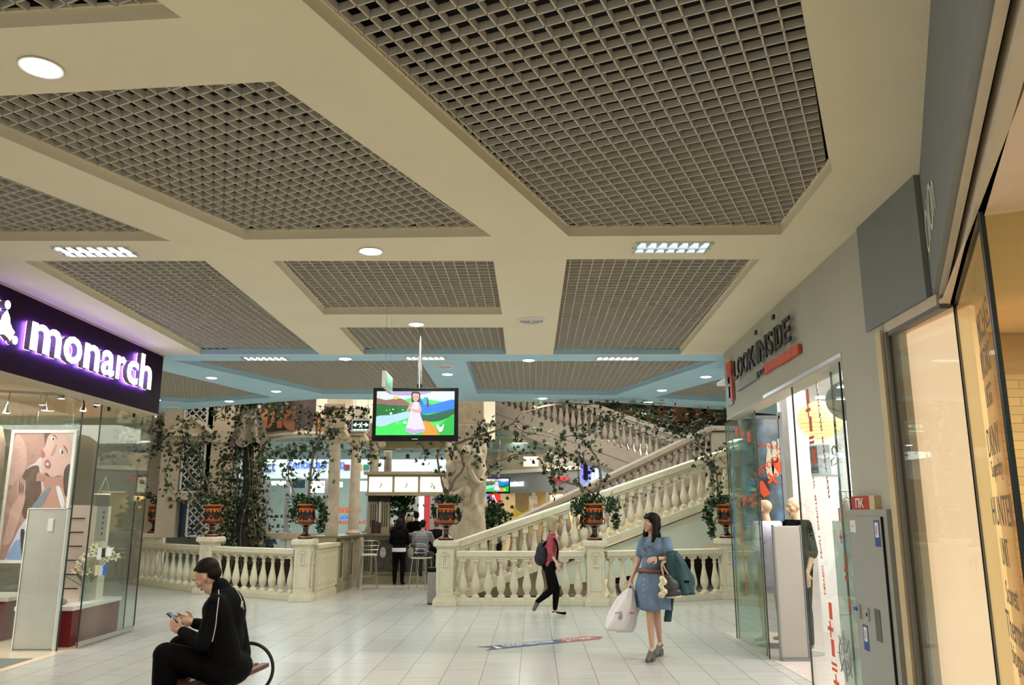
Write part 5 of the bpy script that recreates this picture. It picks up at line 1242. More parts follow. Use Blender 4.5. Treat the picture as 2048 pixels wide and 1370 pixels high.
# carved figure pier
def carved():
    n = 90; rows = []; H = Z(878, 18.2); rr = random.Random(3)
    for i in range(61):
        q = i / 60; z = H * q; row = []
        for k in range(n + 1):
            a = k * 2 * PI / n; base = .50 - .06 * q + .05 * math.sin(q * 5 + 1)
            if q < .55: fold = .028 * abs(math.sin(a * 13 + .6 * math.sin(q * 4))) + .02 * math.sin(a * 5 + q * 3)
            else: fold = .035 * math.sin(a * 6 + 9 * q) * math.sin(q * 26) + .03 * math.sin(a * 11 - 14 * q)
            lump = 0
            for (ca, cq, s_, am) in ((-1.9, .80, .20, .10), (-1.2, .62, .16, .10), (-1.0, .86, .18, .12), (-1.55, .9, .15, .09), (-.6, .72, .2, .10), (-2.4, .66, .2, .08), (1.5, .8, .3, .1), (-1.45, .5, .1, .06), (-.9, .5, .1, .06)):
                da = (a - ca + PI) % (2 * PI) - PI; lump += am * math.exp(-(da / (s_ * 1.8)) ** 2 - ((q - cq) / (s_ * .55)) ** 2)
            r = base - fold + lump; row.append((r * math.cos(a), r * math.sin(a) * .9, z))
        rows.append(row)
    return rows, H
rw, Hc = carved(); cp_ = at(930, 1085, 18.2); cv = thing('carved_pier', 'massive carved stone pier of draped figures right of the bar', 'carved pier', (cp_.x, 18.2, 0))
MB().sheet(rw).build('drapery', STONEP, cv, True, ang=180, fix=False)
for (x, y, z, s_) in ((-.30, -.42, Hc * .80, .12), (.02, -.46, Hc * .90, .115), (.30, -.36, Hc * .86, .11), (.06, -.52, Hc * .64, .10)):
    h_ = MB().ball((x, y, z), s_, 3, (.85, .9, 1.12)).ball((x, y - s_ * .95, z - .02), s_ * .18, 2, (.8, 1, 1.4)).cap((x, y + .04, z - s_), (x * .9, y + .14, z - s_ * 2.0), s_ * .5, s_ * .9, 10)
    h_.ball((x, y + .03, z + .03), s_ * 1.12, 2, (.95, .85, 1.05)); h_.build('carved_head', STONEP, cv, True)
for pts in (((-.42, -.30, Hc * .72), (-.28, -.52, Hc * .62), (.0, -.55, Hc * .66)), ((.42, -.2, Hc * .78), (.30, -.46, Hc * .70), (.12, -.52, Hc * .78)), ((-.1, -.46, Hc * .84), (-.32, -.46, Hc * .94), (-.2, -.3, Hc * 1.0))):
    MB().tube(smooth_path([Vector(p) for p in pts]), .06, 8).build('carved_arm', STONEP, cv, True)
MB().box(-.42, .46, -.34, .4, Hc - .02, Hc + .30, bev=.02).box(-.30, .40, -.3, .35, Hc + .30, Hc + .9, bev=.015).build('block_capital', STONEP, cv)
# shop front far behind on the left with its lettering
Yg = 27.0
struct(px_box(440, 900, 905, 957, Yg, .2).build('wall_far_shop', mat('pale_fascia', (.62, .74, .74), .6)))
struct(px_box(440, 900, 870, 905, Yg - 1.2, .1).build('wall_far_shop', mat('grey_blue', (.45, .55, .58), .7)))
struct(px_box(440, 900, 957, 1100, Yg + 3.5, .2).build('wall_far_shop', mat('mint_white', (.74, .82, .78), .7)))
SHL = glow('far_shop_panel', (.95, 1, .98), 2.2); LPX = []
for i, (x0, x1, y0, y1) in enumerate(((534, 570, 962, 970), (622, 650, 962, 985), (716, 734, 962, 982), (668, 684, 964, 974))):
    LPX.append((x0, x1, y0, y1)); _ = ('bright lamp field inside the far shop left of the vase', 'bright window field just left of the nearest fluted column', 'bright lamp field beside the lit bar canopy', 'small lamp field between the two nearest fluted columns')[i]
DB = mat('dark_blue_letters', (.02, .04, .16), .5, var=0); BL2 = glow('blue_letters', (.03, .12, .7), .8)
def wtxt(nm, body, x0, x1, y0, y1, Y, m, lb, cat='shop sign', bold=.0):
    a = at(x0, y1, Y); b = at(x1, y0, Y); me = text_on(nm, body, a, (1, 0, 0), (0, 0, 1), b.x - a.x, b.z - a.z, m, None, .02, bold)
    for v in me.data.vertices: v.co -= a
    me.location = a; tag(me, lb, cat); return me
wtxt('shop_lettering', 'Perfect', 484, 552, 920, 943, Yg - .03, DB, 'dark script sign partly hidden by vines left of the blue letters')
wtxt('shop_lettering', 'YOURSELF', 514, 543, 938, 944.5, Yg - .03, DB, 'small grey capitals under the dark script sign')
wtxt('shop_lettering', 'САЛОН ВЗГЛЯД', 574, 690, 924, 939, Yg - .03, BL2, 'glowing blue Cyrillic letters over the far optician shop', bold=.02)
for x, h, l in ((688, '7A1420', 'dark red'), (716, 'C08A1C', 'amber'), (727, '0F6E50', 'green')):
    q = px_box(x, x + (11 if h != 'C08A1C' else 7), 929, 940, Yg - .05, .03).build('sign_tile', mat('tile' + h, h, .5, var=0)); tag(q, l + ' square sign tile on the pale far fascia', 'sign')
fg = thing('far_shopfront', 'pale glazed shopfront behind the vine-covered vase', 'shopfront', (X(516, Yg), Yg, 0)); m = MB()
for x in (519, 531, 572, 650, 700, 735, 780, 840): px_box(x, x + 1.6, 957, 1110, Yg, .06, m)
m.build('mullions', STEEL, fg, world=True, kind='stuff'); px_box(440, 900, 957, 1120, Yg + .03, .01).build('glazing', GLASS, fg, world=True)
for l_ in LPX: px_box(*l_, Yg + 1.5, .1).build('light_panel', SHL, fg, world=True)
px_box(585, 597, 960, 976, Yg + .9, .05).build('window_screen', NAVY, fg, world=True); px_box(598.5, 610, 960, 976, Yg + .9, .05).build('window_screen', NAVY, fg, world=True)
sh = thing('display_shelf', 'white display shelves with small dark goods inside the far shop', 'shelf', (X(550, Yg + 1), Yg + 1, 0)); m = MB()
for y in (1036, 1056, 1070): px_box(529, 580, y, y + 2, Yg + 1, .3, m)
for x in (529, 579): m.box(X(x, Yg + 1), X(x, Yg + 1) + .04, Yg + 1, Yg + 1.3, 0, Z(1036, Yg + 1))
m.build('shelves', WHITE, sh, world=True); m = MB(); r = random.Random(8)
for i in range(26): x = 531 + r.random() * 46; y = (1036, 1056, 1070)[i % 3]; px_box(x, x + r.uniform(1.5, 4), y - r.uniform(3, 8), y, Yg + 1.02, .12, m)
m.build('goods', BLACK, sh, world=True, kind='stuff')
for body, x0, x1, y0, y1, m_ in (('26%С.С', 675, 722, 1014, 1026, OR), ('для Вас', 680, 698, 1030, 1040, BL2), ('ВЫХОДНЫЕ', 674, 732, 1041, 1050, OR)):
    a = at(x0, y1, Yg - .02); b = at(x1, y0, Yg - .02); text_on('window_lettering', body, a, (1, 0, 0), (0, 0, 1), b.x - a.x, b.z - a.z, m_, fg, .02, .03)
# low second balustrade with pale lamps below it (behind the front one)
sb = thing('inner_rail', 'brown stone rail crossing behind the left vases', 'rail', (X(580, 19.9), 19.9, 0))
px_box(500, 664, 1066, 1078, 19.9, .3).build('rail', STONEP, sb, world=True); MB().box(X(505, 19.9), X(512, 19.9), 19.95, 20.1, 0, Z(1078, 19.9)).build('end_post', STONEP, sb, world=True); m = MB()
for x in (516, 565, 578): px_box(x - 4, x + 4, 1078, 1100, 19.98, .1, m)
m.build('short_post', WHITE, sb, world=True, kind='stuff')
q = px_box(420, 640, 1118, 1195, 20.6, .1).build('low_backdrop', mat('dark_redbrown', (.035, .018, .012), .7, var=.3)); tag(q, 'dark red-brown low wall seen between the balusters left of the bar', 'low wall')
q = px_box(1230, 1440, 1102, 1195, 20.2, .1).build('low_backdrop', mat('under_stair_shade', (.012, .010, .010), .8)); tag(q, 'dark sheet for the shade under the stairs behind the woman in blue', 'low wall')  # dark sheet painted in for the shade below the stairs
q = px_box(905, 1170, 1120, 1195, 20.6, .1).build('low_backdrop', mat('brown_wall', (.24, .19, .12), .8, var=.2)); tag(q, 'brown low wall seen between the balusters under the stair foot', 'low wall')
# hall beyond the stairs on the right
Yr = 29.0
fa, fbb = at(985, 952, 30.5), at(1205, 936, 26.0)
def slant(mb, p, q, z0, z1, th=.15): n_ = Vector((-(q - p).y, (q - p).x, 0)).normalized() * th; return mb.prism([(p.x, p.y), (q.x, q.y), ((q + n_).x, (q + n_).y), ((p + n_).x, (p + n_).y)], z0, z1)
zb_ = at(1020, 986, 29.8).z; zt2 = at(1020, 953, 29.8).z
struct(slant(MB(), fa, fbb, zb_, zt2 + .1).build('wall_far_right', mat('grey_fascia', (.24, .24, .23), .6))); struct(slant(MB(), fa + Vector((0, -.1, 0)), fbb + Vector((0, -.1, 0)), zt2 + .1, zt2 + .22, .3).build('trim_9', CRW))
struct(slant(MB(), fa + Vector((0, .2, 0)), fbb + Vector((0, .2, 0)), zt2 + .22, 4.0, .1).build('wall_far_right', mat('warm_strip', (.55, .42, .26), .7)))
dU = (fbb - fa); dU.z = 0; dU.normalize()
def ftxt(nm, body, x0, x1, y0, y1, m, lb, bold=0):
    a = onp(x0, y1, fa, fbb); b = onp(x1, y0, fa, fbb); nn_ = Vector((dU.y, -dU.x, 0)); a += nn_ * .05
    me = text_on(nm, body, a, dU, (0, 0, 1), math.hypot(b.x - a.x, b.y - a.y), b.z - a.z, m, None, .03, bold)
    for v in me.data.vertices: v.co -= a
    me.location = a; tag(me, lb, 'shop sign')
ftxt('shop_lettering', "PENФRGIE", 1017, 1050, 962, 974, glow('white_letters', (1, 1, 1), .8), 'small white glowing letters on the grey fascia right of the second screen', .03)
ftxt('shop_lettering', 'VЕRSITY', 1104, 1141, 953, 965, glow('red_letters', (.9, .02, .03), .7), 'small red glowing letters on the grey far fascia', .04)
WARM = mat('warm_shop_wall', (.85, .62, .33), .6, var=.05)
struct(slant(MB(), fa + Vector((0, 2.4, 0)), fbb + Vector((0, 2.4, 0)), 0, zb_ + .1).build('wall_far_right', WARM))
area_lamp('far_shop_lamp', (2.6, 29.6, zb_ - .05), 2.5, 110, (1, .82, .5), sy=1.5)
ff = thing('far_shopfront', 'warmly lit shopfront behind the stair rail with grey mullions', 'shopfront', (fa.x, fa.y, 0)); m = MB()
for x in (1068, 1096, 1130): p = onp(x, 990, fa, fbb); m.box(p.x - .07, p.x + .07, p.y, p.y + .1, 0, zb_)
m.build('mullions', mat('grey_mullion', (.35, .33, .30), .5), ff, world=True, kind='stuff'); p = onp(1014, 990, fa, fbb); MB().box(p.x - .25, p.x + .3, p.y, p.y + .3, 0, zb_).build('pier', WARM, ff, world=True)
p0, p1, p2 = onp(1024, 1003, fa, fbb), onp(1044, 1024, fa, fbb), onp(1064, 1006, fa, fbb)
bn = thing('sale_banner', 'yellow swagged sale banner with red figures in the warm far shop', 'banner', p1); YB = mat('banner_yellow', (.78, .55, .05), .6, var=.08); m = MB(); rows = []
for i in range(9):
    q = i / 8; p = p0.lerp(p2, q); sag = -.36 * (1 - (2 * q - 1) ** 2); rows.append([Vector((p.x, p.y + .3, p.z + sag)), Vector((p.x, p.y + .3, min(p.z + sag - .12, p1.z - .8 + .1 * q))), ])
m.sheet(rows).build('cloth', YB, bn, world=True, fix=False)
text_on('figures', '70', Vector((p0.x + .22, p0.y + .24, p1.z - .75)), (1, 0, 0), (0, 0, 1), .5, .42, RED, bn, .02, .04)
q = px_box(1058, 1075, 992, 1030, 28.6, .04).build('shop_poster', mat('far_poster', (.45, .36, .26), .6, var=.5, scale=5)); tag(q, 'framed picture panel inside the warm far shop', 'poster')
px_box(1146, 1190, 980, 985, 27.4, .2).build('lit_soffit', glow('yellow_soffit', (1, .8, .42), .9), ff, world=True)
# blue glowing arch sign
bs = at(1180, 945, 24.2); bsg = thing('neon_sign', 'upright blue and violet neon sign glowing behind the vine', 'neon sign', bs); NB = glow('neon_blue', (.25, .35, 1), 3); NW = glow('neon_white', (.65, .8, 1), 4)
MB().box(-.28, .30, .05, .12, -.45, .50, bev=.03).build('backing', mat('violet_panel', (.30, .32, .75), .4, emit=(.3, .32, 1), es=.55), bsg)
MB().tube(smooth_path([Vector(q) for q in ((-.1, 0, .45), (.14, 0, .40), (.20, 0, .1), (.17, 0, -.25), (.02, 0, -.40))]), .035, 6).build('tube', NW, bsg, True)
MB().tube(smooth_path([Vector(q) for q in ((-.2, 0, .30), (.05, 0, .28), (.08, 0, 0), (.04, 0, -.3))]), .022, 6).build('tube', NB, bsg, True)
MB().box(-.20, -.06, -.02, .0, -.22, .25).box(-.06, .02, -.02, .0, -.05, .05).build('letter', mat('sign_navy', (.01, .015, .12), .4), bsg)
MB().box(-.25, .25, .12, .3, -bs.z + .01, -.4).build('support_post', CRW, bsg)
# upper fascia, olive wall, teal band and the dark mural
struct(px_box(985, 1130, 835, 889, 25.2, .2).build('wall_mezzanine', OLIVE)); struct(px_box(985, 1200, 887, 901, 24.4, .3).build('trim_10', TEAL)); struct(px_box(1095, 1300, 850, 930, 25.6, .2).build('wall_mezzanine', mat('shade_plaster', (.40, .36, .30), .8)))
struct(px_box(1195, 1300, 905, 1000, 25.0, .2).build('wall_mezzanine', mat('pale_bluegreen', (.46, .56, .55), .8)))
mu = thing('dark_mural', 'dark brown mural with faint orange figures behind the upper stairs', 'mural', (X(1300, 26.4), 26.4, Z(900, 26.4)))
px_box(1060, 1640, 760, 905, 26.4, .1).build('painted_field', mat('mural_dark', (.016, .009, .007), .7, var=.4, scale=1.2), mu, world=True)
for x, y, s_, k in ((1300, 850, .7, 0), (1322, 846, .6, 2), (1360, 842, .6, 1), (1400, 838, .7, 0), (1420, 840, .5, 2), (1250, 842, .6, 1)):
    c = at(x, y, 26.38); b = bmesh.new(); vs = [b.verts.new((c.x + u * s_ * 1.5 - mu.location.x, 26.38 - mu.location.y, c.z + v * s_ - mu.location.z)) for u, v in FIGS[k]]; e = [b.edges.new((vs[i], vs[(i + 1) % len(vs)])) for i in range(len(vs))]
    bmesh.ops.triangle_fill(b, use_beauty=True, edges=e); me = bpy.data.meshes.new('painted_figure'); b.to_mesh(me); b.free(); mk('painted_figure', me, mat('mural_rust', (.22, .06, .02), .7, var=.3), mu)
for i, (x, y, Y) in enumerate(((1032, 903, 25.5), (1065, 915, 26.6), (992, 908, 25.8), (993, 912, 26.4), (1003, 932, 29.5))):
    p = at(x, y, Y); p.z = 3.95; q = MB().lathe([(.14, -.012), (.12, -.02), (.001, -.02)], 20, c=p).build('ceiling_lamp', LAMPB); tag(q, ('far round lamp above the second screen pole', 'far round lamp on the cream beam', 'paired far lamp right of the carved pier', 'second of the paired far lamps right of the carved pier', 'farthest round lamp over the warm fascia')[i], 'ceiling lamp', 'far ceiling lamps')
for i, (x, y, Y) in enumerate(((523, 883, 23.5), (518, 897, 25.0), (830, 905, 26))):
    p = at(x, y, Y); p.z = 3.618; q = MB().lathe([(.13, 0), (.12, -.01), (.001, -.012)], 20, c=p).build('ceiling_lamp', LAMPB); tag(q, ('far lamp just under the painted frieze', 'far lamp beside the dark trunk', 'far lamp above the bar canopy')[i], 'ceiling lamp', 'far ceiling lamps')
struct(px_box(1047, 1077, 913, 933, 27.5, .4).build('trim_11', CRW))
# second screen with signs below it
Ys = 24.0; a = at(967, 987, Ys); b_ = at(1020, 955, Ys)
def tv(name, a, b, label, Yt, par_label=None, big=False):
    w_, h = b.x - a.x, b.z - a.z; t = thing(name, label, 'screen', (a.x, Yt, a.z)); bz = .045 * w_
    MB().box(0, w_, 0, .09, 0, h, bev=.008).build('housing', BLACK, t)
    x0, x1, z0, z1 = bz, w_ - bz, bz * 1.5, h - bz * .95; W, H = x1 - x0, z1 - z0
    s_ = MB().box(x0, x1, -.003, .0, z0, z1).build('picture', mat('screen_green', (.02, .3, .05), .4, var=0, emit=(.03, .50, .07), es=.62), t)
    def E(h, k=1.0): return mat('scr' + h + str(k), (0, 0, 0), .4, var=0, emit=h, es=k * .58)
    def F2(poly, z, h, k=1.0): flat(s_, poly, z, E(h, k), 'picture_shape', (x0, -.0035, z0), (1, 0, 0), (0, 0, 1), W, H, .0006)
    F2([(0, 1), (1, 1), (1, .72), (.85, .76), (.7, .8), (.45, .85), (.3, .78), (0, .78)], 1, 'E9F4FF'); F2([(.15, 1), (.68, 1), (.6, .93), (.4, .90), (.2, .92), (.15, .95)], 2, 'B9B4E0')
    F2([(.0, .84), (.12, .80), (.3, .84), (.42, .72), (.4, .64), (.2, .66), (0, .66)], 2, '9E6E6A'); F2([(0, .70), (.2, .68), (.42, .66), (.44, .5), (.2, .44), (0, .42)], 3, '0E7A34')
    F2([(.5, .76), (.7, .70), (.85, .76), (1, .80), (1, .55), (.8, .52), (.62, .48), (.5, .52)], 3, '1E8BFF'); F2([(.5, .52), (.66, .46), (1, .60), (1, .48), (.8, .32), (.55, .34)], 4, '0B6A50')
    F2([(0, .42), (.2, .46), (.42, .54), (.42, .40), (.25, .30), (.1, .20), (0, .22)], 5, 'BDEBFA'); F2([(.6, .02), (.6, .30), (.66, .31), (.73, .24), (.78, .12), (.81, .0), (.62, 0)], 5, 'F0A838'); F2([(.9, .36), (1, .45), (1, .0), (.82, .0), (.78, .14)], 5, '22C94E')
    # girl
    F2([(.45, .98), (.5, .99), (.55, .97), (.56, .85), (.545, .74), (.46, .74), (.445, .86)], 6, '3A2622'); F2([(.465, .94), (.50, .95), (.54, .93), (.54, .82), (.50, .76), (.465, .82)], 7, 'E9C0B0')
    F2([(.46, .74), (.54, .75), (.555, .62), (.565, .48), (.60, .30), (.63, .10), (.56, .05), (.48, .02), (.40, .07), (.385, .12), (.41, .32), (.43, .50), (.44, .62)], 8, 'EFEAFB'); F2([(.405, .16), (.5, .12), (.61, .14), (.62, .08), (.5, .03), (.39, .08)], 9, 'CDB8E8')
    F2([(.44, .74), (.40, .60), (.385, .55), (.42, .56), (.47, .70)], 9, 'E7B5A5'); F2([(.54, .74), (.575, .62), (.57, .52), (.50, .51), (.44, .58), (.45, .60), (.54, .58)], 10, 'EBBBAA')
    F2([(.475, .865), (.49, .87), (.49, .855), (.475, .855)], 11, '3A2622'); F2([(.515, .865), (.53, .87), (.53, .855), (.515, .855)], 11, '3A2622'); F2([(.49, .81), (.515, .812), (.51, .80), (.495, .80)], 11, 'C05A60')
    # butterflies, bubbles, note
    F2([(.60, .84), (.64, .86), (.65, .74), (.62, .68), (.59, .76)], 10, '27C4E8'); F2([(.645, .86), (.665, .80), (.67, .66), (.65, .64)], 10, '6A2A6A'); F2([(.56, .84), (.60, .74), (.60, .68), (.56, .74)], 9, '1D7FA8')
    F2([(.22, .90), (.24, .88), (.25, .86), (.27, .90), (.28, .89), (.27, .82), (.22, .82)], 10, 'E8DC4A'); F2([(.775, .26), (.81, .20), (.82, .18), (.845, .20), (.87, .26), (.86, .14), (.84, .08), (.81, .08), (.79, .14)], 10, 'FFFFFF')
    for u, v, r_ in ((.13, .56, .008), (.17, .57, .006), (.215, .585, .010), (.34, .57, .009), (.19, .49, .018), (.37, .28, .022), (.27, .29, .008), (.275, .25, .007), (.27, .33, .006)):
        F2([(u + r_ * math.cos(k * PI / 4), v + r_ * 1.7 * math.sin(k * PI / 4)) for k in range(8)], 11, 'DDF8F5')
    F2([(.03, .95), (.04, .94), (.045, .86), (.035, .82), (.02, .84), (.03, .87)], 11, 'F4E9A8')
    return t, w_, h
t2, _, _ = tv('wall_screen', a, b_, 'second smaller screen playing the same cartoon picture beyond the carved pier', Ys)
MB().tube([( .45, .05, b_.z - a.z), (.45, .05, 4.2 - a.z)], .025, 8).build('pole', STEEL, t2, True)
ls = thing('glow_panel', 'small blue and red light box with a white letter A under the second screen', 'light box', (at(968, 1008, Ys).x, Ys, at(968, 1008, Ys).z))
px_box(967, 977, 988, 1005, Ys + .02, .06).build('blue_panel', glow('box_blue', (.05, .25, .8), .9), ls, world=True); px_box(977, 1001, 988, 1008, Ys + .02, .06).build('red_panel', glow('box_red', (.55, .01, .02), .9), ls, world=True)
pa_ = at(979, 1005, Ys - .01); text_on('letter', 'A', pa_, (1, 0, 0), (0, 0, 1), .22, .22, glow('white_letters', (1, 1, 1), 1.6), ls, .02, .05)
MB().box(.1, .14, .05, .09, .0 - ls.location.z + .01, 0).build('stand', BLACK, ls)
bp = at(985, 1040, 23.0); t = thing('potted_bush', 'dark green bush beyond the carved pier under the red light box', 'plant', (bp.x, 23.0, 0)); lv = MB(); r = random.Random(77)
for _ in range(420): v = Vector((r.gauss(0, .22), r.gauss(0, .2), r.gauss(0, .28))); add_leaf(lv, v + Vector((0, 0, 1.55)), .11, r)
lv.build('leaves', LFD, t, fix=False, kind='stuff'); MB().lathe([(.16, 0), (.22, .5), (.24, .5), (.2, .48)], 18).build('pot', mat('terracotta', (.3, .1, .05), .7), t, True); MB().tube([(0, 0, .4), (.03, 0, .9), (0, 0, 1.5)], .03, 6).build('stem', WOOD, t, True)
# ---------------- bar between the balustrades ----------------
BARW = mat('bar_stone', (.29, .25, .165), .7, var=.12, scale=8); GROOVE = mat('dark_groove', (.02, .018, .012), .8); MARB = mat('dark_panel', (.05, .045, .035), .35, var=.6, scale=6)
CHR = mat('chrome', (.5, .5, .5), .25, metal=1, var=0)
c0 = G(668, 1186); c1 = G(722, 1168); c2 = Vector((X(884, c1.y), c1.y, 0)); zb = at(740, 1067, c1.y).z
bc = thing('bar_counter', 'stone bar counter with fluted pilasters and dark painted front panels', 'bar counter', c1)
def seg_box(mb, p, q, z0, z1, o0, o1):
    d = (q - p).normalized(); n_ = Vector((d.y, -d.x, 0)); return mb.prism([(v.x, v.y) for v in (p + n_ * o0, q + n_ * o0, q + n_ * o1, p + n_ * o1)], z0, z1)
m = MB(); seg_box(m, c0, c1, .0, zb - .05, 0, -.5); seg_box(m, c1, c2, 0, zb - .05, 0, -.5); m.build('body', BARW, bc, world=True)
m = MB(); seg_box(m, c0, c1 + Vector((.05, 0, 0)), zb - .05, zb, .10, -.55); seg_box(m, c1, c2, zb - .05, zb, .10, -.55); m.build('worktop', mat('bar_top', (.17, .14, .09), .3), bc, world=True)
m = MB(); seg_box(m, c0, c1, 0, .18, .05, 0); seg_box(m, c1, c2, 0, .18, .05, 0); m.build('skirting', BARW, bc, world=True)
for p, q, ts in ((c0, c1, (.08, .45, .85)), (c1, c2, (.02, .42, .72))):
    for t_ in ts:
        d = (q - p).normalized(); a = p.lerp(q, t_); b = MB(); seg_box(b, a, a + d * .2, .18, zb - .05, .05, 0); pl = b.build('pilaster', BARW, bc, world=True)
        b = MB()
        for k in range(3): seg_box(b, a + d * (.035 + k * .05), a + d * (.06 + k * .05), .30, zb - .16, .053, .048)
        b.build('flute', GROOVE, bc, world=True).parent = pl
d = Vector((1, 0, 0)); Lc = c2.x - c1.x
for u0, u1 in ((.13, .40), (.53, .70), (.82, .98)):
    a = c1 + d * (Lc * u0); b_ = c1 + d * (Lc * u1); m = MB(); seg_box(m, a, b_, .26, zb - .14, .012, 0); m.build('front_panel', MARB, bc, world=True)
    m = MB(); m.tube([a + Vector((0, -.02, .26)), b_ + Vector((0, -.02, .26)), b_ + Vector((0, -.02, zb - .14)), a + Vector((0, -.02, zb - .14))], .022, 5, closed=True); m.build('panel_frame', BARW, bc, world=True)
    ctr = (a + b_) / 2; MB().ball((ctr.x, ctr.y - .012, zb * .62), .13, 2, (.6, .1, 1)).build('painted_face', mat('pale_paint', (.45, .44, .38), .6, var=.3, scale=12), bc, True, world=True)
Yb = c1.y + .1; zc0 = at(740, 988, Yb).z; zc1 = at(740, 949, Yb).z
cn = thing('bar_canopy', 'stone-framed bar canopy with three glowing cream panels on fluted posts', 'canopy', (X(735, Yb), Yb, zb)); xL, xR = X(735, Yb), X(890, Yb)
MB().box(xL, xR, Yb, Yb + .6, zc0, zc1).box(xL - .08, xR + .08, Yb - .08, Yb + .66, zc1, zc1 + .07).box(xL - .03, xR + .03, Yb - .03, Yb + .63, zc0 - .04, zc0 + .02).build('frame', BARW, cn, world=True)
for k, (x0, x1) in enumerate(((739, 785), (790, 836), (841, 886))):
    f_ = MB().box(X(x0, Yb), X(x1, Yb), Yb - .015, Yb - .002, at(760, 984, Yb).z, at(760, 954, Yb).z).build('light_panel', glow('cream_panel', (1, .90, .60), 1.0), cn, world=True)
    cc = at((x0 + x1) / 2, 970, Yb); MB().tube([cc + Vector((-.03, -.02, -.06)), cc + Vector((.02, -.02, 0)), cc + Vector((.0, -.02, .06))], .012, 4).build('motif', mat('motif_gold', (.4, .25, .08), .6), cn, world=True)
for x in (739, 762): 
    p = MB().box(X(x, Yb) + .0, X(x, Yb) + .22, Yb + .1, Yb + .3, zb, zc0).build('post', BARW, cn, world=True)
    g_ = MB()
    for k in range(3): g_.box(X(x, Yb) + .04 + k * .055, X(x, Yb) + .062 + k * .055, Yb + .095, Yb + .1, zb + .15, zc0 - .25)
    g_.build('flute', GROOVE, cn, world=True).parent = p
    MB().box(X(x, Yb) - .03, X(x, Yb) + .25, Yb + .06, Yb + .33, zc0 - .18, zc0 - .04, bev=.02).build('post_capital', GROOVE, cn, world=True)
r = random.Random(4)
for i in range(9):
    x = X(772 + i * 3.4, Yb); h = r.uniform(.2, .32); col = ('1C2A14', '0C0C0E', '3A2010', 'B8B4A0', '24180C')[i % 5]
    q = MB().lathe([(.035, 0), (.036, .01), (.036, h * .6), (.013, h * .75), (.013, h), (.001, h)], 12, c=(x, Yb + .2 + .06 * (i % 2), zb)).build('bottle', mat('bottle' + col, col, .15, var=0), None, True)
    tag(q, f"{('dark green', 'black', 'brown', 'pale', 'amber')[i % 5]} bottle on the bar counter, {('first', 'second', 'third', 'fourth', 'fifth', 'sixth', 'seventh', 'eighth', 'ninth')[i]} from the fluted posts", 'bottle', 'bottles on the bar counter')
for i in range(3):
    q = MB().box(X(747 + i * 6.5, Yb) , X(752 + i * 6.5, Yb), Yb - .05, Yb, zb, zb + .32 - .03 * i, bev=.004).build('drinks_carton', mat('carton' + str(i), ('1A0C0A', '4A1008', '181414')[i], .5, var=.3)); tag(q, ('dark', 'dark red', 'black')[i] + ' carton standing on the bar counter at its left corner', 'carton', 'cartons on the bar counter')
bp = Vector((X(803, Yb), Yb + .25, zb)); t = thing('potted_bush', 'dark leafy bush in a vase on the bar counter under the canopy', 'plant', bp); lv = MB(); r = random.Random(9)
for _ in range(420): v = Vector((r.gauss(0, .15), r.gauss(0, .10), r.gauss(0, .16))); add_leaf(lv, v + Vector((0, 0, .72)), .09, r)
lv.build('leaves', LFD, t, fix=False, kind='stuff'); MB().lathe([(.07, 0), (.12, .2), (.08, .38), (.10, .42), (.08, .42)], 18).build('vase', MATS['black_glaze'], t, True); MB().tube([(0, 0, .3), (.02, 0, .6), (0, 0, .8)], .02, 6).build('stem', WOOD, t, True); MB().tube(smooth_path([Vector((0, 0, .8)), Vector((-.1, 0, 1.0)), Vector((-.16, .0, 1.15))]), .02, 6).build('stem', WOOD, t, True)
# bright far hall seen through the bar
struct(px_box(785, 890, 990, 1068, 25.5, .1).build('wall_far_shop', mat('grey_white_far', (.40, .40, .36), .6, var=.3, scale=3)))
q = px_box(838, 846, 992, 1107, 25.3, .05).build('light_column', glow('strip_warm', (1, .9, .75), 1.1)); tag(q, 'upright white light strip beyond the bar', 'lamp')
q = px_box(848, 858, 992, 1107, 25.3, .05).build('sign_column', glow('red_soft', (.75, .05, .06), .4)); tag(q, 'upright red panel beyond the bar next to the white strip', 'sign')
# stools
def stool(c, rz, label, sz):
    t = thing('bar_stool', label, 'bar stool', c, rz, 'chrome bar stools'); h = sz
    MB().box(-.18, .18, -.18, .18, h - .035, h, bev=.015).build('seat', mat('stool_seat', (.55, .53, .46), .5), t)
    for sx in (-1, 1):
        for sy in (-1, 1): MB().tube([(sx * .15, sy * .15, h - .03), (sx * .21, sy * .21, 0.0)], .011, 7).build('leg', CHR, t, True)
    MB().tube([(-.19, -.19, .28), (.19, -.19, .28), (.19, .19, .28), (-.19, .19, .28)], .009, 6, closed=True).build('footrest', CHR, t, True)
    bk = MB(); bk.tube(smooth_path([Vector(q) for q in ((-.17, -.12, h), (-.19, -.18, h + .15), (-.20, -.2, h + .28), (0, -.26, h + .30), (.20, -.2, h + .28), (.19, -.18, h + .15), (.17, -.12, h))]), .010, 6)
    for q in (.1, .19): bk.tube(smooth_path([Vector((-.19, -.17, h + q)), Vector((0, -.24, h + q)), Vector((.19, -.17, h + q))]), .007, 5)
    bk.build('backrest', CHR, t, True); return t
sA_ = G(735, 1178); stool((sA_.x, sA_.y, 0), .25, 'empty chrome bar stool with pale seat in front of the counter', at(733, 1108, sA_.y).z)
sB_ = G(842, 1178); zB = at(845, 1114, sB_.y).z; stool((sB_.x, sB_.y, 0), -.35, 'chrome bar stool under the person in the striped shirt', zB)
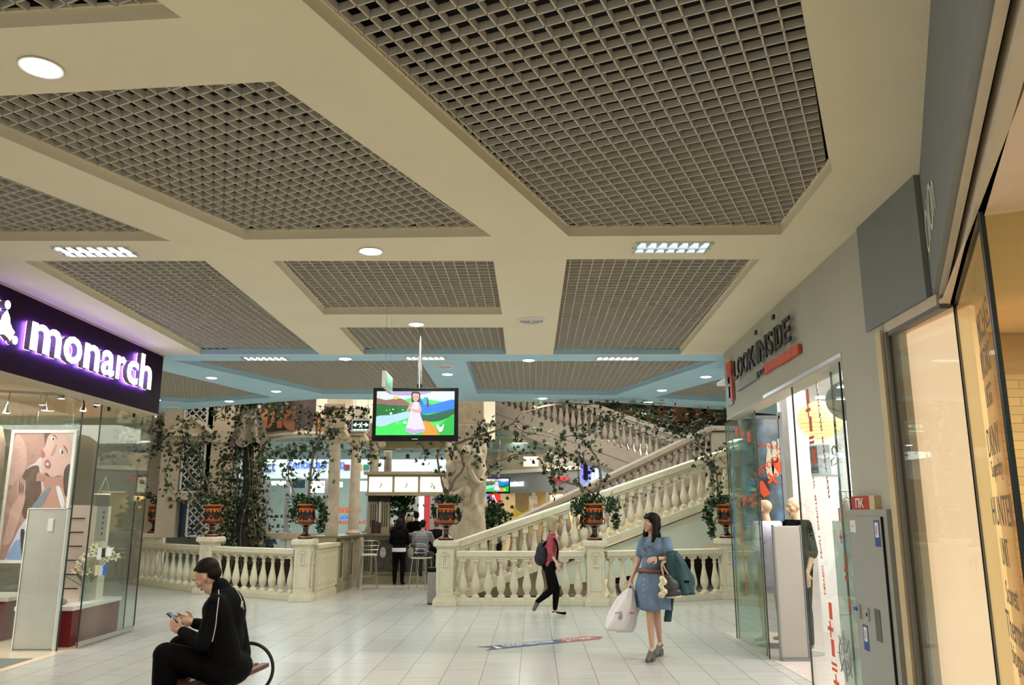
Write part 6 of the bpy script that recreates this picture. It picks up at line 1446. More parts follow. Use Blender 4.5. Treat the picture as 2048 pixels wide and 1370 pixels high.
# waste bin
p = gc(864, 1211, .1); t = thing('litter_bin', 'slim brushed metal litter bin half hidden by the pedestal right of the bar', 'litter bin', (p.x + .03, p.y + .15, 0)); MB().box(-.13, .13, -.1, .1, .02, .58, bev=.01).build('body', mat('bin_metal', (.32, .31, .29), .4, metal=.7), t); MB().box(-.135, .135, -.105, .105, .58, .66, bev=.01).build('lid', BLACK, t); MB().box(-.12, .12, -.09, .09, 0, .02).build('base', BLACK, t)

# ---------------- hanging screen, exit signs, floor sticker ----------------
YT = 9.55; a = at(743, 882, YT); b_ = at(917, 775.5, YT)
t1, w_, h_ = tv('hanging_screen', a, b_, 'large black hanging screen showing a girl in a white dress among butterflies', YT)
px_ = at(838, 770, YT).x - a.x
MB().tube([(px_, .06, h_ * .5), (px_, .06, 3.90 - a.z)], .022, 12).build('pole', STEEL, t1, True)
MB().box(px_ - .12, px_ + .12, .09, .12, h_ * .3, h_ * .7).box(px_ - .03, px_ + .03, .04, .12, h_, h_ + .05).build('bracket', BLACK, t1)
MB().box(w_ / 2 - .035, w_ / 2 + .035, -.004, 0, .018, .026).build('logo', mat('logo_silver', (.5, .5, .5), .3, metal=1), t1)
Ye = 8.35; ea, eb = at(768, 741, Ye), at(768, 773, Ye); es = thing('exit_sign', 'small green emergency exit sign hanging edge-on in front of the screen', 'exit sign', (ea.x, Ye, eb.z)); H_ = ea.z - eb.z
GRS = glow('exit_green', (.02, .42, .16), .9); WHT = glow('exit_white', (.9, 1, .92), 1.2)
MB().box(-.02, .02, 0, .50, 0, H_, bev=.004).build('case', WHITE, es); f_ = MB().box(.0205, .023, .03, .47, .02, H_ - .02).build('face', mat('exit_dark_green', (.005, .06, .03), .4, emit=(.01, .30, .12), es=.5), es)
text_on('arrow', '→', (.0235, .30, .04), (0, 1, 0), (0, 0, 1), .14, H_ - .09, GRS, es, .001, .02, world=False); text_on('arrow', '↓', (.0235, .06, .04), (0, 1, 0), (0, 0, 1), .12, H_ - .09, GRS, es, .001, .02, world=False)
for y in (.08, .42): MB().tube([(0, y, H_), (0, y, 3.89 - eb.z)], .0018, 4).build('wire', STEEL, es)
Y2 = 15.2; a = at(703, 862, Y2); b_ = at(740, 838, Y2); e2 = thing('exit_sign', 'dark green exit sign with white arrows both ways left of the large screen', 'exit sign', (a.x, Y2, a.z)); W2, H2 = b_.x - a.x, b_.z - a.z
MB().box(0, W2, 0, .05, 0, H2, bev=.004).build('case', WHITE, e2); MB().box(.015, W2 - .015, -.003, 0, .04, H2 - .03).build('face', mat('exit_face', (.004, .03, .018), .4), e2)
text_on('arrow', '←', (.03, -.004, H2 * .35), (1, 0, 0), (0, 0, 1), W2 * .32, H2 * .35, WHT, e2, .002, .03, world=False); text_on('arrow', '→', (W2 * .60, -.004, H2 * .35), (1, 0, 0), (0, 0, 1), W2 * .32, H2 * .35, WHT, e2, .002, .03, world=False)
c_ = Vector((W2 * .5, -.005, H2 * .5)); MB().tube([c_ + Vector((-.02, 0, -.05)), c_, c_ + Vector((.02, 0, .05))], .008, 4).tube([c_ + Vector((.03, 0, -.05)), c_, c_ + Vector((-.03, 0, .03))], .006, 4).build('running_figure', WHT, e2)
m = MB()
for k in range(4): m.box(W2 * (.12 + .2 * k), W2 * (.24 + .2 * k), -.004, 0, .012, .035)
m.build('lit_edge', glow('exit_lit', (.35, 1, .6), 1.5), e2)
for x in (.05, W2 - .05): MB().tube([(x, .02, H2), (x, .02, ZC - a.z)], .004, 4).build('wire', STEEL, e2)
# directional floor sticker
BLS = mat('sticker_navy', (.025, .045, .12), .45, var=.1, scale=20); RDS = mat('sticker_brick', (.30, .05, .035), .45, var=.1, scale=20)
L0 = G(953, 1294); fs = thing('floor_sticker', 'blue and brick-red arrow sticker with white lettering on the floor tiles', 'floor sticker', L0)
def flatpoly(nm, pix, m, z=.0022): return MB().prism([(G(x, y).x, G(x, y).y) for x, y in pix], .0006, z).build(nm, m, fs, world=True)
flatpoly('blue_field', [(953, 1294), (985, 1291.5), (1112, 1279.5), (1130, 1285.5), (972, 1301), (983, 1295.5)], BLS); flatpoly('red_field', [(1112, 1279.5), (1170, 1273), (1206, 1273), (1200, 1278.5), (1130, 1285.5)], RDS)
def fl_text(body, x0, y0, x1, y1, hgt):
    A = G(x0, y0, .0024); B = G(x1, y1, .0024); U = (B - A); L = U.length; U.normalize(); V = Vector((-U.y, U.x, 0)); text_on('lettering', body, A, U, V, L, hgt, WHITE, fs, .0008, .02)
fl_text('СПОРТМАСТЕР', 1012, 1293.5, 1113, 1284.0, .14); fl_text('2 ЭТАЖ', 1136, 1282.3, 1192, 1276.3, .15); fl_text('▲', 994, 1297, 1006, 1296, .22)
# ---------------- figures ----------------
SKIN = mat('skin', (.56, .33, .23), .5, var=.04, scale=20); SKINP = mat('skin_pale', (.60, .40, .30), .5, var=.04, scale=20); HAIRD = mat('hair_dark', (.009, .006, .005), .6, var=.3, scale=60, spec=.15); HAIRB = mat('hair_blond', (.34, .28, .14), .5, var=.25, scale=60)
EYEW = mat('eye_white', (.7, .7, .68), .3, var=0); IRIS = mat('iris', (.03, .02, .015), .2, var=0); LIP = mat('lips', (.42, .13, .11), .4, var=0)
def remesh(mb, voxel, sm=2):
    me = bpy.data.meshes.new('tmp'); mb.b.to_mesh(me); mb.b.free(); o = bpy.data.objects.new('tmp', me); COL.objects.link(o)
    q = o.modifiers.new('r', 'REMESH'); q.mode = 'VOXEL'; q.voxel_size = voxel; q.use_smooth_shade = True
    s_ = o.modifiers.new('s', 'SMOOTH'); s_.factor = .5; s_.iterations = sm
    dg = bpy.context.evaluated_depsgraph_get(); dg.update(); me2 = bpy.data.meshes.new_from_object(o.evaluated_get(dg)); bpy.data.objects.remove(o); bpy.data.meshes.remove(me); return me2
def place(name, me, m, parent, cut=None, **k):
    if cut:
        b = bmesh.new(); b.from_mesh(me)
        for co, no in cut: bmesh.ops.bisect_plane(b, geom=b.verts[:] + b.edges[:] + b.faces[:], plane_co=co, plane_no=no, clear_outer=True)
        b.to_mesh(me); b.free()
    L = parent.location; 
    for v in me.vertices: v.co -= L
    return mk(name, me, m, parent, True, 180, **k)
def basis(fwd, up=(0, 0, 1)):
    """columns: right(x), forward(y), up(z)"""
    f = Vector(fwd).normalized(); u = Vector(up); r = f.cross(u).normalized(); u = r.cross(f); return Matrix(((r.x, f.x, u.x, 0), (r.y, f.y, u.y, 0), (r.z, f.z, u.z, 0), (0, 0, 0, 1)))
def head_geo(mb, c, fwd, s=1.0, up=(0, 0, 1), fem=False):
    B = basis(fwd, up); c = Vector(c); P_ = lambda x, y, z: c + (B @ Vector((x * s, y * s, z * s)))
    def bl(x, y, z, r, sc_): mb.ball(P_(x, y, z), r * s, 3, sc_, B)
    bl(0, -.012, .035, .092, (.82, 1.02, .92)); bl(0, .012, -.005, .078, (.82, .98, 1.05)); bl(0, .045, -.062, .042, (.95, .95, .9)); bl(0, .068, -.092, .020, (1.2, .9, .9))
    bl(0, .075, .03, .03, (1.7, .55, .7)); mb.cap(P_(0, .088, .022), P_(0, .108, -.020), .008 * s, .013 * s, 8); bl(.008, .1, -.024, .009, (1, 1, .8)); bl(-.008, .1, -.024, .009, (1, 1, .8))
    bl(0, .090, -.050, .016, (1.4, .6, .7)); bl(.040, .055, -.015, .030, (.8, .8, .9)); bl(-.040, .055, -.015, .030, (.8, .8, .9))
    for sx in (-1, 1): bl(sx * .076, -.008, -.005, .03, (.28, .65, 1.1)); 
    return P_, B
def face_parts(par, P_, B, s=1.0, lip=LIP):
    L = par.location
    for sx in (-1, 1):
        q = MB(); q.ball(P_(sx * .031, .082, .012), .0125 * s, 2, (1.05, .8, .75), B); e = q.build('eye', EYEW, par, True, world=True)
        q = MB(); q.ball(P_(sx * .032, .0915, .012), .0058 * s, 2, (1, .5, 1), B); q.build('iris', IRIS, par, True, world=True).parent = e
        q = MB(); q.tube([P_(sx * .016, .098, .034), P_(sx * .032, .096, .039), P_(sx * .050, .082, .032)], [.003 * s, .004 * s, .002 * s], 5); q.build('eyebrow', HAIRD, par, True, world=True)
    q = MB(); q.ball(P_(0, .098, -.050), .018 * s, 2, (1.0, .36, .26), B); q.ball(P_(0, .097, -.058), .016 * s, 2, (1.0, .4, .3), B); q.build('mouth', lip, par, True, world=True)
def hand_geo(mb, w, d, n, side=1, curl=.6, s=1.0, spread=.012):
    """w wrist, d direction of the fingers, n palm normal, side +1 puts the thumb on d x n side"""
    w = Vector(w); d = Vector(d).normalized(); n = Vector(n); n = (n - d * n.dot(d)).normalized(); l = d.cross(n) * side
    pal = w + d * .045 * s; B = Matrix(((l.x, d.x, n.x, 0), (l.y, d.y, n.y, 0), (l.z, d.z, n.z, 0), (0, 0, 0, 1)))
    mb.ball(pal, .045 * s, 3, (.88, 1.05, .36), B); mb.cap(w - d * .02 * s, w + d * .03 * s, .024 * s, .026 * s, 10)
    for k, (L_, r_) in enumerate(((.070, .0085), (.078, .009), (.073, .0085), (.058, .0075))):
        b0 = w + d * (.082 - .004 * abs(k - 1)) * s + l * (.030 - .020 * k) * s; p = b0; dd = (d + l * (.10 - .07 * k)).normalized()
        for j in range(3):
            a = curl * (.55 + .5 * j); dirn = (dd * math.cos(a) + n * math.sin(a)).normalized(); q = p + dirn * L_ * (.45, .32, .26)[j] * s; mb.cap(p, q, r_ * s * (1 - .08 * j), r_ * s * (.94 - .08 * j), 8, 3); p = q
    p = w + d * .025 * s + l * .030 * s; q = p + (l * .7 + d * .6 + n * .25 * curl).normalized() * .038 * s; mb.cap(p, q, .012 * s, .0105 * s, 8, 3); mb.cap(q, q + (d * .85 + l * .2 + n * .5 * curl).normalized() * .032 * s, .010 * s, .008 * s, 8, 3)
def torso_geo(mb, J, k=1.0, add=0.0, fem=False, low=True):
    lat = (J['shL'] - J['shR']).normalized(); up = (J['chest'] - J['pelvis']).normalized(); fw = up.cross(lat).normalized()   # fw: forward is +
    B = Matrix(((lat.x, fw.x, up.x, 0), (lat.y, fw.y, up.y, 0), (lat.z, fw.z, up.z, 0), (0, 0, 0, 1))); a = add
    W = (.155, .125, .150) if fem else (.160, .145, .175)
    mid = J['pelvis'].lerp(J['chest'], .48)
    if low: mb.ball(J['pelvis'], 1, 3, (W[0] * k + a, .115 * k + a, .12 * k + a), B)
    mb.ball(mid, 1, 3, (W[1] * k + a, .098 * k + a, .17 * k + a), B); mb.ball(J['chest'], 1, 3, (W[2] * k + a, .115 * k + a, .17 * k + a), B)
    mb.cap(J['shL'], J['shR'], .048 * k + a, .048 * k + a, 12); mb.cap(J['chest'], J['neck'], .095 * k + a, .05 * k + a, 12)
    if fem:
        for sx in (-1, 1): mb.ball(J['chest'] + fw * .075 * k * J.get('fs', 1) + lat * sx * .07 * k - up * .03, .062 * k + a, 2)
    return lat, up, fw
def limbs(mb, J, k=1.0, a=0.0, arms='LR', legs='LR', fore=1.0, calf=1.0):
    for s_ in arms:
        mb.cap(J['sh' + s_], J['el' + s_], .046 * k + a, .037 * k + a, 12)
        if fore > 0: e = J['el' + s_].lerp(J['wr' + s_], fore); mb.cap(J['el' + s_], e, .037 * k + a, (.037 - .013 * fore) * k + a, 12)
    for s_ in legs:
        mb.cap(J['hip' + s_], J['kn' + s_], .080 * k + a, .054 * k + a, 14)
        if calf > 0: c_ = J['kn' + s_].lerp(J['an' + s_], .3); e = J['kn' + s_].lerp(J['an' + s_], calf); mb.cap(J['kn' + s_], c_, .052 * k + a, .053 * k + a, 12); mb.cap(c_, e, .053 * k + a, (.053 - .022 * calf) * k + a, 12)
def feet(mb, J, k=1.0, a=0.0, legs='LR'):
    for s_ in legs:
        t_ = J['toe' + s_]; n_ = J['an' + s_]; mb.cap(n_, t_.lerp(n_, .65) + Vector((0, 0, -.02)), .034 * k + a, .030 * k + a, 10); mb.cap(t_.lerp(n_, .75) - Vector((0, 0, .02)), t_, .033 * k + a, .026 * k + a, 10)
        hl = n_ + (n_ - t_) * .18; hl.z = min(hl.z, n_.z) - .03; mb.cap(n_, hl, .03 * k + a, .028 * k + a, 8)
def body(J, fem=False, k=1.0, voxel=.008, skin=SKIN, parent=None, hands=None, hs=1.0):
    mb = MB(); torso_geo(mb, J, k * .96, 0, fem); limbs(mb, J, k * .94); feet(mb, J, k * .9)
    mb.cap(J['neck'] - Vector((0, 0, .03)), J['head'] + Vector((0, 0, -.06)) * hs, .052 * k, .047 * k, 12)
    P_, B = head_geo(mb, J['head'], J['face'], hs, J.get('up', (0, 0, 1)), fem)
    for h in hands or []: hand_geo(mb, *h[0], **h[1])
    o = place('body', remesh(mb, voxel, 2), skin, parent); face_parts(o, P_, B, hs) if False else None
    return o, P_, B
def hairdo(P_, B, s, style, voxel, m, parent):
    mb = MB()
    def bl(x, y, z, r, sc_): mb.ball(P_(x, y, z), r * s, 3, sc_, B)
    if style == 'short': bl(0, -.026, .050, .0905, (.86, 1.0, .92)); bl(0, -.048, .005, .070, (.95, .80, .95)); bl(0, .034, .090, .032, (1.4, 1.0, .6)); bl(.066, -.03, .036, .022, (.5, .9, 1.0)); bl(-.066, -.03, .036, .022, (.5, .9, 1.0))
    if style == 'long':
        bl(0, -.022, .050, .103, (.88, 1.02, .92)); bl(0, -.06, -.02, .085, (1.05, .8, 1.4)); bl(.035, .05, .075, .04, (1.1, .9, .6)); bl(-.035, .05, .075, .04, (1.1, .9, .6))
        for sx in (-1, 1): mb.cap(P_(sx * .075, -.01, .03), P_(sx * .10, .005, -.13), .030 * s, .040 * s, 10); mb.cap(P_(sx * .10, .005, -.13), P_(sx * .095, .03, -.22), .036 * s, .018 * s, 10)
        bl(0, -.075, -.14, .075, (1.35, .65, 1.1))
    if style == 'bob': bl(0, -.022, .050, .106, (.9, 1.02, .92)); bl(0, -.05, -.03, .095, (1.0, .85, 1.35)); bl(0, .055, .078, .04, (1.4, .9, .6)); [mb.cap(P_(sx * .078, -.01, .03), P_(sx * .085, -.005, -.12), .03 * s, .03 * s, 10) for sx in (-1, 1)]
    # soft strand relief
    me = remesh(mb, voxel, 1); c = P_(0, 0, 0)
    for v in me.vertices:
        d = v.co - c; n_ = math.sin(38 * math.atan2(d.y, d.x) + 30 * d.z) * .0022 * s; v.co += d.normalized() * n_
    return place('hair', me, m, parent)

# --- man seated on the bench ---
BK = mat('black_cloth', (.004, .004, .0045), .9, var=.2, scale=8, spec=.08); BKS = mat('black_sport_cloth', (.003, .003, .0035), .8, var=.2, scale=10, spec=.10)
V_ = Vector
SX = -.02
J = dict(pelvis=V_((-1.960, 5.9, .57)), chest=V_((-1.990, 5.9, .94)), neck=V_((-2.040, 5.9, 1.10)), head=V_((-2.135, 5.9, 1.205)), face=(-.85, .18, -.62), up=(-.45, 0, 1),
 shL=V_((-2.000, 5.72, 1.03)), elL=V_((-2.040, 5.63, .76)), wrL=V_((-2.230, 5.74, .83)), shR=V_((-2.020, 6.08, 1.03)), elR=V_((-2.100, 6.17, .78)), wrR=V_((-2.260, 6.02, .85)),
 hipL=V_((-1.960, 5.80, .55)), knL=V_((-2.330, 5.74, .67)), anL=V_((-2.300, 5.72, .12)), toeL=V_((-2.470, 5.70, .045)), hipR=V_((-1.960, 6.0, .55)), knR=V_((-2.340, 6.02, .68)), anR=V_((-2.330, 6.02, .12)), toeR=V_((-2.500, 6.03, .045)))
man = thing('person', 'seated man in a black tracksuit looking down at his phone', 'person', (-1.98, 5.9, 0))
hands = [((J['wrL'], (-.85, .25, .35), (.1, .9, .2)), dict(side=-1, curl=.55)), ((J['wrR'], (-.9, -.25, .30), (.05, -.9, .25)), dict(side=1, curl=.75))]
bdy, P_, B = body(J, False, 1.0, .0055, SKIN, man, hands, .98)
face_parts(man, P_, B, .98)
for o in [q for q in man.children if q.name.split('.')[0] in ('eye', 'eyebrow', 'mouth')]: pass
hairdo(P_, B, .99, 'short', .006, HAIRD, man)
mb = MB(); torso_geo(mb, J, 1.04, .018); limbs(mb, J, 1.08, .014, 'LR', '', .93); mb.ball(J['pelvis'] + V_((.03, 0, -.02)), 1, 3, (.15, .2, .13)); mb.cap(J['shL'] + V_((0, .02, -.05)), J['pelvis'] + V_((.03, -.1, .05)), .10, .11, 12); mb.cap(J['shR'] + V_((0, -.02, -.05)), J['pelvis'] + V_((.03, .1, .05)), .10, .11, 12)
mb.cap(J['neck'] + V_((.03, 0, -.03)), J['neck'] + V_((.0, 0, .03)), .072, .064, 12)
jk = place('tracksuit_top', remesh(mb, .008, 3), BKS, man)
PIPE = mat('white_piping', (.5, .5, .5), .5, var=0)
MB().tube(smooth_path([V_((-2.010, 5.78, 1.115)), V_((-1.970, 5.68, 1.07)), V_((-1.955, 5.625, .98)), V_((-1.950, 5.60, .88)), V_((-1.960, 5.585, .78))]), .0035, 5).build('piping', PIPE, jk, world=False).location = -man.location
MB().tube(smooth_path([V_((-1.950, 5.92, 1.13)), V_((-1.885, 5.88, 1.06)), V_((-1.850, 5.86, .97))]), .003, 5).build('piping', PIPE, jk).location = -man.location
MB().box(-1.852, -1.848, 5.80, 5.84, .99, 1.03).build('badge', PIPE, jk).location = -man.location
mb = MB(); limbs(mb, J, 1.18, .022, '', 'LR', 1, .93); mb.ball(J['pelvis'] + V_((-.03, 0, -.02)), 1, 3, (.16, .19, .11)); mb.cap(J['hipL'], J['hipR'], .1, .1); place('trousers', remesh(mb, .009, 3), BK, man)
for s_ in 'LR': mb = MB(); feet(mb, J, 1.05, .006, s_); place('shoe', remesh(mb, .007, 2), BKS, man, cut=[((0, 0, .14), (0, 0, 1))])
ph = thing('mobile_phone', 'black mobile phone held in the hands of the seated man', 'phone', (-2.34, 5.87, .90)); M = Matrix.Translation((0, 0, 0)) @ Matrix.Rotation(math.radians(38), 4, 'Y'); MB().box(-.065, .065, -.032, .032, -.005, .005, M, .003).build('case', BLACK, ph); MB().box(-.055, .055, -.028, .028, .0052, .0058, M).build('display', mat('phone_display', (.02, .02, .02), .1, var=0, emit=(.3, .4, .5), es=.25), ph)
man.location = (-2.15, 6.38, 0); man.scale = (1.05, 1.05, 1); ph.location = (-2.15 + (-2.34 + 1.98) * 1.05, 6.38 - .03, .90)
# --- bench ---
WD_ = mat('bench_wood', (.16, .035, .015), .4, var=.45, scale=5); IRON = mat('black_iron', (.008, .008, .008), .4, var=0)
bn_ = thing('park_bench', 'slatted red-brown wooden bench with curved black iron end under the seated man', 'bench', (-2.46, 5.87, 0))
dB = V_((.10, .995, 0)).normalized()
for i in range(6):
    off = -.26 + i * .088; MB().bar(V_((off, -1.2, .448)) , V_((off, -1.2, .448)) + dB * 2.42, .066, .032, .004).build('slat', WD_, bn_)
for k, yy in enumerate((1.12, -1.0)):
    c = V_((.0, 0, 0)) + dB * yy; m = MB(); pts = [c + V_((-.30, 0, .0)), c + V_((-.29, 0, .25)), c + V_((-.22, 0, .41)), c + V_((.1, 0, .415)), ]
    m.tube(smooth_path(pts), .013, 8); arc_ = [c + V_((.20 + .20 * math.cos(a), 0, .43 + .20 * math.sin(a))) for a in [PI * .62 - j * PI * .115 for j in range(11)]]; arc_.append(c + V_((.24, 0, .0)))
    m.tube(smooth_path(arc_), .014, 8); m.tube([c + V_((-.26, 0, .41)), c + V_((.26, 0, .41))], .012, 6); m.tube([c + V_((.12, 0, .41)), c + V_((.05, 0, 0))], .011, 6); m.build('iron_end', IRON, bn_, True)
# --- woman in the denim dress ---
Yw = 10.02; A = lambda x, y, dy=0: at(x, y, Yw + dy)
J = dict(pelvis=A(1301, 1158), chest=A(1308, 1098), neck=A(1306, 1072, .0), head=A(1302, 1047.5, -.02), face=(-.86, -.42, .10),
 shR=A(1287, 1083, .05), elR=A(1276, 1126, .10), wrR=A(1262, 1160, .02), shL=A(1330, 1083, -.06), elL=A(1342, 1117, -.12), wrL=A(1315, 1117, -.24),
 hipR=A(1294, 1166, .03), hipL=A(1309, 1166, -.03), knR=A(1300, 1226, -.10), anR=A(1304, 1291, -.13), toeR=A(1295, 1312, -.30), knL=A(1314, 1230, .05), anL=A(1320, 1282, .22), toeL=A(1312, 1306, .05))
for k_, z_ in (('toeR', .035), ('toeL', .035)): J[k_].z = z_
J['anR'].z = .135; J['anL'].z = .155
wm = thing('person', 'dark-haired woman in a belted blue denim dress walking with white bags', 'person', (J['pelvis'].x, Yw, 0))
hands = [((J['wrR'], (-.25, -.25, -.9), (-.2, .9, 0)), dict(side=-1, curl=1.1, s=.92)), ((J['wrL'], (-.96, -.2, -.12), (.2, .6, -.5)), dict(side=1, curl=.5, s=.92))]
bdy, P_, B = body(J, True, .90, .0065, SKIN, wm, hands, .95); face_parts(wm, P_, B, .95); hairdo(P_, B, .97, 'long', .008, HAIRD, wm)
DEN = mat('denim', (.13, .20, .30), .8, var=.22, scale=9, bump=.15); DEN2 = mat('denim_dark_stud', (.03, .045, .07), .5, var=0)
mb = MB(); lat, up, fw = torso_geo(mb, J, .93, .014, True)
for s_ in 'LR':
    mb.cap(J['sh' + s_], J['sh' + s_].lerp(J['el' + s_], .55), .066, .062, 12)
mb.cap(J['shL'] + V_((.01, 0, .0)), J['shL'].lerp(J['elL'], .6), .072, .066, 12)
zN = A(1306, 1079).z
top = place('dress_top', remesh(mb, .009, 3), DEN, wm, cut=[((0, 0, J['neck'].z - .012), (0, 0, 1)), ((0, 0, A(1300, 1141).z), (0, 0, -1))])
fwd = V_((-.72, -.69, 0)).normalized(); rt = V_((-fwd.y, fwd.x, 0))
rows = []; zw = A(1300, 1141).z; zh = A(1300, 1217).z; n = 44
for i in range(15):
    q = i / 14; z = zw + (zh - zw) * q; cx = A(1301 + 6 * q, 1150).x; cy = Yw - .02 - .02 * q; w1 = .150 + .075 * min(1, q * 2.4) - .012 * q; d1 = .115 + .06 * min(1, q * 2.2); row = []
    for k in range(n + 1):
        a = k * 2 * PI / n; f_ = 1 + .055 * q * math.sin(a * 7 + 1) + .02 * math.sin(a * 11 + 4 * q); p = rt * (w1 * f_ * math.cos(a)) + fwd * (d1 * f_ * math.sin(a)); row.append((cx + p.x, cy + p.y, z + (.012 * math.sin(a * 3) if i == 14 else 0)))
    rows.append(row)
sk = MB().sheet(rows); rows2 = [[V_(p) * 1.0 for p in rows[-1]], [V_((p[0] * .985 + .015 * rows[-1][0][0], p[1], p[2] + .03)) for p in rows[-1]]]; skt = sk.build('skirt', DEN, wm, True, world=True, ang=180, fix=False)
so = skt.modifiers.new('thickness', 'SOLIDIFY'); so.thickness = .006
m = MB()
for k in range(7): z = zw - .03 - k * .062; q = (zw - z) / (zw - zh); cx = A(1301 + 6 * q, 1150).x; p = V_((cx, Yw - .02, z)) + fwd * (.118 + .062 * min(1, q * 2.2)); m.ball(p, .008, 1)
m.build('button', WHITE, skt).location = -wm.location
m = MB()
for i in range(26):
    r_ = random.Random(i); p = J['chest'] + fwd * (.135 + .0) + rt * r_.uniform(-.09, .09) + V_((0, 0, r_.uniform(-.09, .06))); p -= fwd * (abs((p - J['chest']).dot(rt)) * .25); m.ball(p + fwd * .012, .006, 1)
m.build('stud', DEN2, wm, world=True, kind='stuff')
bl_ = []; zb2 = A(1300, 1141).z
for k in range(n + 1):
    a = k * 2 * PI / n; p = rt * (.160 * math.cos(a)) + fwd * (.125 * math.sin(a)); bl_.append([(A(1301, 1150).x + p.x, Yw - .02 + p.y, zb2 + dz) for dz in (-.022, .022)])
blt = MB().sheet(bl_).build('belt', mat('brown_leather', (.17, .055, .03), .45), wm, True, world=True, fix=False); s2 = blt.modifiers.new('thickness', 'SOLIDIFY'); s2.thickness = .01; s2.offset = 1
sg_ = MB(); 
for sx in (-1, 1): sg_.ball(P_(sx * .035, .055, .105), .026, 2, (1, .35, .75), B)
sg_.tube([P_(-.03, .06, .105), P_(.03, .06, .105)], .004, 5).build('sunglasses', BLACK, wm, True, world=True)
WSH = mat('shoe_taupe', (.10, .09, .07), .5)
for s_ in 'LR':
    mb = MB(); feet(mb, J, .95, .006, s_); q = place('shoe', remesh(mb, .006, 2), WSH, wm, cut=[((0, 0, .115 if s_ == 'R' else .125), (0, 0, 1))])
    a_ = J['an' + s_]; t_ = J['toe' + s_]; hd = (a_ - t_); hd.z = 0; hd.normalize(); h0 = V_((a_.x, a_.y, 0)) + hd * .015
    MB().prism([(h0.x + (-hd.y) * w2 + hd.x * l2, h0.y + hd.x * w2 + hd.y * l2) for w2, l2 in ((-.024, -.09), (.024, -.09), (.027, .03), (-.027, .03))], .002, .075).build('wedge_heel', WSH, q).location = -wm.location
MB().tube([J['wrL'] + V_((-.0, .028 * math.cos(a), .028 * math.sin(a))) for a in [k * PI / 6 for k in range(12)]], .007, 5, closed=True).build('watch', BLACK, wm, world=True)
# carrier bags, handbag and jacket
hp = J['wrR'] + V_((-.02, -.03, -.09)); pb = thing('carrier_bag', 'pair of crumpled white plastic carrier bags in the right hand of the woman in blue', 'bag', hp)
CB = mat('white_plastic_film', (.74, .70, .70), .45, var=.04, bump=.25, scale=14)
def sack(name, off, top, w0, h, lean, par, m):
    rows = []; n = 30
    for i in range(13):
        q = i / 12; z = -h * q; wd = (.03 + w0 * min(1, q * 2.1) ** .7) * (1 - .06 * max(0, q - .85) / .15); dp = (.02 + .085 * math.sin(min(1, q * 1.15) * PI * .62)); row = []
        if i == 12: wd *= .9; dp *= .8
        for k in range(n + 1): a = k * 2 * PI / n; f_ = 1 + .16 * (1 - .7 * q) * math.sin(a * 6 + off[0] * 20 + 3 * q) + .07 * math.sin(a * 4 + 5 * q) + .06 * math.sin(a * 9 - 9 * q); row.append((off[0] + lean[0] * q + wd * f_ * math.cos(a), off[1] + lean[1] * q + dp * f_ * math.sin(a), off[2] + z))
        rows.append(row)
    rows.append([(off[0] + lean[0], off[1] + lean[1], off[2] - h * .99)] * (n + 1)); return MB().sheet(rows).build(name, m, par, True, ang=180, fix=False)
b1 = sack('bag', (0, 0, 0), 0, .10, .47, (-.20, -.05), pb, CB); b2 = sack('bag', (.02, .08, -.01), 0, .095, .50, (-.09, .04), pb, CB)
MB().tube(smooth_path([V_((-.03, 0, -.02)), V_((.01, 0, .055)), V_((.05, .02, -.02))]), .010, 6).build('handle', CB, pb, True)
MB().box(-.20, -.12, -.135, -.128, -.34, -.26).build('print', mat('bag_print_grey', (.30, .32, .35), .5, var=.5, scale=30), b1); MB().box(-.03, .03, -.11, -.104, -.28, -.265).build('print', mat('bag_print_red', (.5, .1, .1), .5), b2)
jc = J['elL'].lerp(J['wrL'], .25) + V_((.03, -.02, .03)); jt = thing('folded_jacket', 'teal jacket draped over the left forearm of the woman in blue', 'jacket', jc)
TE = mat('teal_cloth', (.022, .065, .072), .8, var=.3, scale=8, bump=.2); TED = mat('dark_teal_cloth', (.015, .035, .035), .85, var=.3)
rows = []
for i in range(15):
    q = i / 14; z = .04 - .46 * q; cx_ = .02 + .13 * q; wd = .06 + .075 * math.sin(min(1, q * 1.1) * PI * .75); row = []
    for k in range(31): a = k * 2 * PI / 30; f_ = 1 + .17 * math.sin(a * 5 + 4 * q) + .08 * math.sin(a * 9 - 5 * q); row.append((cx_ + wd * f_ * math.cos(a), -.02 + .06 * f_ * math.sin(a), z + .02 * math.sin(a)))
    rows.append(row)
rows = [[(rows[0][0][0], -.02, .06)] * 31] + rows + [[(cx_, -.02, z)] * 31]
MB().sheet(rows).build('body', TE, jt, True, ang=180, fix=False)
rows = [[(.03 + .02 * math.cos(a) * 2.2, .02 + .03 * math.sin(a), z) for a in [k * PI / 8 for k in range(17)]] for z in (-.38, -.5, -.62, -.74)]; rows = [[(p[0] - .02 * i - .03, p[1], p[2]) for p in r_] for i, r_ in enumerate(rows)]
MB().sheet(rows).build('sleeve', TED, jt, True, ang=180, fix=False)
MB().box(.12, .19, -.09, -.083, -.30, -.27).build('label', BLACK, jt)
hbc = J['wrL'] + V_((.05, -.04, -.04)); hb = thing('handbag', 'dark patterned handbag with cream fur charm hanging from the wrist of the woman in blue', 'handbag', hbc)
PAT = mat('dark_pattern_leather', (.03, .03, .03), .5, var=.95, scale=30)
mb = MB(); mb.ball((.07, 0, -.27), 1, 3, (.115, .065, .10)); mb.ball((.09, 0, -.34), 1, 3, (.12, .06, .06)); mb.ball((.05, 0, -.19), 1, 2, (.07, .04, .06)); me = remesh(mb, .008, 2); mk('body', me, PAT, hb, True, 180)
mb = MB(); mb.ball((.11, 0, -.385), 1, 2, (.10, .05, .022)); mk('base', remesh(mb, .008, 1), mat('cream_leather', (.62, .52, .38), .5), hb, True, 180)
